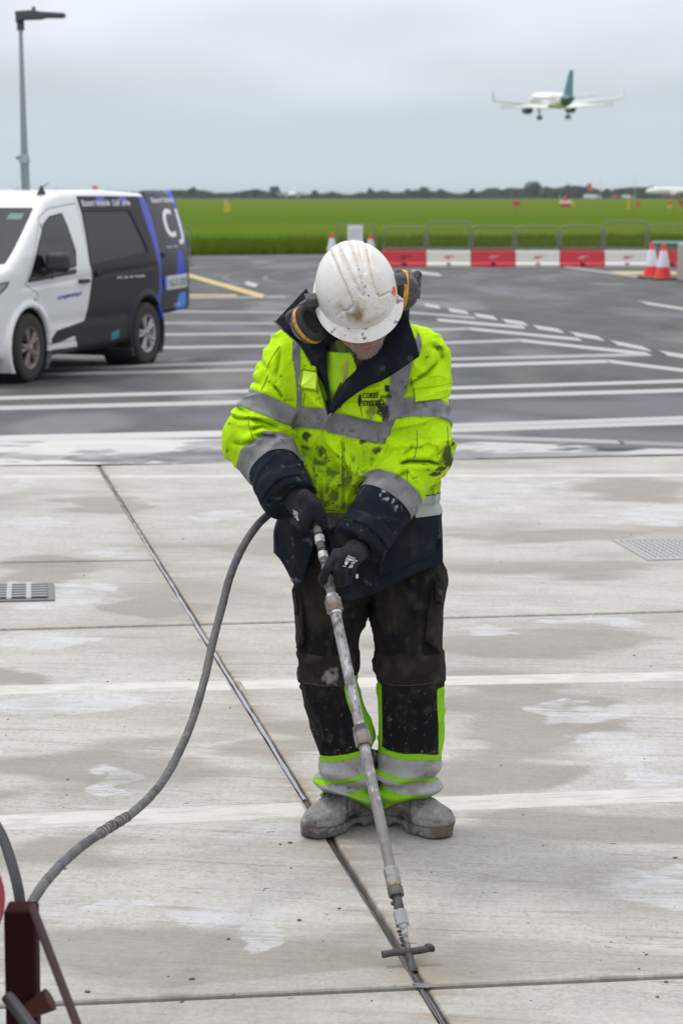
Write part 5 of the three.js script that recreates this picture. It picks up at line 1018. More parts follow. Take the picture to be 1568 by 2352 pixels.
function sleeveFolds(A, x, y, z, s) {
  const ox = x - A.e.x, oy = y - A.e.y, oz = z - A.e.z, D = s < A.l1 ? A.d1 : A.d2, N = s < A.l1 ? A.n1 : A.n2, q = ox * N.x + oy * N.y + oz * N.z, bx = D.y * N.z - D.z * N.y, by = D.z * N.x - D.x * N.z, bz = D.x * N.y - D.y * N.x, r = ox * bx + oy * by + oz * bz;
  const near = Math.exp(-Math.pow((s - A.l1) / 0.085, 2)), k = A === AL ? 3 : 8;
  const w = s + 0.35 * q + 0.02 * vn(s * 14, q * 9, k);
  return fold(vn(w * 25, q * 6.5, r * 6.5 + k)) * (0.0065 + 0.013 * near) + fold(vn(w * 13 + 4, q * 9 + 2, r * 9)) * 0.0055 + vn(x * 11, y * 11, z * 11) * 0.003 - 0.004;
}
// the front edge of the overlap, and the open V above it (front view, metres)
const EDGE = [[0.95, -0.068], [1.087, -0.073], [1.157, -0.060], [1.222, -0.034], [1.26, -0.012]].map(([y, x]) => [y, x]);
const edgeX = (y) => { let i = 0; while (i < EDGE.length - 2 && y > EDGE[i + 1][0]) i++; const t = (y - EDGE[i][0]) / (EDGE[i + 1][0] - EDGE[i][0]); return lerp(EDGE[i][1], EDGE[i + 1][1], t); };
const VNECK = [[-0.036, 1.215], [-0.062, 1.30], [-0.075, 1.40], [-0.060, 1.50], [0.15, 1.50], [0.14, 1.40], [0.075, 1.335], [0.010, 1.265]];
const hemAt = (x, z) => { const front = sstep(-6.56, -6.42, z); return lerp(0.80, x < -0.02 ? lerp(0.815, 0.715, sstep(-0.19, -0.11, x)) : lerp(0.700, 0.785, sstep(0.0, 0.28, x)), front); };
const OPENING = [[-0.128, 0.60], [-0.112, 0.73], [-0.066, 0.885], [-0.052, 0.905], [-0.036, 0.885], [0.004, 0.73], [0.012, 0.60]];
// creases pressed into the sleeves: [front-view line, depth, width]
const CREASE = [
  [[[517, 925], [548, 936], [573, 950]], 0.009, 0.007], [[[573, 956], [606, 962], [640, 976]], 0.016, 0.008], [[[528, 951], [552, 957], [575, 956]], 0.009, 0.006], [[[577, 979], [606, 973], [634, 983]], 0.012, 0.007], [[[588, 992], [612, 990], [638, 995]], 0.009, 0.006], [[[628, 880], [642, 896], [651, 912]], 0.010, 0.006], [[[560, 850], [575, 873], [600, 882]], 0.006, 0.008], [[[536, 1010], [560, 1012], [590, 1004]], 0.007, 0.008], [[[592, 800], [600, 830], [618, 850]], 0.006, 0.009], [[[634, 860], [640, 840], [646, 800]], 0.006, 0.006],
  [[[911, 928], [935, 878], [976, 855], [1013, 821]], 0.011, 0.008], [[[912, 1052], [935, 1044], [980, 1046], [1016, 1058]], 0.015, 0.007], [[[920, 1034], [931, 1024], [944, 1012]], 0.008, 0.006], [[[980, 1041], [1000, 1032], [1020, 1016]], 0.009, 0.008], [[[930, 1008], [950, 1016], [968, 1012]], 0.006, 0.007], [[[900, 1085], [922, 1070], [940, 1066]], 0.006, 0.007], [[[985, 790], [1005, 800], [1020, 830]], 0.006, 0.009]].map(([L, d, w]) => ({ P: L.map(([u, v]) => { const p = at(u, v, -6.43); return [p.x, p.y]; }), d, w }));
for (const c of CREASE) { c.box = [Math.min(...c.P.map((p) => p[0])) - 0.05, Math.max(...c.P.map((p) => p[0])) + 0.05, Math.min(...c.P.map((p) => p[1])) - 0.05, Math.max(...c.P.map((p) => p[1])) + 0.05]; }
function creaseAt(x, y) {
  let s = 0;
  for (const c of CREASE) {
    if (x < c.box[0] || x > c.box[1] || y < c.box[2] || y > c.box[3]) continue;
    let best = 1e9, sg = 1, t = 0; for (let i = 0; i < c.P.length - 1; i++) { const a = c.P[i], b = c.P[i + 1], ex = b[0] - a[0], ey = b[1] - a[1], h = clamp(((x - a[0]) * ex + (y - a[1]) * ey) / (ex * ex + ey * ey), 0, 1), dx = x - a[0] - ex * h, dy = y - a[1] - ey * h, q = Math.hypot(dx, dy); if (q < best) { best = q; sg = Math.sign(ex * dy - ey * dx) || 1; t = (i + h) / (c.P.length - 1); } }
    const f = sstep(0, 0.18, t) * sstep(1.02, 0.8, t) * 0.8 + 0.2, u = best * sg / c.w;
    s += f * c.d * 1.25 * (-1.25 * Math.exp(-u * u * 2.2) + 0.55 * Math.exp(-Math.pow((u - 1.9) / 1.5, 2)) + 0.35 * Math.exp(-Math.pow((u + 2.2) / 1.6, 2)));
  }
  return s;
}
const JK = { arm: 0, s: 0, dT: 0 };
function jacket(x, y, z) {
  const t0 = torso(x, y, z), l = armD(AL, x, y, z), sl = ARM[0], el = ARM[2], r = armD(AR, x, y, z), sr = ARM[0], er = ARM[2];
  let t = t0;
  if (Math.abs(t) < 0.05) {
    const f = z > -6.52 ? 1 : 0;
    const waist = Math.exp(-Math.pow((y - 0.985) / 0.05, 2)), skirt = sstep(0.93, 0.85, y);
    t -= fold(vn(x * 9 + y * 5, y * 13 - x * 3, z * 7)) * 0.013 * (1 - skirt) * sstep(0.95, 1.02, y) + fold(vn(x * 17 - y * 9 + 2, y * 8 + x * 6, 4 + z * 6)) * 0.008 + waist * fold(vn(x * 34, y * 9, z * 20)) * 0.008 + skirt * (fold(vn(x * 8 + y * 2, y * 3.2, z * 8)) * 0.012 + vn(x * 13, y * 5, z * 13) * 0.004);
    if (y < 1.25 && y > 0.93) t -= f * 0.0055 * sstep(-0.003, 0.003, x - edgeX(y)) * sstep(0.19, 0.12, x) + f * 0.003 * Math.exp(-Math.pow((x - edgeX(y)) / 0.005, 2));
    t += f * 0.0035 * Math.exp(-Math.pow((x - 0.004 + 0.01 * (y - 1)) / 0.0035, 2)) * sstep(0.95, 0.97, y) * sstep(1.22, 1.15, y);        // centre seam
    t += 0.0065 * Math.exp(-Math.pow((y - 0.946 - 0.03 * x) / 0.007, 2)) - 0.003 * Math.exp(-Math.pow((y - 0.925) / 0.014, 2));                    // waist seam
  }
  const hem = hemAt(x, z) - y; t = smax(t, hem, 0.006);
  t = Math.max(t, -Math.max(t0 + 0.014, y - 0.86));                                            // hollow under the hem
  if (z > -6.45 && y < 0.95) t = Math.max(t, -Math.max(polyD(OPENING, x, y), -(t0 + 0.05)));
  let ll = l, rr = r;
  if (Math.abs(l) < 0.04) { ll -= sleeveFolds(AL, x, y, z, sl); if (z > -6.54) ll -= creaseAt(x, y); ll -= 0.004 * sstep(0.062, 0.056, -el); }
  if (Math.abs(r) < 0.04) { rr -= sleeveFolds(AR, x, y, z, sr); if (z > -6.52) rr -= creaseAt(x, y); rr -= 0.004 * sstep(0.062, 0.056, -er); }
  ll = Math.max(ll, -Math.max(l + 0.013, -el - 0.05)); rr = Math.max(rr, -Math.max(r + 0.013, -er - 0.05));
  JK.dT = t0; if (ll < rr) { JK.arm = 1; JK.s = sl; JK.dA = l; } else { JK.arm = 2; JK.s = sr; JK.dA = r; }
  let d = smin(t, Math.min(ll, rr), 0.012 + 0.03 * sstep(1.22, 1.36, y));
  const vn1 = polyD(VNECK, x, y); if (z > -6.43 && vn1 < 0.05) d = smax(d, -Math.max(vn1, -(t0 + 0.045)), 0.006);
  return d;
}
const jg = netMesh(jacket, [-0.36, 0.66, -6.72], [0.36, 1.52, -6.12], 0.0036, 0.02);
// which region a point of the jacket belongs to
const isArm = (x, y, z) => { jacket(x, y, z); return JK.dA < JK.dT - 0.004; };
const yb1 = (x) => (x < -0.04 ? 1.203 - 0.05 * (x + 0.1) * 0 : 1.196 - 0.20 * (x + 0.04));
const braceX = [(y) => lerp(-0.132, -0.138, sstep(1.2, 1.42, y)), (y) => (y < 1.35 ? lerp(0.135, 0.163, sstep(1.18, 1.36, y)) : lerp(0.163, 0.232, sstep(1.34, 1.43, y)))];
const bandFn = (x, y, z) => {                              // silver tape, negative inside
  const arm = isArm(x, y, z);
  if (arm) { const A = JK.arm === 1 ? AL : AR, s = JK.s, b1 = JK.arm === 1 ? 0.155 : 0.172, b2 = JK.arm === 1 ? A.l1 + 0.098 : A.l1 + 0.158; return Math.min(Math.abs(s - b1) - 0.0275, Math.abs(s - b2) - 0.0285); }
  let d = Math.abs(y - yb1(x)) - 0.0285;
  const bi = x < 0.02 ? 0 : 1, top = y - yb1(x) + 0.02; const bx = braceX[bi](y); if (top > 0) d = Math.min(d, Math.max(Math.abs(x - bx) - 0.0245, z < -6.60 ? 0.02 : -1));
  const side = x > 0.20 ? Math.abs(y - 0.955) - 0.028 : 1; d = Math.min(d, side);
  return d;
};
const navyFn = (x, y, z) => {                              // navy cloth, negative inside
  const arm = isArm(x, y, z);
  if (arm) { const A = JK.arm === 1 ? AL : AR; return (JK.arm === 1 ? A.l1 + 0.126 : A.l1 + 0.186) - JK.s; }
  return y - (x > 0.20 ? 0.985 : 0.945 + 0.03 * x);
};
const [bandG, rest1] = cutMesh(jg, bandFn), [navyG, yellowG] = cutMesh(rest1, navyFn);
const onFront = (u, v, ru, rv, k, z = -6.34) => { const p = at(u, v, z), q = 6.34 / 5400; return [p.x, p.y, ru * q, rv * q, k]; };
const stains = [[865, 1033, 14, 11, 0.95], [855, 1011, 36, 6, 0.95], [737, 1037, 10, 13, 0.9], [704, 1004, 12, 9, 0.95], [701, 1031, 14, 6, 0.9], [748, 1052, 6, 16, 0.8], [735, 1064, 13, 7, 0.8], [827, 1120, 30, 18, 0.95], [800, 1100, 16, 9, 0.8], [845, 1140, 22, 12, 0.8], [875, 1092, 14, 3, 0.8], [762, 1090, 18, 26, 0.7], [770, 1135, 16, 14, 0.75], [752, 1118, 10, 18, 0.7], [745, 1160, 12, 10, 0.7], [800, 1160, 30, 8, 0.6], [852, 938, 14, 26, 0.75], [862, 905, 10, 12, 0.55], [840, 962, 10, 4, 0.6], [893, 862, 5, 5, 0.8], [695, 1050, 8, 30, 0.5]].map((s) => onFront(...s));
for (let i = 0; i < 85; i++) { const u = 700 + 160 * rnd(), v = 1012 + 160 * rnd(), w = Math.exp(-Math.pow((u - 762) / 45, 2)); if (rnd() < 0.35 + 0.6 * w) stains.push(onFront(u, v, 1.5 + 5 * rnd() * rnd(), 2 + 7 * rnd() * rnd(), 0.65 + 0.3 * rnd())); }
const smear = [[1024, 1030, 13, 27, 1], [1028, 1056, 13, 16, 1], [1037, 1012, 6, 12, 1], [1012, 1066, 14, 6, 0.95], [992, 1077, 16, 5, 0.95], [1033, 1075, 8, 14, 0.8], [978, 1064, 6, 4, 0.9], [1018, 1043, 12, 12, 0.7]].map((s) => onFront(...s, -6.42));
for (let i = 0; i < 26; i++) smear.push(onFront(925 + 110 * rnd(), 990 + 130 * rnd(), 1 + 4 * rnd() * rnd(), 1 + 3 * rnd() * rnd(), 0.7, -6.42));
function grime(o, x, y, z, arm) {  // stains and dirt, with painted crease and torso shade mixed in
  const n = fbm(x * 32, y * 32, z * 32, 4), n2 = fbm(x * 90, y * 90, z * 90, 3), n3 = fbm(x * 11 + 5, y * 11, z * 11, 3);
  let k = 0;
  if (!arm && z > -6.50) { for (const [a, b, ra, rb, s] of stains) { const d = Math.hypot((x - a) / ra, (y - b) / rb); if (d > 2.4) continue; k = Math.max(k, sstep(1.2, 0.35, d - n * 0.9 - n2 * 1.1) * s); }
    const n4 = fbm(x * 130 + y * 30, y * 70 - x * 20, z * 90, 4); k = Math.max(k, clamp((n4 * 1.2 + n * 0.6 + n3 * 0.35 - 0.22) * 2.0, 0, 0.6) * sstep(1.16, 1.07, y)); }
  if (arm && x > 0.1) for (const [a, b, ra, rb, s] of smear) { const d = Math.hypot((x - a) / ra, (y - b) / rb) - n * 1.1 - n2 * 0.4; k = Math.max(k, sstep(1.1, 0.55, d) * s); }
  if (arm) k = Math.max(k, clamp((fbm(x * 26, y * 60, z * 26, 4) + n2 * 0.4 - 0.40) * 3.4, 0, 0.7));
  else k = Math.max(k, clamp((n + n2 * 0.6 - 0.42) * 3.5, 0, 0.7));
  mix3(o, 0.040, 0.042, 0.022, clamp(k, 0, 0.97));
  if (arm && z > -6.52) { const cr = creaseAt(x, y); k = Math.max(k, 0); mix3(o, 0.10, 0.17, 0.008, clamp((-cr - 0.003) * 70, 0, 0.75)); }  // dark green shade painted into the sleeve crease valleys
  const filmShade = clamp(fbm(x * 9, y * 9, z * 9, 4) * 1.3 + (arm ? 0.05 : 0.05 + 0.62 * sstep(1.17, 1.07, y)), 0, 0.85) * (arm ? 0.55 : sstep(1.3, 1.0, y) * 0.75 + 0.25); o[0] *= 1 - 0.62 * filmShade; o[1] *= 1 - 0.55 * filmShade; const wv = 1 + 0.10 * n + 0.09 * vn(x * 170, y * 170, z * 170); o[0] *= wv; o[1] *= wv;  // dirt film; the shade between the arms is painted into it too
  return k;
}
paint(yellowG, (o, x, y, z) => { const arm = isArm(x, y, z); set3(o, 0.43, 0.68, 0.006); grime(o, x, y, z, arm); const e = bandFn(x, y, z); if (e < 0.006) { o[0] *= 0.72; o[1] *= 0.75; } });  // yellow darkened beside the tape: painted edge shade that doubles as a seam
paint(bandG, (o, x, y, z) => { const arm = isArm(x, y, z); const n = fbm(x * 40, y * 40, z * 40, 4); set3(o, 0.160, 0.160, 0.166); const k = 1 + n * 0.55; for (let i = 0; i < 3; i++) o[i] *= k; const e = fbm(x * 70, y * 70, z * 70, 3); mix3(o, 0.06, 0.055, 0.05, clamp((e - 0.33) * 5, 0, 0.7)); if (x > 0.2 && !arm && y < 1.0) set3(o, 0.30, 0.31, 0.30); });
const dusty = (o, x, y, z, base) => { set3(o, ...base); const n = fbm(x * 20, y * 20, z * 20, 4), s = vn(x * 210, y * 210, z * 210), t = fbm(x * 60 + y * 20, y * 60, z * 60, 4); mix3(o, 0.040, 0.039, 0.034, clamp(n * 0.9 - 0.02, 0, 0.5)); mix3(o, 0.20, 0.20, 0.19, clamp((t - 0.38) * 2.5, 0, 0.3)); if (s > 0.86) mix3(o, 0.30, 0.29, 0.27, (s - 0.86) * 3.2); };
paint(navyG, (o, x, y, z) => { const arm = isArm(x, y, z); dusty(o, x, y, z, [0.008, 0.0115, 0.0195]); if (!arm && y > 0.903 && y < 0.945 + 0.03 * x && x < 0.17 && x > -0.14) { set3(o, 0.085, 0.08, 0.07); const n = fbm(x * 40, y * 40, z * 40, 4); mix3(o, 0.03, 0.03, 0.028, clamp(n + 0.2, 0, 0.7)); }
  if (arm && x > 0.1) { const A = AR, q = (JK.s - A.l1 - 0.198) / 0.018, e = fbm(x * 90, y * 90, z * 90, 4); if (Math.abs(q) < 1.2 && x < 0.15) mix3(o, 0.45, 0.45, 0.46, clamp((e - 0.05) * 5, 0, 0.85) * (1 - Math.abs(q) / 1.2)); } });
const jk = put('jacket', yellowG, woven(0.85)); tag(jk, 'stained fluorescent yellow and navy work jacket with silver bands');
put('reflective_band', puff(bandG, 0.0012), woven(0.6, 0.6), jk);
put('navy_cloth', navyG, woven(0.9), jk);

// things sewn on the jacket
const onJacket = (x, y, lift, f = jacket) => { const p = touch(f, V(x, y, -6.0), V(0, 0, -1), 0.7); p.z += lift; return p; };
const fluo = woven(0.85), navyMat = woven(0.9), thread = std([0.035, 0.05, 0.006], 0.9);
const patchOn = (name, quad, lift, thick, mat, paintFn, parent = jk, nu = 24, nv = 24) => {       // quad: lower left, lower right, upper right, upper left in the front view
  const g = sheet((u, v) => { const x = lerp(lerp(quad[0][0], quad[1][0], u), lerp(quad[3][0], quad[2][0], u), v), y = lerp(lerp(quad[0][1], quad[1][1], u), lerp(quad[3][1], quad[2][1], u), v); return onJacket(x, y, lift); }, nu, nv, thick);
  if (paintFn) paint(g, paintFn); return put(name, g, mat, parent);
};
const Q = (z, ...uv) => uv.map(([u, v]) => { const p = at(u, v, z); return [p.x, p.y]; });
const yl = (o, x, y, z) => { set3(o, 0.43, 0.68, 0.006); grime(o, x, y, z, false); };
{
  const pk = patchOn('chest_pocket', Q(-6.32, [684, 897], [729, 902], [733, 852], [691, 846]), 0.0045, 0.005, fluo, yl);
  const win = Q(-6.32, [690, 891], [723, 895], [727, 858], [697, 854]); patchOn('pocket_window', win, 0.0062, 0.002, new THREE.MeshPhysicalMaterial({ color: 0xd8ff30, roughness: 0.2, clearcoat: 0.7 }), null, pk);
  const line = (a, b, z, r = 0.0009, n = 26) => tube(Array.from({ length: n }, (_, i) => { const t = i / (n - 1), p = at(lerp(a[0], b[0], t), lerp(a[1], b[1], t), z); return onJacket(p.x, p.y, 0.0009 + (r > 0.0015 ? 0.004 : 0)); }), r, n * 2, 5);
  const seams = [[[785, 1015], [786, 1172]], [[789, 1015], [790, 1172]], [[700, 905], [695, 940]], [[826, 925], [832, 955]], [[745, 1175], [832, 1178]]].map(([a, b]) => line(a, b, -6.33));
  put('stitching', merged(seams), thread, jk);
  const armSeam = (pts) => { const l = new THREE.CatmullRomCurve3(pts.map(([u, v]) => at(u, v, -6.43))).getPoints(22); return tube(l.map((p) => onJacket(p.x, p.y, 0.0004)), 0.0011, 44, 5); };
  put('sleeve_seam', merged([[[643, 793], [628, 815], [617, 835], [612, 851]], [[616, 860], [608, 880], [601, 895]], [[573, 950], [574, 966], [580, 985], [590, 1008]], [[947, 874], [948, 900], [949, 926]], [[953, 978], [953, 1008], [945, 1040]], [[931, 1056], [930, 1090], [929, 1126]], [[1024, 972], [1024, 1000], [1022, 1030]]].map(armSeam)), std([0.09, 0.14, 0.01], 0.9), jk);
  put('pocket_stitching', merged([[[687, 894], [727, 899]], [[687, 894], [693, 849]], [[693, 849], [731, 855]], [[727, 899], [731, 855]]].map(([a, b]) => line(a, b, -6.32, 0.0022))), std([0.20, 0.27, 0.01], 0.9), pk);
  // sleeve pocket on the worker's left arm
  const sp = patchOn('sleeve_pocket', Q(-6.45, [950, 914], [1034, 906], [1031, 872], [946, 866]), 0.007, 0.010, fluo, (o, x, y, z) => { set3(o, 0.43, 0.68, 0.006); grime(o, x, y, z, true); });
  patchOn('pocket_flap', Q(-6.45, [944, 884], [1032, 878], [1029, 862], [943, 862]), 0.011, 0.005, fluo, (o, x, y, z) => { set3(o, 0.42, 0.66, 0.006); grime(o, x, y, z, true); }, sp);
  // printed lettering on the chest
  const logo = canvasTex(512, 384, (c, w, h) => {
    c.clearRect(0, 0, w, h); c.fillStyle = '#14160c'; c.font = 'bold 74px sans-serif'; c.fillText('CORE', 78, 150, 190); c.save(); c.beginPath(); c.rect(276, 86, 26, 80); c.rect(330, 120, 200, 50); c.clip(); c.fillText('DRILLING', 272, 150, 226); c.restore();
    c.fillText('SERVICES', 66, 226, 250); c.beginPath(); c.ellipse(38, 170, 24, 62, 0.12, 0, 7); c.fill();
    for (let i = 0; i < 900; i++) { const a = rnd() * 6.3, r = Math.pow(rnd(), 1.6), cx = i % 2 ? 330 : 400, cy = i % 2 ? 235 : 290; c.globalAlpha = 0.5 + rnd() * 0.5; c.fillRect(cx + Math.cos(a) * r * 70, cy + Math.sin(a) * r * 90, 2 + rnd() * 8, 2 + rnd() * 16); }
    for (let i = 0; i < 260; i++) { c.globalAlpha = 0.4 + 0.5 * rnd(); c.fillRect(395 + rnd() * 60, 20 + rnd() * 60, 3 + rnd() * 6, 3 + rnd() * 7); }
  });
  patchOn('chest_lettering', Q(-6.32, [820, 968], [902, 968], [902, 880], [820, 880]), 0.0022, 0.0008, std([1, 1, 1], 0.8, 0, { map: logo, transparent: true, alphaTest: 0.35 }), null);
  // collar: the two turned-out navy facings, their zip and press studs
  const facing = (O, I, bulge) => {
    const co = new THREE.CatmullRomCurve3(O, false, 'centripetal'), ci = new THREE.CatmullRomCurve3(I, false, 'centripetal');
    return [sheet((u, v) => { const a = co.getPoint(v), b = ci.getPoint(v), p = a.lerp(b, u); p.z += bulge * Math.sin(u * Math.PI) * sstep(0, 0.25, v) + fold(vn(p.x * 22, p.y * 15, 3)) * 0.005 * Math.sin(u * Math.PI); return p; }, 26, 60, 0.006), co];
  };
  const up = (u, v, z, lift) => { const p = at(u, v, z), q = onJacket(p.x, p.y, lift); return q.z < -6.46 ? at(u, v, -6.40) : q; };
  const navyC = (o, x, y, z) => { set3(o, 0.009, 0.012, 0.019); mix3(o, 0.05, 0.05, 0.048, clamp(fbm(x * 30, y * 30, z * 30, 4) * 0.7 - 0.05, 0, 0.4)); const s = vn(x * 190, y * 190, z * 190); if (s > 0.86) mix3(o, 0.3, 0.3, 0.28, (s - 0.86) * 3); };
  const [gl, cl] = facing([up(757, 950, -6.31, 0.006), up(748, 915, -6.31, 0.012), up(735, 880, -6.31, 0.014), up(712, 832, -6.31, 0.014), up(688, 793, -6.32, 0.012), at(658, 764, -6.345), at(632, 738, -6.385)], [up(760, 950, -6.31, 0.002), at(753, 912, -6.325), at(751, 880, -6.325), at(750, 830, -6.330), at(748, 780, -6.345), at(735, 720, -6.375), at(703, 662, -6.42)], 0.010);
  const fl = put('collar_facing', paint(gl, navyC), navyMat, jk);
  const [gr, cr] = facing([up(755, 955, -6.31, 0.004), up(768, 940, -6.31, 0.010), up(800, 913, -6.30, 0.016), up(835, 888, -6.30, 0.020), up(880, 870, -6.30, 0.024), at(925, 843, -6.285), at(963, 818, -6.285)], [at(757, 951, -6.327), at(768, 925, -6.325), at(790, 884, -6.318), at(822, 848, -6.310), at(855, 815, -6.305), at(885, 775, -6.315), at(925, 690, -6.36)], 0.014);
  const fr = put('collar_facing', paint(gr, navyC), navyMat, jk);
  // collar standing behind the neck
  const back = sheet((u, v) => { const a = lerp(-2.62, 2.62, u), r = 0.098 + 0.012 * v + 0.01 * vn(u * 6, v, 2), y = 1.405 + 0.11 * v; return V(0.050 + Math.sin(a) * r * 1.18, y + 0.012 * Math.cos(a * 2), -6.415 - Math.cos(a) * r * 0.95); }, 60, 14, 0.008);
  put('collar', paint(back, navyC), navyMat, jk);
  const piping = (O, k) => { const pts = O.getPoints(60); return tube(pts, k, 120, 5); };
  put('collar_piping', piping(cr, 0.0013), std([0.42, 0.55, 0.06], 0.8), fr);
  const teeth = (curve, n, parent) => { const l = []; for (let i = 0; i <= n; i++) { const p = curve.getPoint(i / n), t = curve.getTangent(i / n); const g = new THREE.BoxGeometry(0.0042, 0.0028, 0.004); g.applyQuaternion(new THREE.Quaternion().setFromUnitVectors(V(0, 1, 0), t)); g.translate(p.x - 0.0015, p.y, p.z + 0.001); l.push(g); } const m = put('zip', merged(l), std([0.012, 0.012, 0.013], 0.5), parent); m.userData.kind = 'stuff'; };
  teeth(cl, 70, fl); teeth(new THREE.CatmullRomCurve3([at(757, 945, -6.322), at(765, 920, -6.322), at(776, 896, -6.318), at(784, 880, -6.314)]), 22, fr);
  const stud = (u, v, z, r = 0.0062) => { const p = at(u, v, z), g = new THREE.TorusGeometry(r, 0.002, 8, 18); g.translate(p.x, p.y, p.z); const c = new THREE.CylinderGeometry(r * 0.8, r * 0.9, 0.003, 16); c.rotateX(Math.PI / 2); c.translate(p.x, p.y, p.z); return merged([g, c]); };
  const studM = std([0.035, 0.035, 0.037], 0.35, 0.6); put('press_stud', stud(777, 931, -6.300), studM, fr); put('press_stud', stud(941, 823, -6.272), studM, fr); put('press_stud', stud(878, 846, -6.272), studM, fr); put('press_stud', stud(652, 727, -6.375, 0.004), studM, fl);
  put('press_stud', (() => { const p = at(670, 1341, -6.35), q = onJacket(p.x, p.y, 0.002); const g = new THREE.SphereGeometry(0.005, 12, 8); g.translate(q.x, q.y, q.z); return g; })(), std([0.25, 0.15, 0.14], 0.4, 0.5), jk);
  // cuff straps and the side pocket welt
  const cuff = (name, A, s0, s1, a0, a1) => {
    const D = A.d2, X = V(0, 0, 1).addScaledVector(D, -D.z).normalize(), Yv = D.clone().cross(X);
    return sheet((u, v) => { const s = lerp(s0, s1, v), a = lerp(a0, a1, u), c = A.e.clone().addScaledVector(D, s), d = X.clone().multiplyScalar(Math.cos(a)).addScaledVector(Yv, Math.sin(a)); const p = touch(jacket, c.clone().addScaledVector(d, 0.13), d.clone().multiplyScalar(-1), 0.13); return p.addScaledVector(d, 0.006); }, 20, 6, 0.006);
  };
  put('cuff_strap', paint(cuff('l', AL, AL.l2 - 0.050, AL.l2 - 0.012, -0.9, 0.9), navyC), navyMat, jk); put('cuff_strap', paint(cuff('r', AR, AR.l2 - 0.062, AR.l2 - 0.022, -1.1, 0.7), navyC), navyMat, jk);
  patchOn('pocket_welt', Q(-6.36, [868, 1322], [1000, 1280], [1004, 1190], [880, 1215]), 0.005, 0.006, navyMat, navyC); patchOn('side_tab', Q(-6.42, [1008, 1262], [1016, 1258], [1017, 1238], [1010, 1240]), 0.006, 0.005, navyMat, navyC);
  put('zip_pull', (() => { const p = at(820, 1328, -6.30), q = onJacket(p.x, p.y, 0.004); return rbox(0.007, 0.012, 0.003, 0.001, q.x, q.y, q.z); })(), std([0.7, 0.7, 0.7], 0.4), jk);
}
// the fleece under the jacket and the lanyard
{
  const under = (x, y, z) => { let d = torso(x, y, z) + 0.034; d = smin(d, Math.max(seg(x, y, z, { x: 0.03, y: 1.30, z: -6.40 }, { x: 0.045, y: 1.415, z: -6.365 }, 0.086, 0.074), y - 1.415), 0.03); d = Math.max(d, -seg(x, y, z, { x: 0.045, y: 1.36, z: -6.37 }, { x: 0.045, y: 1.50, z: -6.33 }, 0.062, 0.068)); d -= fold(vn(x * 20, y * 7, z * 12)) * 0.004; d = Math.max(d, 1.15 - y, z < -6.47 ? 0.01 : -1); return smax(d, -(ell(x, y, z, 0.052, 1.345, -6.25, 0.030, 0.055, 0.06)), 0.006); };
  const g = netMesh(under, [-0.16, 1.14, -6.5], [0.22, 1.46, -6.2], 0.0045); paint(g, (o, x, y, z) => { set3(o, 0.33, 0.62, 0.008); if (x > 0.045 + (1.34 - y) * 0.5 || y > 1.385) set3(o, 0.012, 0.02, 0.016); const n = fbm(x * 30, y * 30, z * 30, 3); mix3(o, 0.2, 0.3, 0.02, clamp(n, 0, 0.4)); });
  put('fleece', g, painted(0.9));
  const lan = put('lanyard', sheet((u, v) => { const p = at(lerp(788, 800, v) + (u - 0.5) * 7, lerp(890, 806, v), lerp(-6.327, -6.30, Math.sin(v * 2.6))); return p; }, 3, 24, 0.002), std([0.40, 0.33, 0.09], 0.8));
}

// ---------------------------------------------------------------- trousers
const legL = stack([[0.02, 0.020, -6.575, 0.074, 0.085], [0.08, 0.016, -6.565, 0.076, 0.084], [0.13, 0.012, -6.555, 0.078, 0.084], [0.17, 0.010, -6.545, 0.080, 0.086], [0.225, 0.012, -6.54, 0.075, 0.086], [0.30, 0.004, -6.54, 0.090, 0.092], [0.40, -0.026, -6.525, 0.082, 0.092], [0.476, -0.036, -6.515, 0.080, 0.094], [0.55, -0.036, -6.52, 0.086, 0.10], [0.64, -0.030, -6.53, 0.099, 0.112], [0.74, -0.026, -6.535, 0.108, 0.122], [0.86, 0.0, -6.535, 0.115, 0.125]]);
const legR = stack([[0.02, 0.178, -6.585, 0.070, 0.085], [0.08, 0.184, -6.57, 0.072, 0.084], [0.13, 0.190, -6.555, 0.079, 0.085], [0.17, 0.189, -6.545, 0.084, 0.088], [0.225, 0.194, -6.54, 0.093, 0.09], [0.30, 0.195, -6.535, 0.093, 0.094], [0.40, 0.191, -6.52, 0.091, 0.096], [0.476, 0.190, -6.51, 0.092, 0.097], [0.55, 0.188, -6.515, 0.095, 0.102], [0.64, 0.184, -6.53, 0.104, 0.112], [0.74, 0.184, -6.535, 0.108, 0.122], [0.86, 0.13, -6.535, 0.115, 0.125]]);
const hemL = (x, z) => 0.082 + 0.46 * (z + 6.55) - 0.34 * (x - 0.02), hemR = (x, z) => 0.076 + 0.44 * (z + 6.55) + 0.22 * (x - 0.19);
function legFolds(x, y, z, k, cx, cz) {
  const low = Math.exp(-Math.pow((y - 0.13) / 0.055, 2)), knee = Math.exp(-Math.pow((y - 0.46) / 0.06, 2)), tilt = (k ? -0.18 : 0.22) * (x - cx) + 0.1 * (z - cz), w = y + tilt + 0.012 * vn(x * 14, y * 8, z * 14 + k);
  const ring = Math.sin((w - 0.035) / 0.064 * Math.PI * 2 - 0.9);
  return low * (0.014 * ring + 0.004) + fold(vn(x * 7, w * 19, z * 7 + k * 5)) * (0.0036 + 0.007 * knee + 0.007 * low) + fold(vn(x * 12 + y * 5, y * 5 + k, z * 12)) * 0.009 * sstep(0.2, 0.3, y) + vn(x * 15, y * 9, z * 15) * 0.002 - 0.003;
}
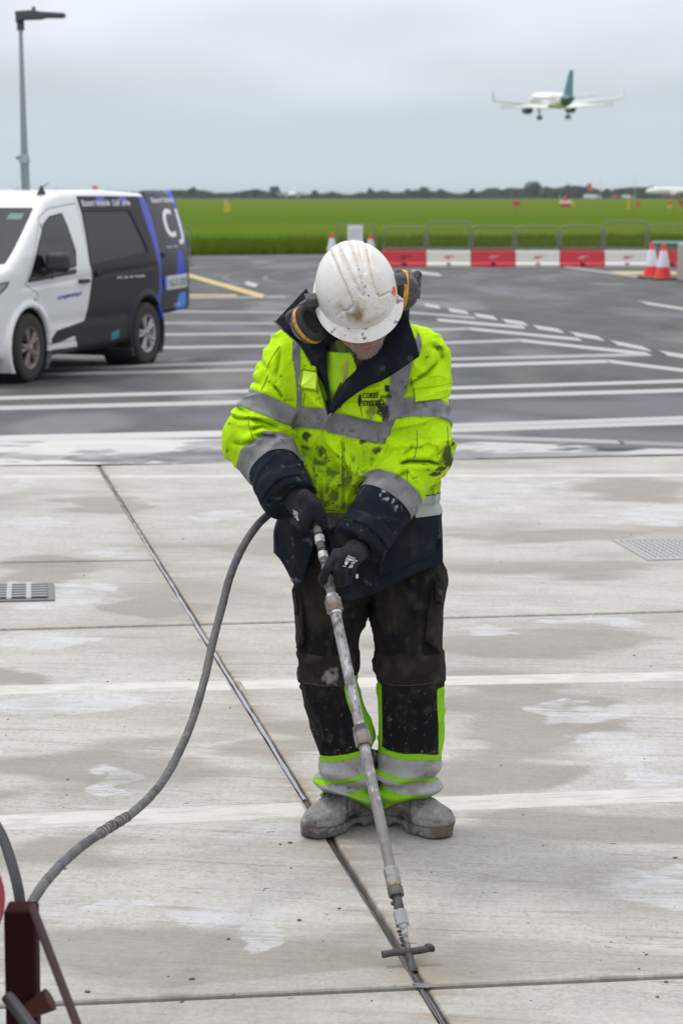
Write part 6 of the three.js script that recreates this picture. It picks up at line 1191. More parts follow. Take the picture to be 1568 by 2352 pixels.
function trousers(x, y, z) {
  let l = legL(x, y, z), r = legR(x, y, z);
  const pad = (c) => 0.0045 * sstep(0.447, 0.450, y - 0.02 * (x - c)) * sstep(0.540, 0.530, y) * sstep(-6.53, -6.50, z);
  if (Math.abs(l) < 0.05) { const b = l; l -= legFolds(x, y, z, 0, 0.01, -6.55) + pad(-0.03); l = smax(l, hemL(x, z) - y, 0.006); l = Math.max(l, -Math.max(b + 0.012, y - hemL(x, z) - 0.04)); }
  if (Math.abs(r) < 0.05) { const b = r; r -= legFolds(x, y, z, 1, 0.19, -6.55) + pad(0.19); r = smax(r, hemR(x, z) - y, 0.006); r = Math.max(r, -Math.max(b + 0.012, y - hemR(x, z) - 0.04)); }
  let d = smin(l, r, y > 0.62 ? 0.02 + 0.1 * sstep(0.66, 0.8, y) : 0.002);
  return d;
}
const tg = netMesh(trousers, [-0.17, 0.0, -6.72], [0.34, 0.90, -6.36], 0.0042, 0.02);
const isL = (x, y) => x < lerp(0.098, 0.078, sstep(0.2, 0.6, y));
// the lime and silver at the calves: heights follow the folds of each leg
const lift = (x, y, z) => (isL(x, y) ? y + 0.18 * (x - 0.01) * -1 : y + 0.11 * (x - 0.19)) + 0.004 * vn(x * 18, 3, z * 18);
const limeFn = (x, y, z) => {
  const h = lift(x, y, z); let d = Math.max(h - 0.247, 0.229 - h);                               // strip over the silver
  d = Math.min(d, Math.max(h - 0.176, 0.163 - h), h - 0.126);
  if (isL(x, y)) { const c = legL.centre(y); d = Math.min(d, Math.max(0.245 - y, y - 0.475 - 0.2 * (x - 0.06), (c[0] + c[2] * lerp(0.98, 0.50, sstep(0.24, 0.30, y) * sstep(0.49, 0.44, y))) - x)); }
  else { const c = legR.centre(y); d = Math.min(d, Math.max(0.235 - y, y - 0.445, x - (c[0] - c[2] * 0.86)), Math.max(0.235 - y, y - 0.435, (c[0] + c[2] * 0.84) - x)); }
  return d;
};
const silverFn = (x, y, z) => { const h = lift(x, y, z); return Math.min(Math.max(h - 0.231, 0.174 - h), Math.max(h - 0.165, 0.124 - h)); };
const [limeG, t1] = cutMesh(tg, limeFn), [silverG, t2] = cutMesh(t1, silverFn), [padG, blackG] = cutMesh(t2, (x, y, z) => { const c = isL(x, y) ? -0.03 : 0.19; return Math.max(0.448 - y + 0.02 * (x - c), y - 0.533, -6.51 - z); });
const spatter = (o, x, y, z, k) => { const s = vn(x * 260, y * 260, z * 260), q = vn(x * 120, y * 120, z * 120); if (s > 0.72) mix3(o, 0.34, 0.33, 0.31, (s - 0.72) * 3 * k * sstep(0.62, 0.2, y)); if (q > 0.86) mix3(o, 0.3, 0.29, 0.27, (q - 0.86) * 5 * k * sstep(0.5, 0.25, y)); };
const clothDirt = (o, x, y, z) => { const n = fbm(x * 14, y * 14, z * 14, 4), t = fbm(x * 60, y * 40, z * 60, 3); mix3(o, 0.030, 0.025, 0.019, clamp(n * 1.6 + 0.25, 0, 0.8) * sstep(0.38, 0.52, y)); mix3(o, 0.06, 0.056, 0.049, clamp(t - 0.1, 0, 0.35)); spatter(o, x, y, z, 1); };
paint(blackG, (o, x, y, z) => { set3(o, 0.0075, 0.0075, 0.0085); clothDirt(o, x, y, z); });
paint(padG, (o, x, y, z) => { set3(o, 0.016, 0.014, 0.011); const n = fbm(x * 30, y * 24, z * 30, 4); mix3(o, 0.048, 0.042, 0.034, clamp(n * 1.2 + 0.02 - (0.48 - y) * 1.5, 0, 0.7)); const w = Math.hypot((x + 0.03) / 0.02, (y - 0.478) / 0.02) + fbm(x * 80, y * 80, z * 80, 3) * 1.6; mix3(o, 0.3, 0.29, 0.27, clamp(1 - w, 0, 0.6)); spatter(o, x, y, z, 0.7); });
const splash = (o, x, y, z) => { const s = vn(x * 230, y * 160, z * 230), n = fbm(x * 34, y * 34, z * 34, 4), low = sstep(0.13, 0.07, y); if (s > 0.55) mix3(o, 0.05, 0.05, 0.045, (s - 0.55) * 1.8); mix3(o, 0.22, 0.22, 0.205, clamp(n * 1.8 + 0.35, 0, 0.9) * low); };
paint(limeG, (o, x, y, z) => { set3(o, 0.205, 0.46, 0.010); splash(o, x, y, z); });
paint(silverG, (o, x, y, z) => { set3(o, 0.30, 0.30, 0.305); const n = fbm(x * 30, y * 30, z * 30, 4); mix3(o, 0.20, 0.19, 0.185, clamp(n * 1.3 + 0.3, 0, 0.8)); splash(o, x, y, z); });
const tr = put('trousers', blackG, woven(0.92)); tag(tr, 'worn black work trousers with lime green and silver at the calves');
put('knee_pad', puff(padG, 0.001), woven(0.9), tr); put('lime_trim', limeG, woven(0.85), tr); put('reflective_band', puff(silverG, 0.001), woven(0.6, 0.5), tr);
{
  const on = (x, y, z, dir, lift) => { const p = touch(trousers, V(x, y, z).addScaledVector(dir, 0.35), dir.clone().multiplyScalar(-1), 0.6); return p.addScaledVector(dir, lift); };
  const dirtP = (o, x, y, z) => { set3(o, 0.014, 0.013, 0.012); clothDirt(o, x, y, z); };
  const slabOn = (name, quad, z, dir, lift, thick, parent, mat = woven(0.92), fn = dirtP) => { const [a, b, c, d] = quad, g = sheet((u, v) => on(lerp(lerp(a[0], b[0], u), lerp(d[0], c[0], u), v), lerp(lerp(a[1], b[1], u), lerp(d[1], c[1], u), v), z, dir, lift + 0.006 * Math.sin(u * Math.PI) * (1 - v)), 14, 20, thick); if (fn) paint(g, fn); return put(name, g, mat, parent); };
  const rd = V(0.62, 0.0, 0.78).normalize(), ld = V(-0.75, 0, 0.66).normalize();
  const cp = slabOn('cargo_pocket', [[0.145, 0.575], [0.216, 0.535], [0.214, 0.70], [0.163, 0.72]], -6.53, rd, 0.008, 0.012, tr);
  slabOn('pocket_flap', [[0.168, 0.690], [0.222, 0.672], [0.218, 0.736], [0.172, 0.744]], -6.53, rd, 0.017, 0.007, cp);
  slabOn('pocket_label', [[0.178, 0.706], [0.198, 0.701], [0.198, 0.718], [0.178, 0.722]], -6.53, rd, 0.0195, 0.002, cp, std([0.055, 0.022, 0.018], 0.9), null);
  const cl = slabOn('cargo_pocket', [[-0.062, 0.545], [-0.010, 0.560], [-0.026, 0.70], [-0.055, 0.715]], -6.53, ld, 0.012, 0.016, tr);
  slabOn('pocket_flap', [[-0.045, 0.640], [-0.012, 0.645], [-0.016, 0.705], [-0.042, 0.712]], -6.53, V(-0.82, 0, 0.57).normalize(), 0.018, 0.008, cl);
  const st = (x0, y0, x1, y1) => tube(Array.from({ length: 20 }, (_, i) => on(lerp(x0, x1, i / 19), lerp(y0, y1, i / 19), -6.5, V(0, 0, 1), 0.0008)), 0.0008, 30, 4);
  put('stitching', merged([st(0.12, 0.452, 0.262, 0.455), st(-0.105, 0.452, 0.03, 0.450), st(0.118, 0.254, 0.27, 0.246)]), std([0.05, 0.047, 0.042], 0.9), tr);
}
// ---------------------------------------------------------------- boots
function boot(ax, az, fx, fz, lean, label) {
  const L = Math.hypot(fx, fz); fx /= L; fz /= L;
  const f = (x, y, z) => {
    const dx = x - ax, dz = z - az, s = dx * fx + dz * fz, q = dx * fz - dz * fx;             // forward, sideways
    const Qs = q * 0.98;
    let d = ell(Qs, y, s, 0.003, 0.042, 0.130, 0.051, 0.049, 0.072);
    d = smin(d, seg(Qs, y, s, { x: 0, y: 0.060, z: 0.088 }, { x: 0, y: 0.102, z: 0.00 }, 0.044, 0.053), 0.03);
    d = smin(d, seg(Qs, y, s, { x: 0, y: 0.10, z: -0.015 }, { x: 0, y: 0.20, z: -0.02 }, 0.058, 0.060), 0.03);
    d = smin(d, ell(Qs, y, s, 0, 0.052, -0.038, 0.045, 0.05, 0.047), 0.03);
    const n = fbm(x * 26, y * 26, z * 26, 4); d -= n * 0.006 + fbm(x * 95, y * 95, z * 95, 3) * 0.0022 - fold(vn(s * 34 + q * 7 + y * 10, q * 8, y * 10)) * 0.0052 * (Math.exp(-Math.pow((s - 0.062) / 0.045, 2)) + 0.7 * sstep(0.09, 0.13, y)) - 0.0022 * Math.exp(-Math.pow((y - 0.052 - 0.12 * Math.max(0, 0.13 - s)) / 0.0028, 2)) * sstep(0.19, 0.15, s);
    // welted sole: heel block, waist and tread
    const half = lerp(0.037, 0.0445, sstep(-0.02, 0.10, s)) - 0.008 * Math.exp(-Math.pow((s - 0.03) / 0.03, 2));
    const out = Math.max(Math.hypot(Math.max(Math.abs(q) - half + 0.04, 0), Math.max(s - 0.152, -0.042 - s, 0)) - 0.040, Math.abs(q) - half);
    const spring = 0.10 * Math.max(0, s - 0.15), arch = 0.014 * sstep(-0.012, 0.0, s) * sstep(0.075, 0.055, s) * 1.0;
    const sole = Math.max(out - 0.001 + n * 0.003, y - 0.031 - 0.05 * Math.max(0, 0.10 - s) * 0.2 - spring, 0.0015 + spring + arch - y);
    d = smin(smax(d, 0.012 - y, 0.004), sole, 0.005);
    d = smax(d, -(Math.max(Math.abs(out - 0.004) - 0.002, Math.abs(y - 0.033 - spring) - 0.0012)), 0.002);
    return d;
  };
  const g = netMesh(f, [Math.min(ax, ax + fx * 0.24) - 0.09, -0.002, Math.min(az - fz * 0.11, az + fz * 0.2) - 0.07], [Math.max(ax, ax + fx * 0.24) + 0.09, 0.21, Math.max(az - fz * 0.11, az + fz * 0.24) + 0.07], 0.0034);
  paint(g, (o, x, y, z) => {
    const n = fbm(x * 22, y * 22, z * 22, 5), m = fbm(x * 90, y * 90, z * 90, 4), s = (x - ax) * fx + (z - az) * fz; set3(o, 0.200, 0.195, 0.185);
    mix3(o, 0.055, 0.056, 0.060, clamp(n * 2.4 + 0.10 + sstep(0.1, 0.16, y) * 0.3, 0, 0.85)); mix3(o, 0.31, 0.30, 0.28, clamp(m * 1.5 - 0.05, 0, 0.6));
    mix3(o, 0.15, 0.105, 0.075, sstep(0.17, 0.21, s + m * 0.04) * sstep(0.055, 0.02, y) * 0.9); mix3(o, 0.10, 0.08, 0.065, sstep(0.018, 0.004, y) * 0.7);
    const c = vn(x * 200, y * 200, z * 200); if (c > 0.75) mix3(o, 0.40, 0.39, 0.37, (c - 0.75) * 2);
  });
  const [soleG, upG] = cutMesh(g, (x, y, z) => { const s = (x - ax) * fx + (z - az) * fz; return y - 0.032 - 0.10 * Math.max(0, s - 0.15); });
  for (const h of [soleG, upG]) paint(h, (o, x, y, z) => {
    const n = fbm(x * 22, y * 22, z * 22, 5), m = fbm(x * 90, y * 90, z * 90, 4), s = (x - ax) * fx + (z - az) * fz; set3(o, 0.200, 0.195, 0.185);
    mix3(o, 0.055, 0.056, 0.060, clamp(n * 2.4 + 0.10 + sstep(0.1, 0.16, y) * 0.3, 0, 0.85)); mix3(o, 0.30, 0.29, 0.27, clamp(m * 2.4 - 0.1, 0, 0.75));
    { const q = (x - ax) * fz - (z - az) * fx, e = fold(vn(s * 34 + q * 7 + y * 10, q * 8, y * 10)) * (Math.exp(-Math.pow((s - 0.062) / 0.045, 2)) + 0.7 * sstep(0.09, 0.13, y)); mix3(o, 0.055, 0.052, 0.05, clamp(e * 1.0, 0, 0.75)); mix3(o, 0.05, 0.047, 0.044, 0.7 * Math.exp(-Math.pow((y - 0.034 - 0.1 * Math.max(0, s - 0.15)) / 0.003, 2))); }  // cavity shade painted into the fold valleys; welt line drawn dark
    mix3(o, 0.11, 0.075, 0.052, sstep(0.155, 0.185, s + m * 0.04) * sstep(0.055, 0.03, y) * (fx > 0 ? 0.8 : 0.35)); mix3(o, 0.09, 0.075, 0.06, sstep(0.014, 0.004, y) * 0.6);
    const c = vn(x * 200, y * 200, z * 200); if (c > 0.75) mix3(o, 0.40, 0.39, 0.37, (c - 0.75) * 2);
  });
  const b = put('boot', upG, woven(0.9, 0.4)); tag(b, label); put('sole', soleG, woven(0.92, 0.3), b);
}
boot(0.032, -6.60, -0.66, 0.72, 0, 'dusty grey work boot with its toe beside the joint'); boot(0.170, -6.60, 0.66, 0.74, 0, 'dusty grey work boot with a scraped brown toe');

// ================================================================ THE LANCE, ITS HOSE AND THE GLOVES ON IT
const LT = at(718, 1165, -6.215), LB = at(945, 2232, -5.335); LB.y = 0.004;
const LD = LB.clone().sub(LT).normalize();
function onLance(v) { let a = -0.15, b = 1.1; for (let i = 0; i < 40; i++) { const m = (a + b) / 2; if (seenAt(LT.clone().lerp(LB, m))[1] < v) a = m; else b = m; } return LT.clone().lerp(LB, a); }
const lance = thing('sealing_lance', V(LB.x, 0, LB.z), 0, 'long grey metal pipe lance with hexagon nuts held down to the joint in the slabs', 'lance');
{
  const put2 = (name, g, m, parent = lance) => mesh(name, moved(g, V(LB.x, 0, LB.z)), m, parent);
  const steel = painted(0.42, 0.55), worn = painted(0.55, 0.35);
  const grimy = (a, b, k, f = 44) => (o, x, y, z) => { set3(o, ...a); const n = fbm(x * f, y * f, z * f, 5), m = fbm(x * 110, y * 60, z * 110, 4); mix3(o, ...b, clamp(n * 2.2 * k + 0.15, 0, 0.95)); mix3(o, 0.035, 0.032, 0.03, clamp((m - 0.12) * 3, 0, 0.75)); };
  const pipeP = (o, x, y, z) => { grimy([0.26, 0.25, 0.25], [0.12, 0.108, 0.10], 1)(o, x, y, z); mix3(o, 0.17, 0.155, 0.145, sstep(0.62, 0.28, y) * 0.75); const s = fbm(x * 120, y * 60, z * 90, 4); mix3(o, 0.46, 0.45, 0.44, clamp((s - 0.16) * 4, 0, 0.8) * sstep(0.2, 0.4, y) * sstep(0.72, 0.6, y)); };
  const part = (v0, v1, r0, r1, k = 28) => { const a = onLance(v0), b = onLance(v1), n = Math.max(2, Math.round(a.distanceTo(b) / 0.006)), l = a.distanceTo(b); const g = new THREE.CylinderGeometry(r1, r0, l, k, n); g.translate(0, l / 2, 0); g.applyQuaternion(new THREE.Quaternion().setFromUnitVectors(V(0, 1, 0), LD)); g.translate(a.x, a.y, a.z); return g; };
  const hexN = (v0, v1, r, turn = 0) => { const a = onLance(v0), b = onLance(v1), l = a.distanceTo(b), s = new THREE.Shape(); for (let i = 0; i < 6; i++) { const q = i / 6 * Math.PI * 2 + turn; i ? s.lineTo(Math.cos(q) * r, Math.sin(q) * r) : s.moveTo(r * Math.cos(turn), r * Math.sin(turn)); } const g = new THREE.ExtrudeGeometry(s, { depth: l - 0.004, bevelEnabled: true, bevelThickness: 0.002, bevelSize: 0.0016, bevelSegments: 2, steps: 6 }); g.translate(0, 0, 0.002); g.applyQuaternion(new THREE.Quaternion().setFromUnitVectors(V(0, 0, 1), LD)); g.translate(a.x, a.y, a.z); return g; };
  const nutP = grimy([0.21, 0.195, 0.18], [0.11, 0.07, 0.045], 1, 40), darkP = grimy([0.075, 0.07, 0.068], [0.03, 0.028, 0.026], 1, 50), brightP = grimy([0.5, 0.5, 0.5], [0.24, 0.23, 0.22], 0.5, 60), midP = grimy([0.17, 0.16, 0.15], [0.06, 0.055, 0.05], 1, 40);
  put2('pipe', paint(part(1400, 1700, 0.0140, 0.0138), pipeP), steel); put2('pipe', paint(part(1704, 2000, 0.0136, 0.0136), pipeP), worn);
  put2('inner_pipe', paint(part(1150, 1400, 0.0075, 0.0085), darkP), worn);
  const grip = [[1196, 1213, 0.0088, darkP], [1213, 1226, 0.0108, midP], [1226, 1232, 0.0085, darkP], [1246, 1262, 0.0112, darkP], [1262, 1270, 0.0090, midP], [1283, 1294, 0.0108, midP], [1294, 1301, 0.0092, darkP]];
  grip.forEach(([a, b, r, p]) => put2('fitting', paint(part(a, b, r, r), p), worn));
  put2('fitting', paint(hexN(1231, 1247, 0.0118, 0.5), brightP), steel); put2('fitting', paint(hexN(1269, 1284, 0.0118, 0.5), brightP), steel); put2('fitting', paint(hexN(1300, 1309, 0.0105, 0.5), brightP), steel); put2('fitting', paint(part(1308, 1328, 0.0115, 0.0122), midP), worn);
  put2('valve_body', paint(merged([part(1328, 1350, 0.0155, 0.0150), part(1350, 1372, 0.0120, 0.0122)]), midP), worn);
  put2('lock_nut', paint(hexN(1366, 1376, 0.0145, 0.3), brightP), steel); put2('coupling_nut', paint(hexN(1375, 1406, 0.0198, 0.35), nutP), worn); put2('collar_ring', paint(part(1404, 1412, 0.0170, 0.0160), brightP), steel);
  put2('coupling_nut', paint(hexN(1668, 1684, 0.0178, 0.2), midP), worn); put2('coupling_nut', paint(hexN(1682, 1714, 0.0190, 0.2), nutP), worn);
  put2('coupling_nut', paint(hexN(1994, 2034, 0.0168, 0.4), grimy([0.25, 0.255, 0.24], [0.12, 0.11, 0.09], 1, 40)), worn); put2('brass_ring', part(2032, 2036, 0.0168, 0.0168), std([0.35, 0.22, 0.06], 0.4, 0.6)); put2('coupling_nut', paint(hexN(2036, 2060, 0.0170, 0.1), grimy([0.12, 0.10, 0.085], [0.05, 0.045, 0.04], 1, 40)), worn);
  put2('neck', paint(part(2056, 2096, 0.0118, 0.0125), darkP), worn); put2('union_nut', hexN(2092, 2126, 0.0152, 0.5), std([0.27, 0.27, 0.28], 0.4, 0.6)); put2('union_nut', part(2124, 2134, 0.0135, 0.0085), std([0.4, 0.4, 0.41], 0.4, 0.6));
  put2('nozzle_rod', paint(part(2128, 2196, 0.0076, 0.0080), (o, x, y, z) => { brightP(o, x, y, z); mix3(o, 0.05, 0.045, 0.042, clamp(0.25 + fbm(x * 80, y * 60, z * 80, 4) * 2.5 + sstep(0.08, 0.05, y), 0, 0.95)); }), worn);
  put2('nozzle', paint(part(2190, 2234, 0.0095, 0.0108), darkP), worn);
  const c0 = onLance(2186), bar = tube([c0.clone().add(V(-0.062, -0.003, 0.012)), c0.clone().add(V(-0.03, 0, 0.004)), c0.clone(), c0.clone().add(V(0.03, 0.003, -0.004)), c0.clone().add(V(0.050, 0.006, -0.008))], 0.0088, 60, 12); bar.scale(1, 1, 1);
  put2('cross_bar', paint(bar, (o, x, y, z) => { darkP(o, x, y, z); mix3(o, 0.055, 0.028, 0.022, 0.5); }), painted(0.75)); const blob = new THREE.IcosahedronGeometry(0.011, 3); blob.scale(1.3, 0.9, 0.9); { const P = blob.attributes.position; for (let i = 0; i < P.count; i++) { const k = 1 + 0.25 * vn(P.getX(i) * 120, P.getY(i) * 120, P.getZ(i) * 120); P.setXYZ(i, P.getX(i) * k, P.getY(i) * k, P.getZ(i) * k); } blob.computeVertexNormals(); } blob.translate(c0.x + 0.05, c0.y + 0.007, c0.z - 0.008); put2('sealant_crust', blob, std([0.03, 0.024, 0.022], 0.6));
  const cr = []; for (let i = 0; i < 26; i++) { const p = onLance(2070 + rnd() * 110), s = 0.0015 + rnd() * 0.003, g = new THREE.IcosahedronGeometry(s, 1); g.scale(1.6, 1, 0.8); g.translate(p.x - 0.008 - rnd() * 0.003, p.y, p.z + 0.003); cr.push(g); } const cm = put2('sealant_crumb', merged(cr), std([0.03, 0.025, 0.023], 0.6)); cm.userData.kind = 'stuff';
  // fresh sealant pooled at the crossing of the joints
  const pool = (x, z, r, k) => { const n = 40, pos = [x, 0.0055, z], idx = []; for (let i = 0; i < n; i++) { const a = i / n * Math.PI * 2, q = r * (0.55 + 0.6 * Math.abs(vn(Math.cos(a) * 2.2 + k, Math.sin(a) * 2.2, k))); pos.push(x + Math.cos(a) * q * 1.7, 0.0012, z + Math.sin(a) * q * 1.2); idx.push(0, i + 1, (i + 1) % n + 1); } const g = new THREE.BufferGeometry(); g.setAttribute('position', new THREE.BufferAttribute(new Float32Array(pos), 3)); g.setIndex(idx); g.computeVertexNormals(); if (g.attributes.normal.array[1] < 0) { for (let i = 0; i < idx.length; i += 3) { const t = idx[i]; idx[i] = idx[i + 1]; idx[i + 1] = t; } g.setIndex(idx); g.computeVertexNormals(); } return g; };
  mesh('joint_sealant', pool(0.196, -5.215, 0.020, 3), std([0.16, 0.145, 0.14], 0.35), pavement);
}
// ---------------------------------------------------------------- gloves
function glove(f, lo, hi, label) {
  const g = netMesh((x, y, z) => f(x, y, z) - vn(x * 60, y * 60, z * 60) * 0.0007, lo, hi, 0.0024);
  paint(g, (o, x, y, z) => { set3(o, 0.0125, 0.0105, 0.018); const n = fbm(x * 40, y * 40, z * 40, 4); mix3(o, 0.016, 0.015, 0.0165, clamp(n + 0.3, 0, 0.7)); const s = fbm(x * 120, y * 120, z * 120, 3); mix3(o, 0.09, 0.086, 0.082, clamp((s - 0.36) * 3, 0, 0.3)); });
  const m = put('glove', g, woven(0.75, 0.4)); tag(m, label); return m;
}
const chain = (x, y, z, P, R, d, k) => { for (let i = 0; i < P.length - 1; i++) d = smin(d, seg(x, y, z, P[i], P[i + 1], R[i], R[i + 1]), i ? 0.004 : k); return d; };
// his left hand (right in the picture), over the valve
{
  const zr = onLance(1325).z, W0 = at(832, 1245, -6.215), W1 = at(817, 1266, -6.165);
  const K = [at(770, 1281, zr + 0.022), at(783, 1282, zr + 0.034), at(801, 1283, zr + 0.030), at(820, 1284, zr + 0.014)];
  const F = [
    [K[0], at(752, 1305, zr + 0.042), at(741, 1330, zr + 0.026), at(744, 1341, zr + 0.006)],
    [K[1], at(773, 1310, zr + 0.044), at(775, 1336, zr + 0.026), at(771, 1341, zr + 0.002)],
    [K[2], at(791, 1311, zr + 0.040), at(789, 1338, zr + 0.022), at(782, 1342, zr - 0.002)],
    [K[3], at(808, 1309, zr + 0.026), at(799, 1334, zr + 0.014), at(792, 1338, zr - 0.006)]];
  const TH = [at(800, 1268, zr - 0.002), at(770, 1290, zr - 0.004), at(752, 1318, zr - 0.012), at(742, 1334, zr - 0.010)];
  const f = (x, y, z) => {
    let d = seg(x, y, z, W0, W1, 0.033, 0.031);
    for (let i = 0; i < 4; i++) d = smin(d, seg(x, y, z, W1, K[i], 0.026, 0.0128), 0.012);
    for (let i = 0; i < 3; i++) d = smin(d, seg(x, y, z, V0(K[i], 0.003, 0.010, -0.010), V0(K[i + 1], 0.003, 0.010, -0.010), 0.0135, 0.0135), 0.008);
    let e = 1e3; for (let i = 0; i < 4; i++) { const R = i === 0 ? [0.0135, 0.0125, 0.0115, 0.010] : i === 3 ? [0.0100, 0.0096, 0.0092, 0.008] : [0.0108, 0.0104, 0.0098, 0.0085]; let q = 1e3; q = chain(x, y, z, F[i], R, q, 0.004); e = smin(e, q, 0.0015); }
    let t = chain(x, y, z, TH, [0.020, 0.015, 0.0135, 0.012], 1e3, 0.01);
    d = smin(d, e, 0.004); d = smin(d, t, 0.008); return d;
  };
  const gm = glove(f, [-0.08, 0.74, -6.34], [0.14, 0.93, -5.98], 'dark purple work glove with white print, over the lance valve');
  const printed = canvasTex(256, 256, (c) => {
    c.clearRect(0, 0, 256, 256); c.fillStyle = '#c9c8d0'; c.strokeStyle = '#c9c8d0'; c.font = 'bold 34px sans-serif'; c.fillText('ITESWIFT', 26, 48, 206); c.fillRect(18, 60, 214, 32); c.fillStyle = '#221f2c'; c.font = 'bold 26px sans-serif'; c.fillText('371', 26, 85); c.fillText('10|XL', 146, 85); c.fillStyle = '#c9c8d0';
    c.fillRect(10, 100, 100, 6); c.fillRect(14, 112, 80, 6); c.beginPath(); c.moveTo(20, 126); c.lineTo(88, 126); c.lineTo(82, 168); c.lineTo(54, 192); c.lineTo(26, 168); c.fill(); c.font = 'bold 24px sans-serif'; c.fillText('3X31A', 8, 220, 84);
    c.beginPath(); for (let i = 0; i < 8; i++) c.lineTo(176 + 42 * Math.cos(i * Math.PI / 4 + 0.39), 130 + 24 * Math.sin(i * Math.PI / 4 + 0.39)); c.fill(); c.beginPath(); for (let i = 0; i < 6; i++) c.lineTo(172 + 40 * Math.cos(i * Math.PI / 3 + 0.52), 202 + 40 * Math.sin(i * Math.PI / 3 + 0.52)); c.fill();
    c.fillStyle = '#221f2c'; c.font = 'bold 28px sans-serif'; c.fillText('CE', 158, 140); c.font = 'bold 26px sans-serif'; c.fillText('UK', 152, 198); c.fillText('CA', 152, 224);
  });
  const qd = [at(783, 1281, -6.2), at(812, 1284, -6.2), at(826, 1262, -6.2), at(797, 1248, -6.2)];
  put('glove_print', sheet((u, v) => { const a = qd[0].clone().lerp(qd[1], u), b = qd[3].clone().lerp(qd[2], u), p = a.lerp(b, v); const q = touch(f, V(p.x, p.y, -6.0), V(0, 0, -1), 0.4); q.z += 0.0016; return q; }, 14, 14, 0.0006), std([1, 1, 1], 0.8, 0, { map: printed, transparent: true, alphaTest: 0.4 }), gm);
}
// his right hand (left in the picture), round the top end of the lance
{
  const r1 = onLance(1190), zr = r1.z, W0 = at(674, 1142, -6.275), W1 = at(688, 1152, -6.235), K0 = at(714, 1163, zr + 0.024), K3 = at(698, 1197, zr + 0.020);
  const Kn = [K0, K0.clone().lerp(K3, 0.34), K0.clone().lerp(K3, 0.68), K3], FN = [];
  for (let i = 0; i < 4; i++) { const k = Kn[i], c = onLance(1176 + i * 13), m = c.clone().add(V(0.002, 0.002, 0.026 - i * 0.001)); FN.push([k, k.clone().lerp(m, 0.55).add(V(0, 0, 0.010)), c.clone().add(V(0.019, -0.002, 0.012)), c.clone().add(V(0.021, -0.003, -0.012)), c.clone().add(V(0.004, -0.004, -0.022))]); }
  const TH = [at(700, 1142, zr + 0.012), at(722, 1158, zr + 0.030), at(735, 1182, zr + 0.026), at(742, 1204, zr + 0.012)];
  const f = (x, y, z) => {
    let d = seg(x, y, z, W0, W1, 0.034, 0.034);
    for (let i = 0; i < 4; i++) d = smin(d, seg(x, y, z, W1, Kn[i].clone ? Kn[i] : Kn[i], 0.030, 0.0185), 0.015);
    let e = 1e3; for (let i = 0; i < 3; i++) e = Math.min(e, chain(x, y, z, [FN[i + 1][0], V0(Kn[i + 1], -0.006, -0.014, -0.012), V0(Kn[i + 1], 0.012, -0.018, -0.03)], [0.0150, 0.0145, 0.013], 1e3, 0.004));
    const back = chain(x, y, z, [Kn[0], V0(Kn[0], 0.004, -0.02, -0.012), V0(Kn[0], 0.016, -0.022, -0.034)], [0.0155, 0.0145, 0.013], 1e3, 0.004);
    const t = chain(x, y, z, TH, [0.022, 0.0185, 0.0165, 0.0145], 1e3, 0.012);
    d = smin(d, Math.min(e, back), 0.007); d = smin(d, t, 0.007); return d;
  };
  const gm = glove(f, [-0.20, 0.88, -6.33], [0.0, 1.04, -6.12], 'dark purple work glove round the top end of the lance');
  const printed = canvasTex(128, 256, (c) => { c.clearRect(0, 0, 128, 256); c.fillStyle = '#bdbcc6'; c.font = 'bold 30px sans-serif'; c.fillText('ESWIFT', 20, 40, 100); c.fillRect(16, 58, 92, 20); c.fillRect(16, 92, 40, 8); c.fillRect(16, 108, 34, 8); c.beginPath(); c.arc(78, 122, 22, 0, 7); c.fill(); c.fillRect(20, 150, 40, 14); c.beginPath(); c.arc(88, 176, 22, 0, 7); c.fill(); c.fillStyle = '#201d29'; c.font = 'bold 20px sans-serif'; c.fillText('CE', 64, 130); c.fillText('UK', 74, 184); });
  const qd = [at(674, 1194, -6.2), at(690, 1198, -6.2), at(686, 1172, -6.2), at(670, 1166, -6.2)];
  put('glove_print', sheet((u, v) => { const a = qd[0].clone().lerp(qd[1], u), b = qd[3].clone().lerp(qd[2], u), p = a.lerp(b, v); const q = touch(f, V(p.x, p.y, -6.0), V(0, 0, -1), 0.4); if (q.z < -6.36) q.z = -6.3; q.z += 0.0015; return q; }, 8, 14, 0.0006), std([1, 1, 1], 0.8, 0, { map: printed, transparent: true, alphaTest: 0.4 }), gm);
}
function V0(p, x, y, z) { return { x: p.x + x, y: p.y + y, z: p.z + z }; }

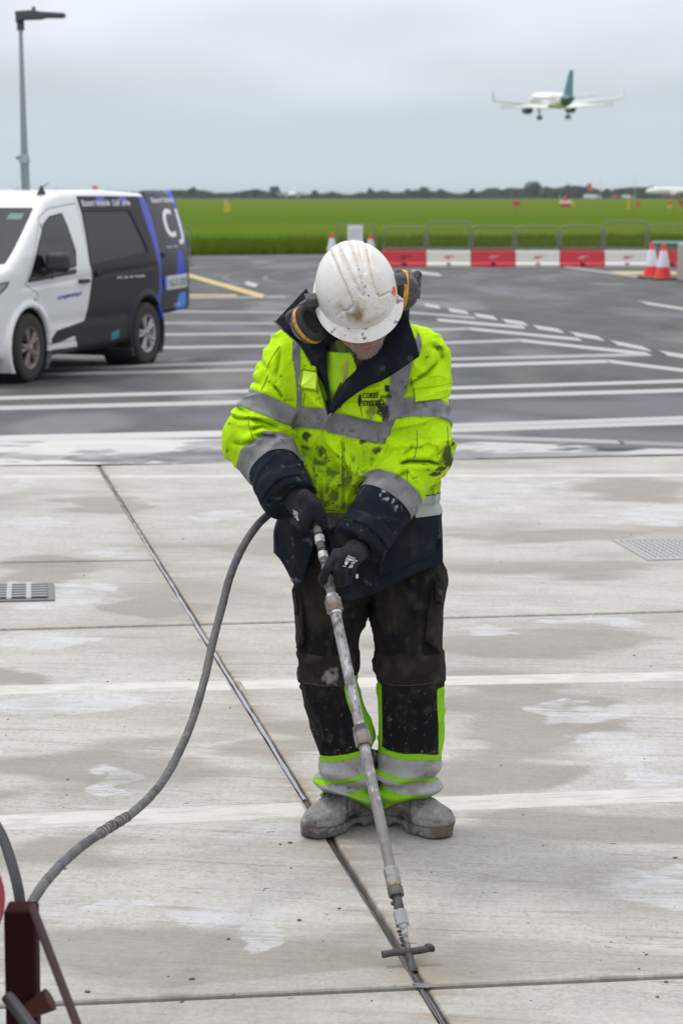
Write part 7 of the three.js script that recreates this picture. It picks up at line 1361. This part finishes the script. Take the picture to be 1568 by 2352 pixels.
// ---------------------------------------------------------------- the hose and the machine it comes from
{
  const hp = [onLance(1158), at(700, 1140, -6.29), at(655, 1152, -6.40), at(628, 1172, -6.42), at(590, 1208, -6.38), at(555, 1262, -6.33), at(530, 1320, -6.28), at(510, 1395, -6.22), at(490, 1470, -6.15), at(470, 1560, -6.05), at(447, 1640, -5.95), at(415, 1720, -5.82), at(372, 1797, -5.65), at(312, 1861, -5.42), at(240, 1908, -5.18), at(180, 1950, -4.95), at(125, 2003, -4.75), at(88, 2050, -4.62), at(66, 2095, -4.55), at(60, 2150, -4.52)];
  const base = V(hp[19].x, 0, hp[19].z), t = thing('hose', base, 0, 'long dirty grey hose looping from the lance down to the machine at lower left', 'hose');
  const hg = tube(hp, 0.0108, 420, 18); { const P = hg.attributes.position, N = hg.attributes.normal; for (let i = 0; i < P.count; i++) { const k = vn(P.getX(i) * 60, P.getY(i) * 60, P.getZ(i) * 60) * 0.0007; P.setXYZ(i, P.getX(i) + N.getX(i) * k, P.getY(i) + N.getY(i) * k, P.getZ(i) + N.getZ(i) * k); } }
  paint(hg, (o, x, y, z) => { set3(o, 0.085, 0.081, 0.074); const n = fbm(x * 24, y * 24, z * 24, 5), m = fbm(x * 120, y * 120, z * 120, 3); mix3(o, 0.038, 0.038, 0.04, clamp(n * 1.8 + 0.1, 0, 0.9)); mix3(o, 0.05, 0.065, 0.10, clamp(fbm(x * 14 + 5, y * 14, z * 14, 3) * 1.6 - 0.1, 0, 0.5)); mix3(o, 0.20, 0.195, 0.18, clamp(m * 1.6 - 0.25 + sstep(0.5, 0.3, y) * 0.35, 0, 0.75)); });
  mesh('tube', moved(hg, base), painted(0.7), t);
  const cv = new THREE.CatmullRomCurve3(hp, false, 'centripetal'), wraps = [];
  for (let i = 0; i < 9; i++) { const u = 0.700 + i * 0.0052, p = cv.getPoint(u), d = cv.getTangent(u), g = new THREE.CylinderGeometry(0.0122 + 0.0006 * (i % 3), 0.0126 - 0.0005 * (i % 2), 0.016, 18); g.applyQuaternion(new THREE.Quaternion().setFromUnitVectors(V(0, 1, 0), d.add(V(0.06 * (i % 2), 0.05, 0)).normalize())); g.translate(p.x, p.y, p.z); wraps.push(g); }
  mesh('tape', moved(paint(merged(wraps), (o, x, y, z) => { set3(o, 0.17, 0.16, 0.145); mix3(o, 0.03, 0.03, 0.03, clamp(fbm(x * 90, y * 90, z * 90, 4) * 3 + 0.1, 0, 0.9)); }), base), painted(0.75), t);
}
{
  const z0 = -3.78, b = at(50, 2080, z0), base = V(b.x, 0, z0), t = thing('sealing_machine', base, 0, 'blurred red and brown machine with a dark upright post at the lower left corner', 'machine');
  const redP = std([0.24, 0.004, 0.007], 0.75), maroon = new THREE.MeshPhysicalMaterial({ roughness: 0.9, specularIntensity: 0.15 }), pink = std([0.032, 0.014, 0.013], 0.9), rust = std([0.05, 0.012, 0.006], 0.9), blackM = std([0.02, 0.018, 0.018], 0.7);
  maroon.color.setRGB(0.022, 0.006, 0.006); const h = b.y, put3 = (n, g, m, p = t) => mesh(n, g, m, p);
  put3('post', rbox(0.052, h, 0.06, 0.006, 0.0, h / 2, 0), maroon);
  const e0 = at(74, 2082, z0 + 0.02).sub(base), e1 = at(182, 2365, z0 + 0.25).sub(base), e2 = e1.clone().add(e1.clone().sub(e0).multiplyScalar(0.9)); e2.y = Math.max(e2.y, 0.03); const foot = e0.clone().lerp(e1, e0.y / (e0.y - e1.y) * 0.98);
  put3('stay', rod(e0, foot, 0.0075, 0.0075, 12), pink);
  const k = at(92, 2308, z0 + 0.03).sub(base); put3('bracket', (() => { const g = new THREE.CylinderGeometry(0.014, 0.02, 0.04, 14); g.rotateZ(Math.PI / 2 + 0.5); g.translate(k.x, k.y, k.z); return g; })(), rust);
  // drum on its side, mostly out of the picture
  const dr = at(-216, 2190, z0 + 0.12).sub(base), R = 0.124; const ring = new THREE.TorusGeometry(R, 0.014, 16, 70); ring.translate(dr.x, dr.y, dr.z + 0.05); put3('drum_rim', ring, redP);
  const dg = new THREE.CylinderGeometry(R - 0.006, R - 0.006, 0.34, 60); dg.rotateX(Math.PI / 2); dg.translate(dr.x, dr.y, dr.z - 0.13); put3('drum', dg, redP); put3('drum_end', new THREE.CylinderGeometry(R - 0.01, R - 0.01, 0.01, 60).rotateX(Math.PI / 2).translate(dr.x, dr.y, dr.z + 0.045), std([0.45, 0.43, 0.41], 0.6));
  put3('frame', merged([rbox(0.5, 0.04, 0.05, 0.006, -0.22, 0.20, 0), rbox(0.04, 0.20, 0.05, 0.006, -0.42, 0.10, 0), rbox(0.04, dr.y - R - 0.2, 0.05, 0.006, dr.x, 0.2 + (dr.y - R - 0.2) / 2, 0)]), blackM);
  for (const s of [-0.42, -0.02]) put3('wheel', new THREE.CylinderGeometry(0.09, 0.09, 0.05, 24).rotateZ(Math.PI / 2).translate(s, 0.09, 0.09), blackM);
  const s2 = [at(-30, 1860, -4.5), at(5, 1920, -4.45), at(28, 1985, -4.4), at(42, 2040, -4.37), at(50, 2090, -4.36)].map((p) => p.sub(base)); put3('supply_hose', tube(s2, 0.0105, 60, 14), std([0.035, 0.037, 0.042], 0.75));
  const s3 = [at(18, 2290, -3.68), at(50, 2330, -3.65), at(90, 2385, -3.6)].map((p) => p.sub(base)); put3('return_hose', tube(s3, 0.011, 30, 12), std([0.03, 0.03, 0.034], 0.6));
}
scene.fog = new THREE.FogExp2(new THREE.Color(0.58, 0.66, 0.70), 0.00008);
renderer.render(scene, camera);
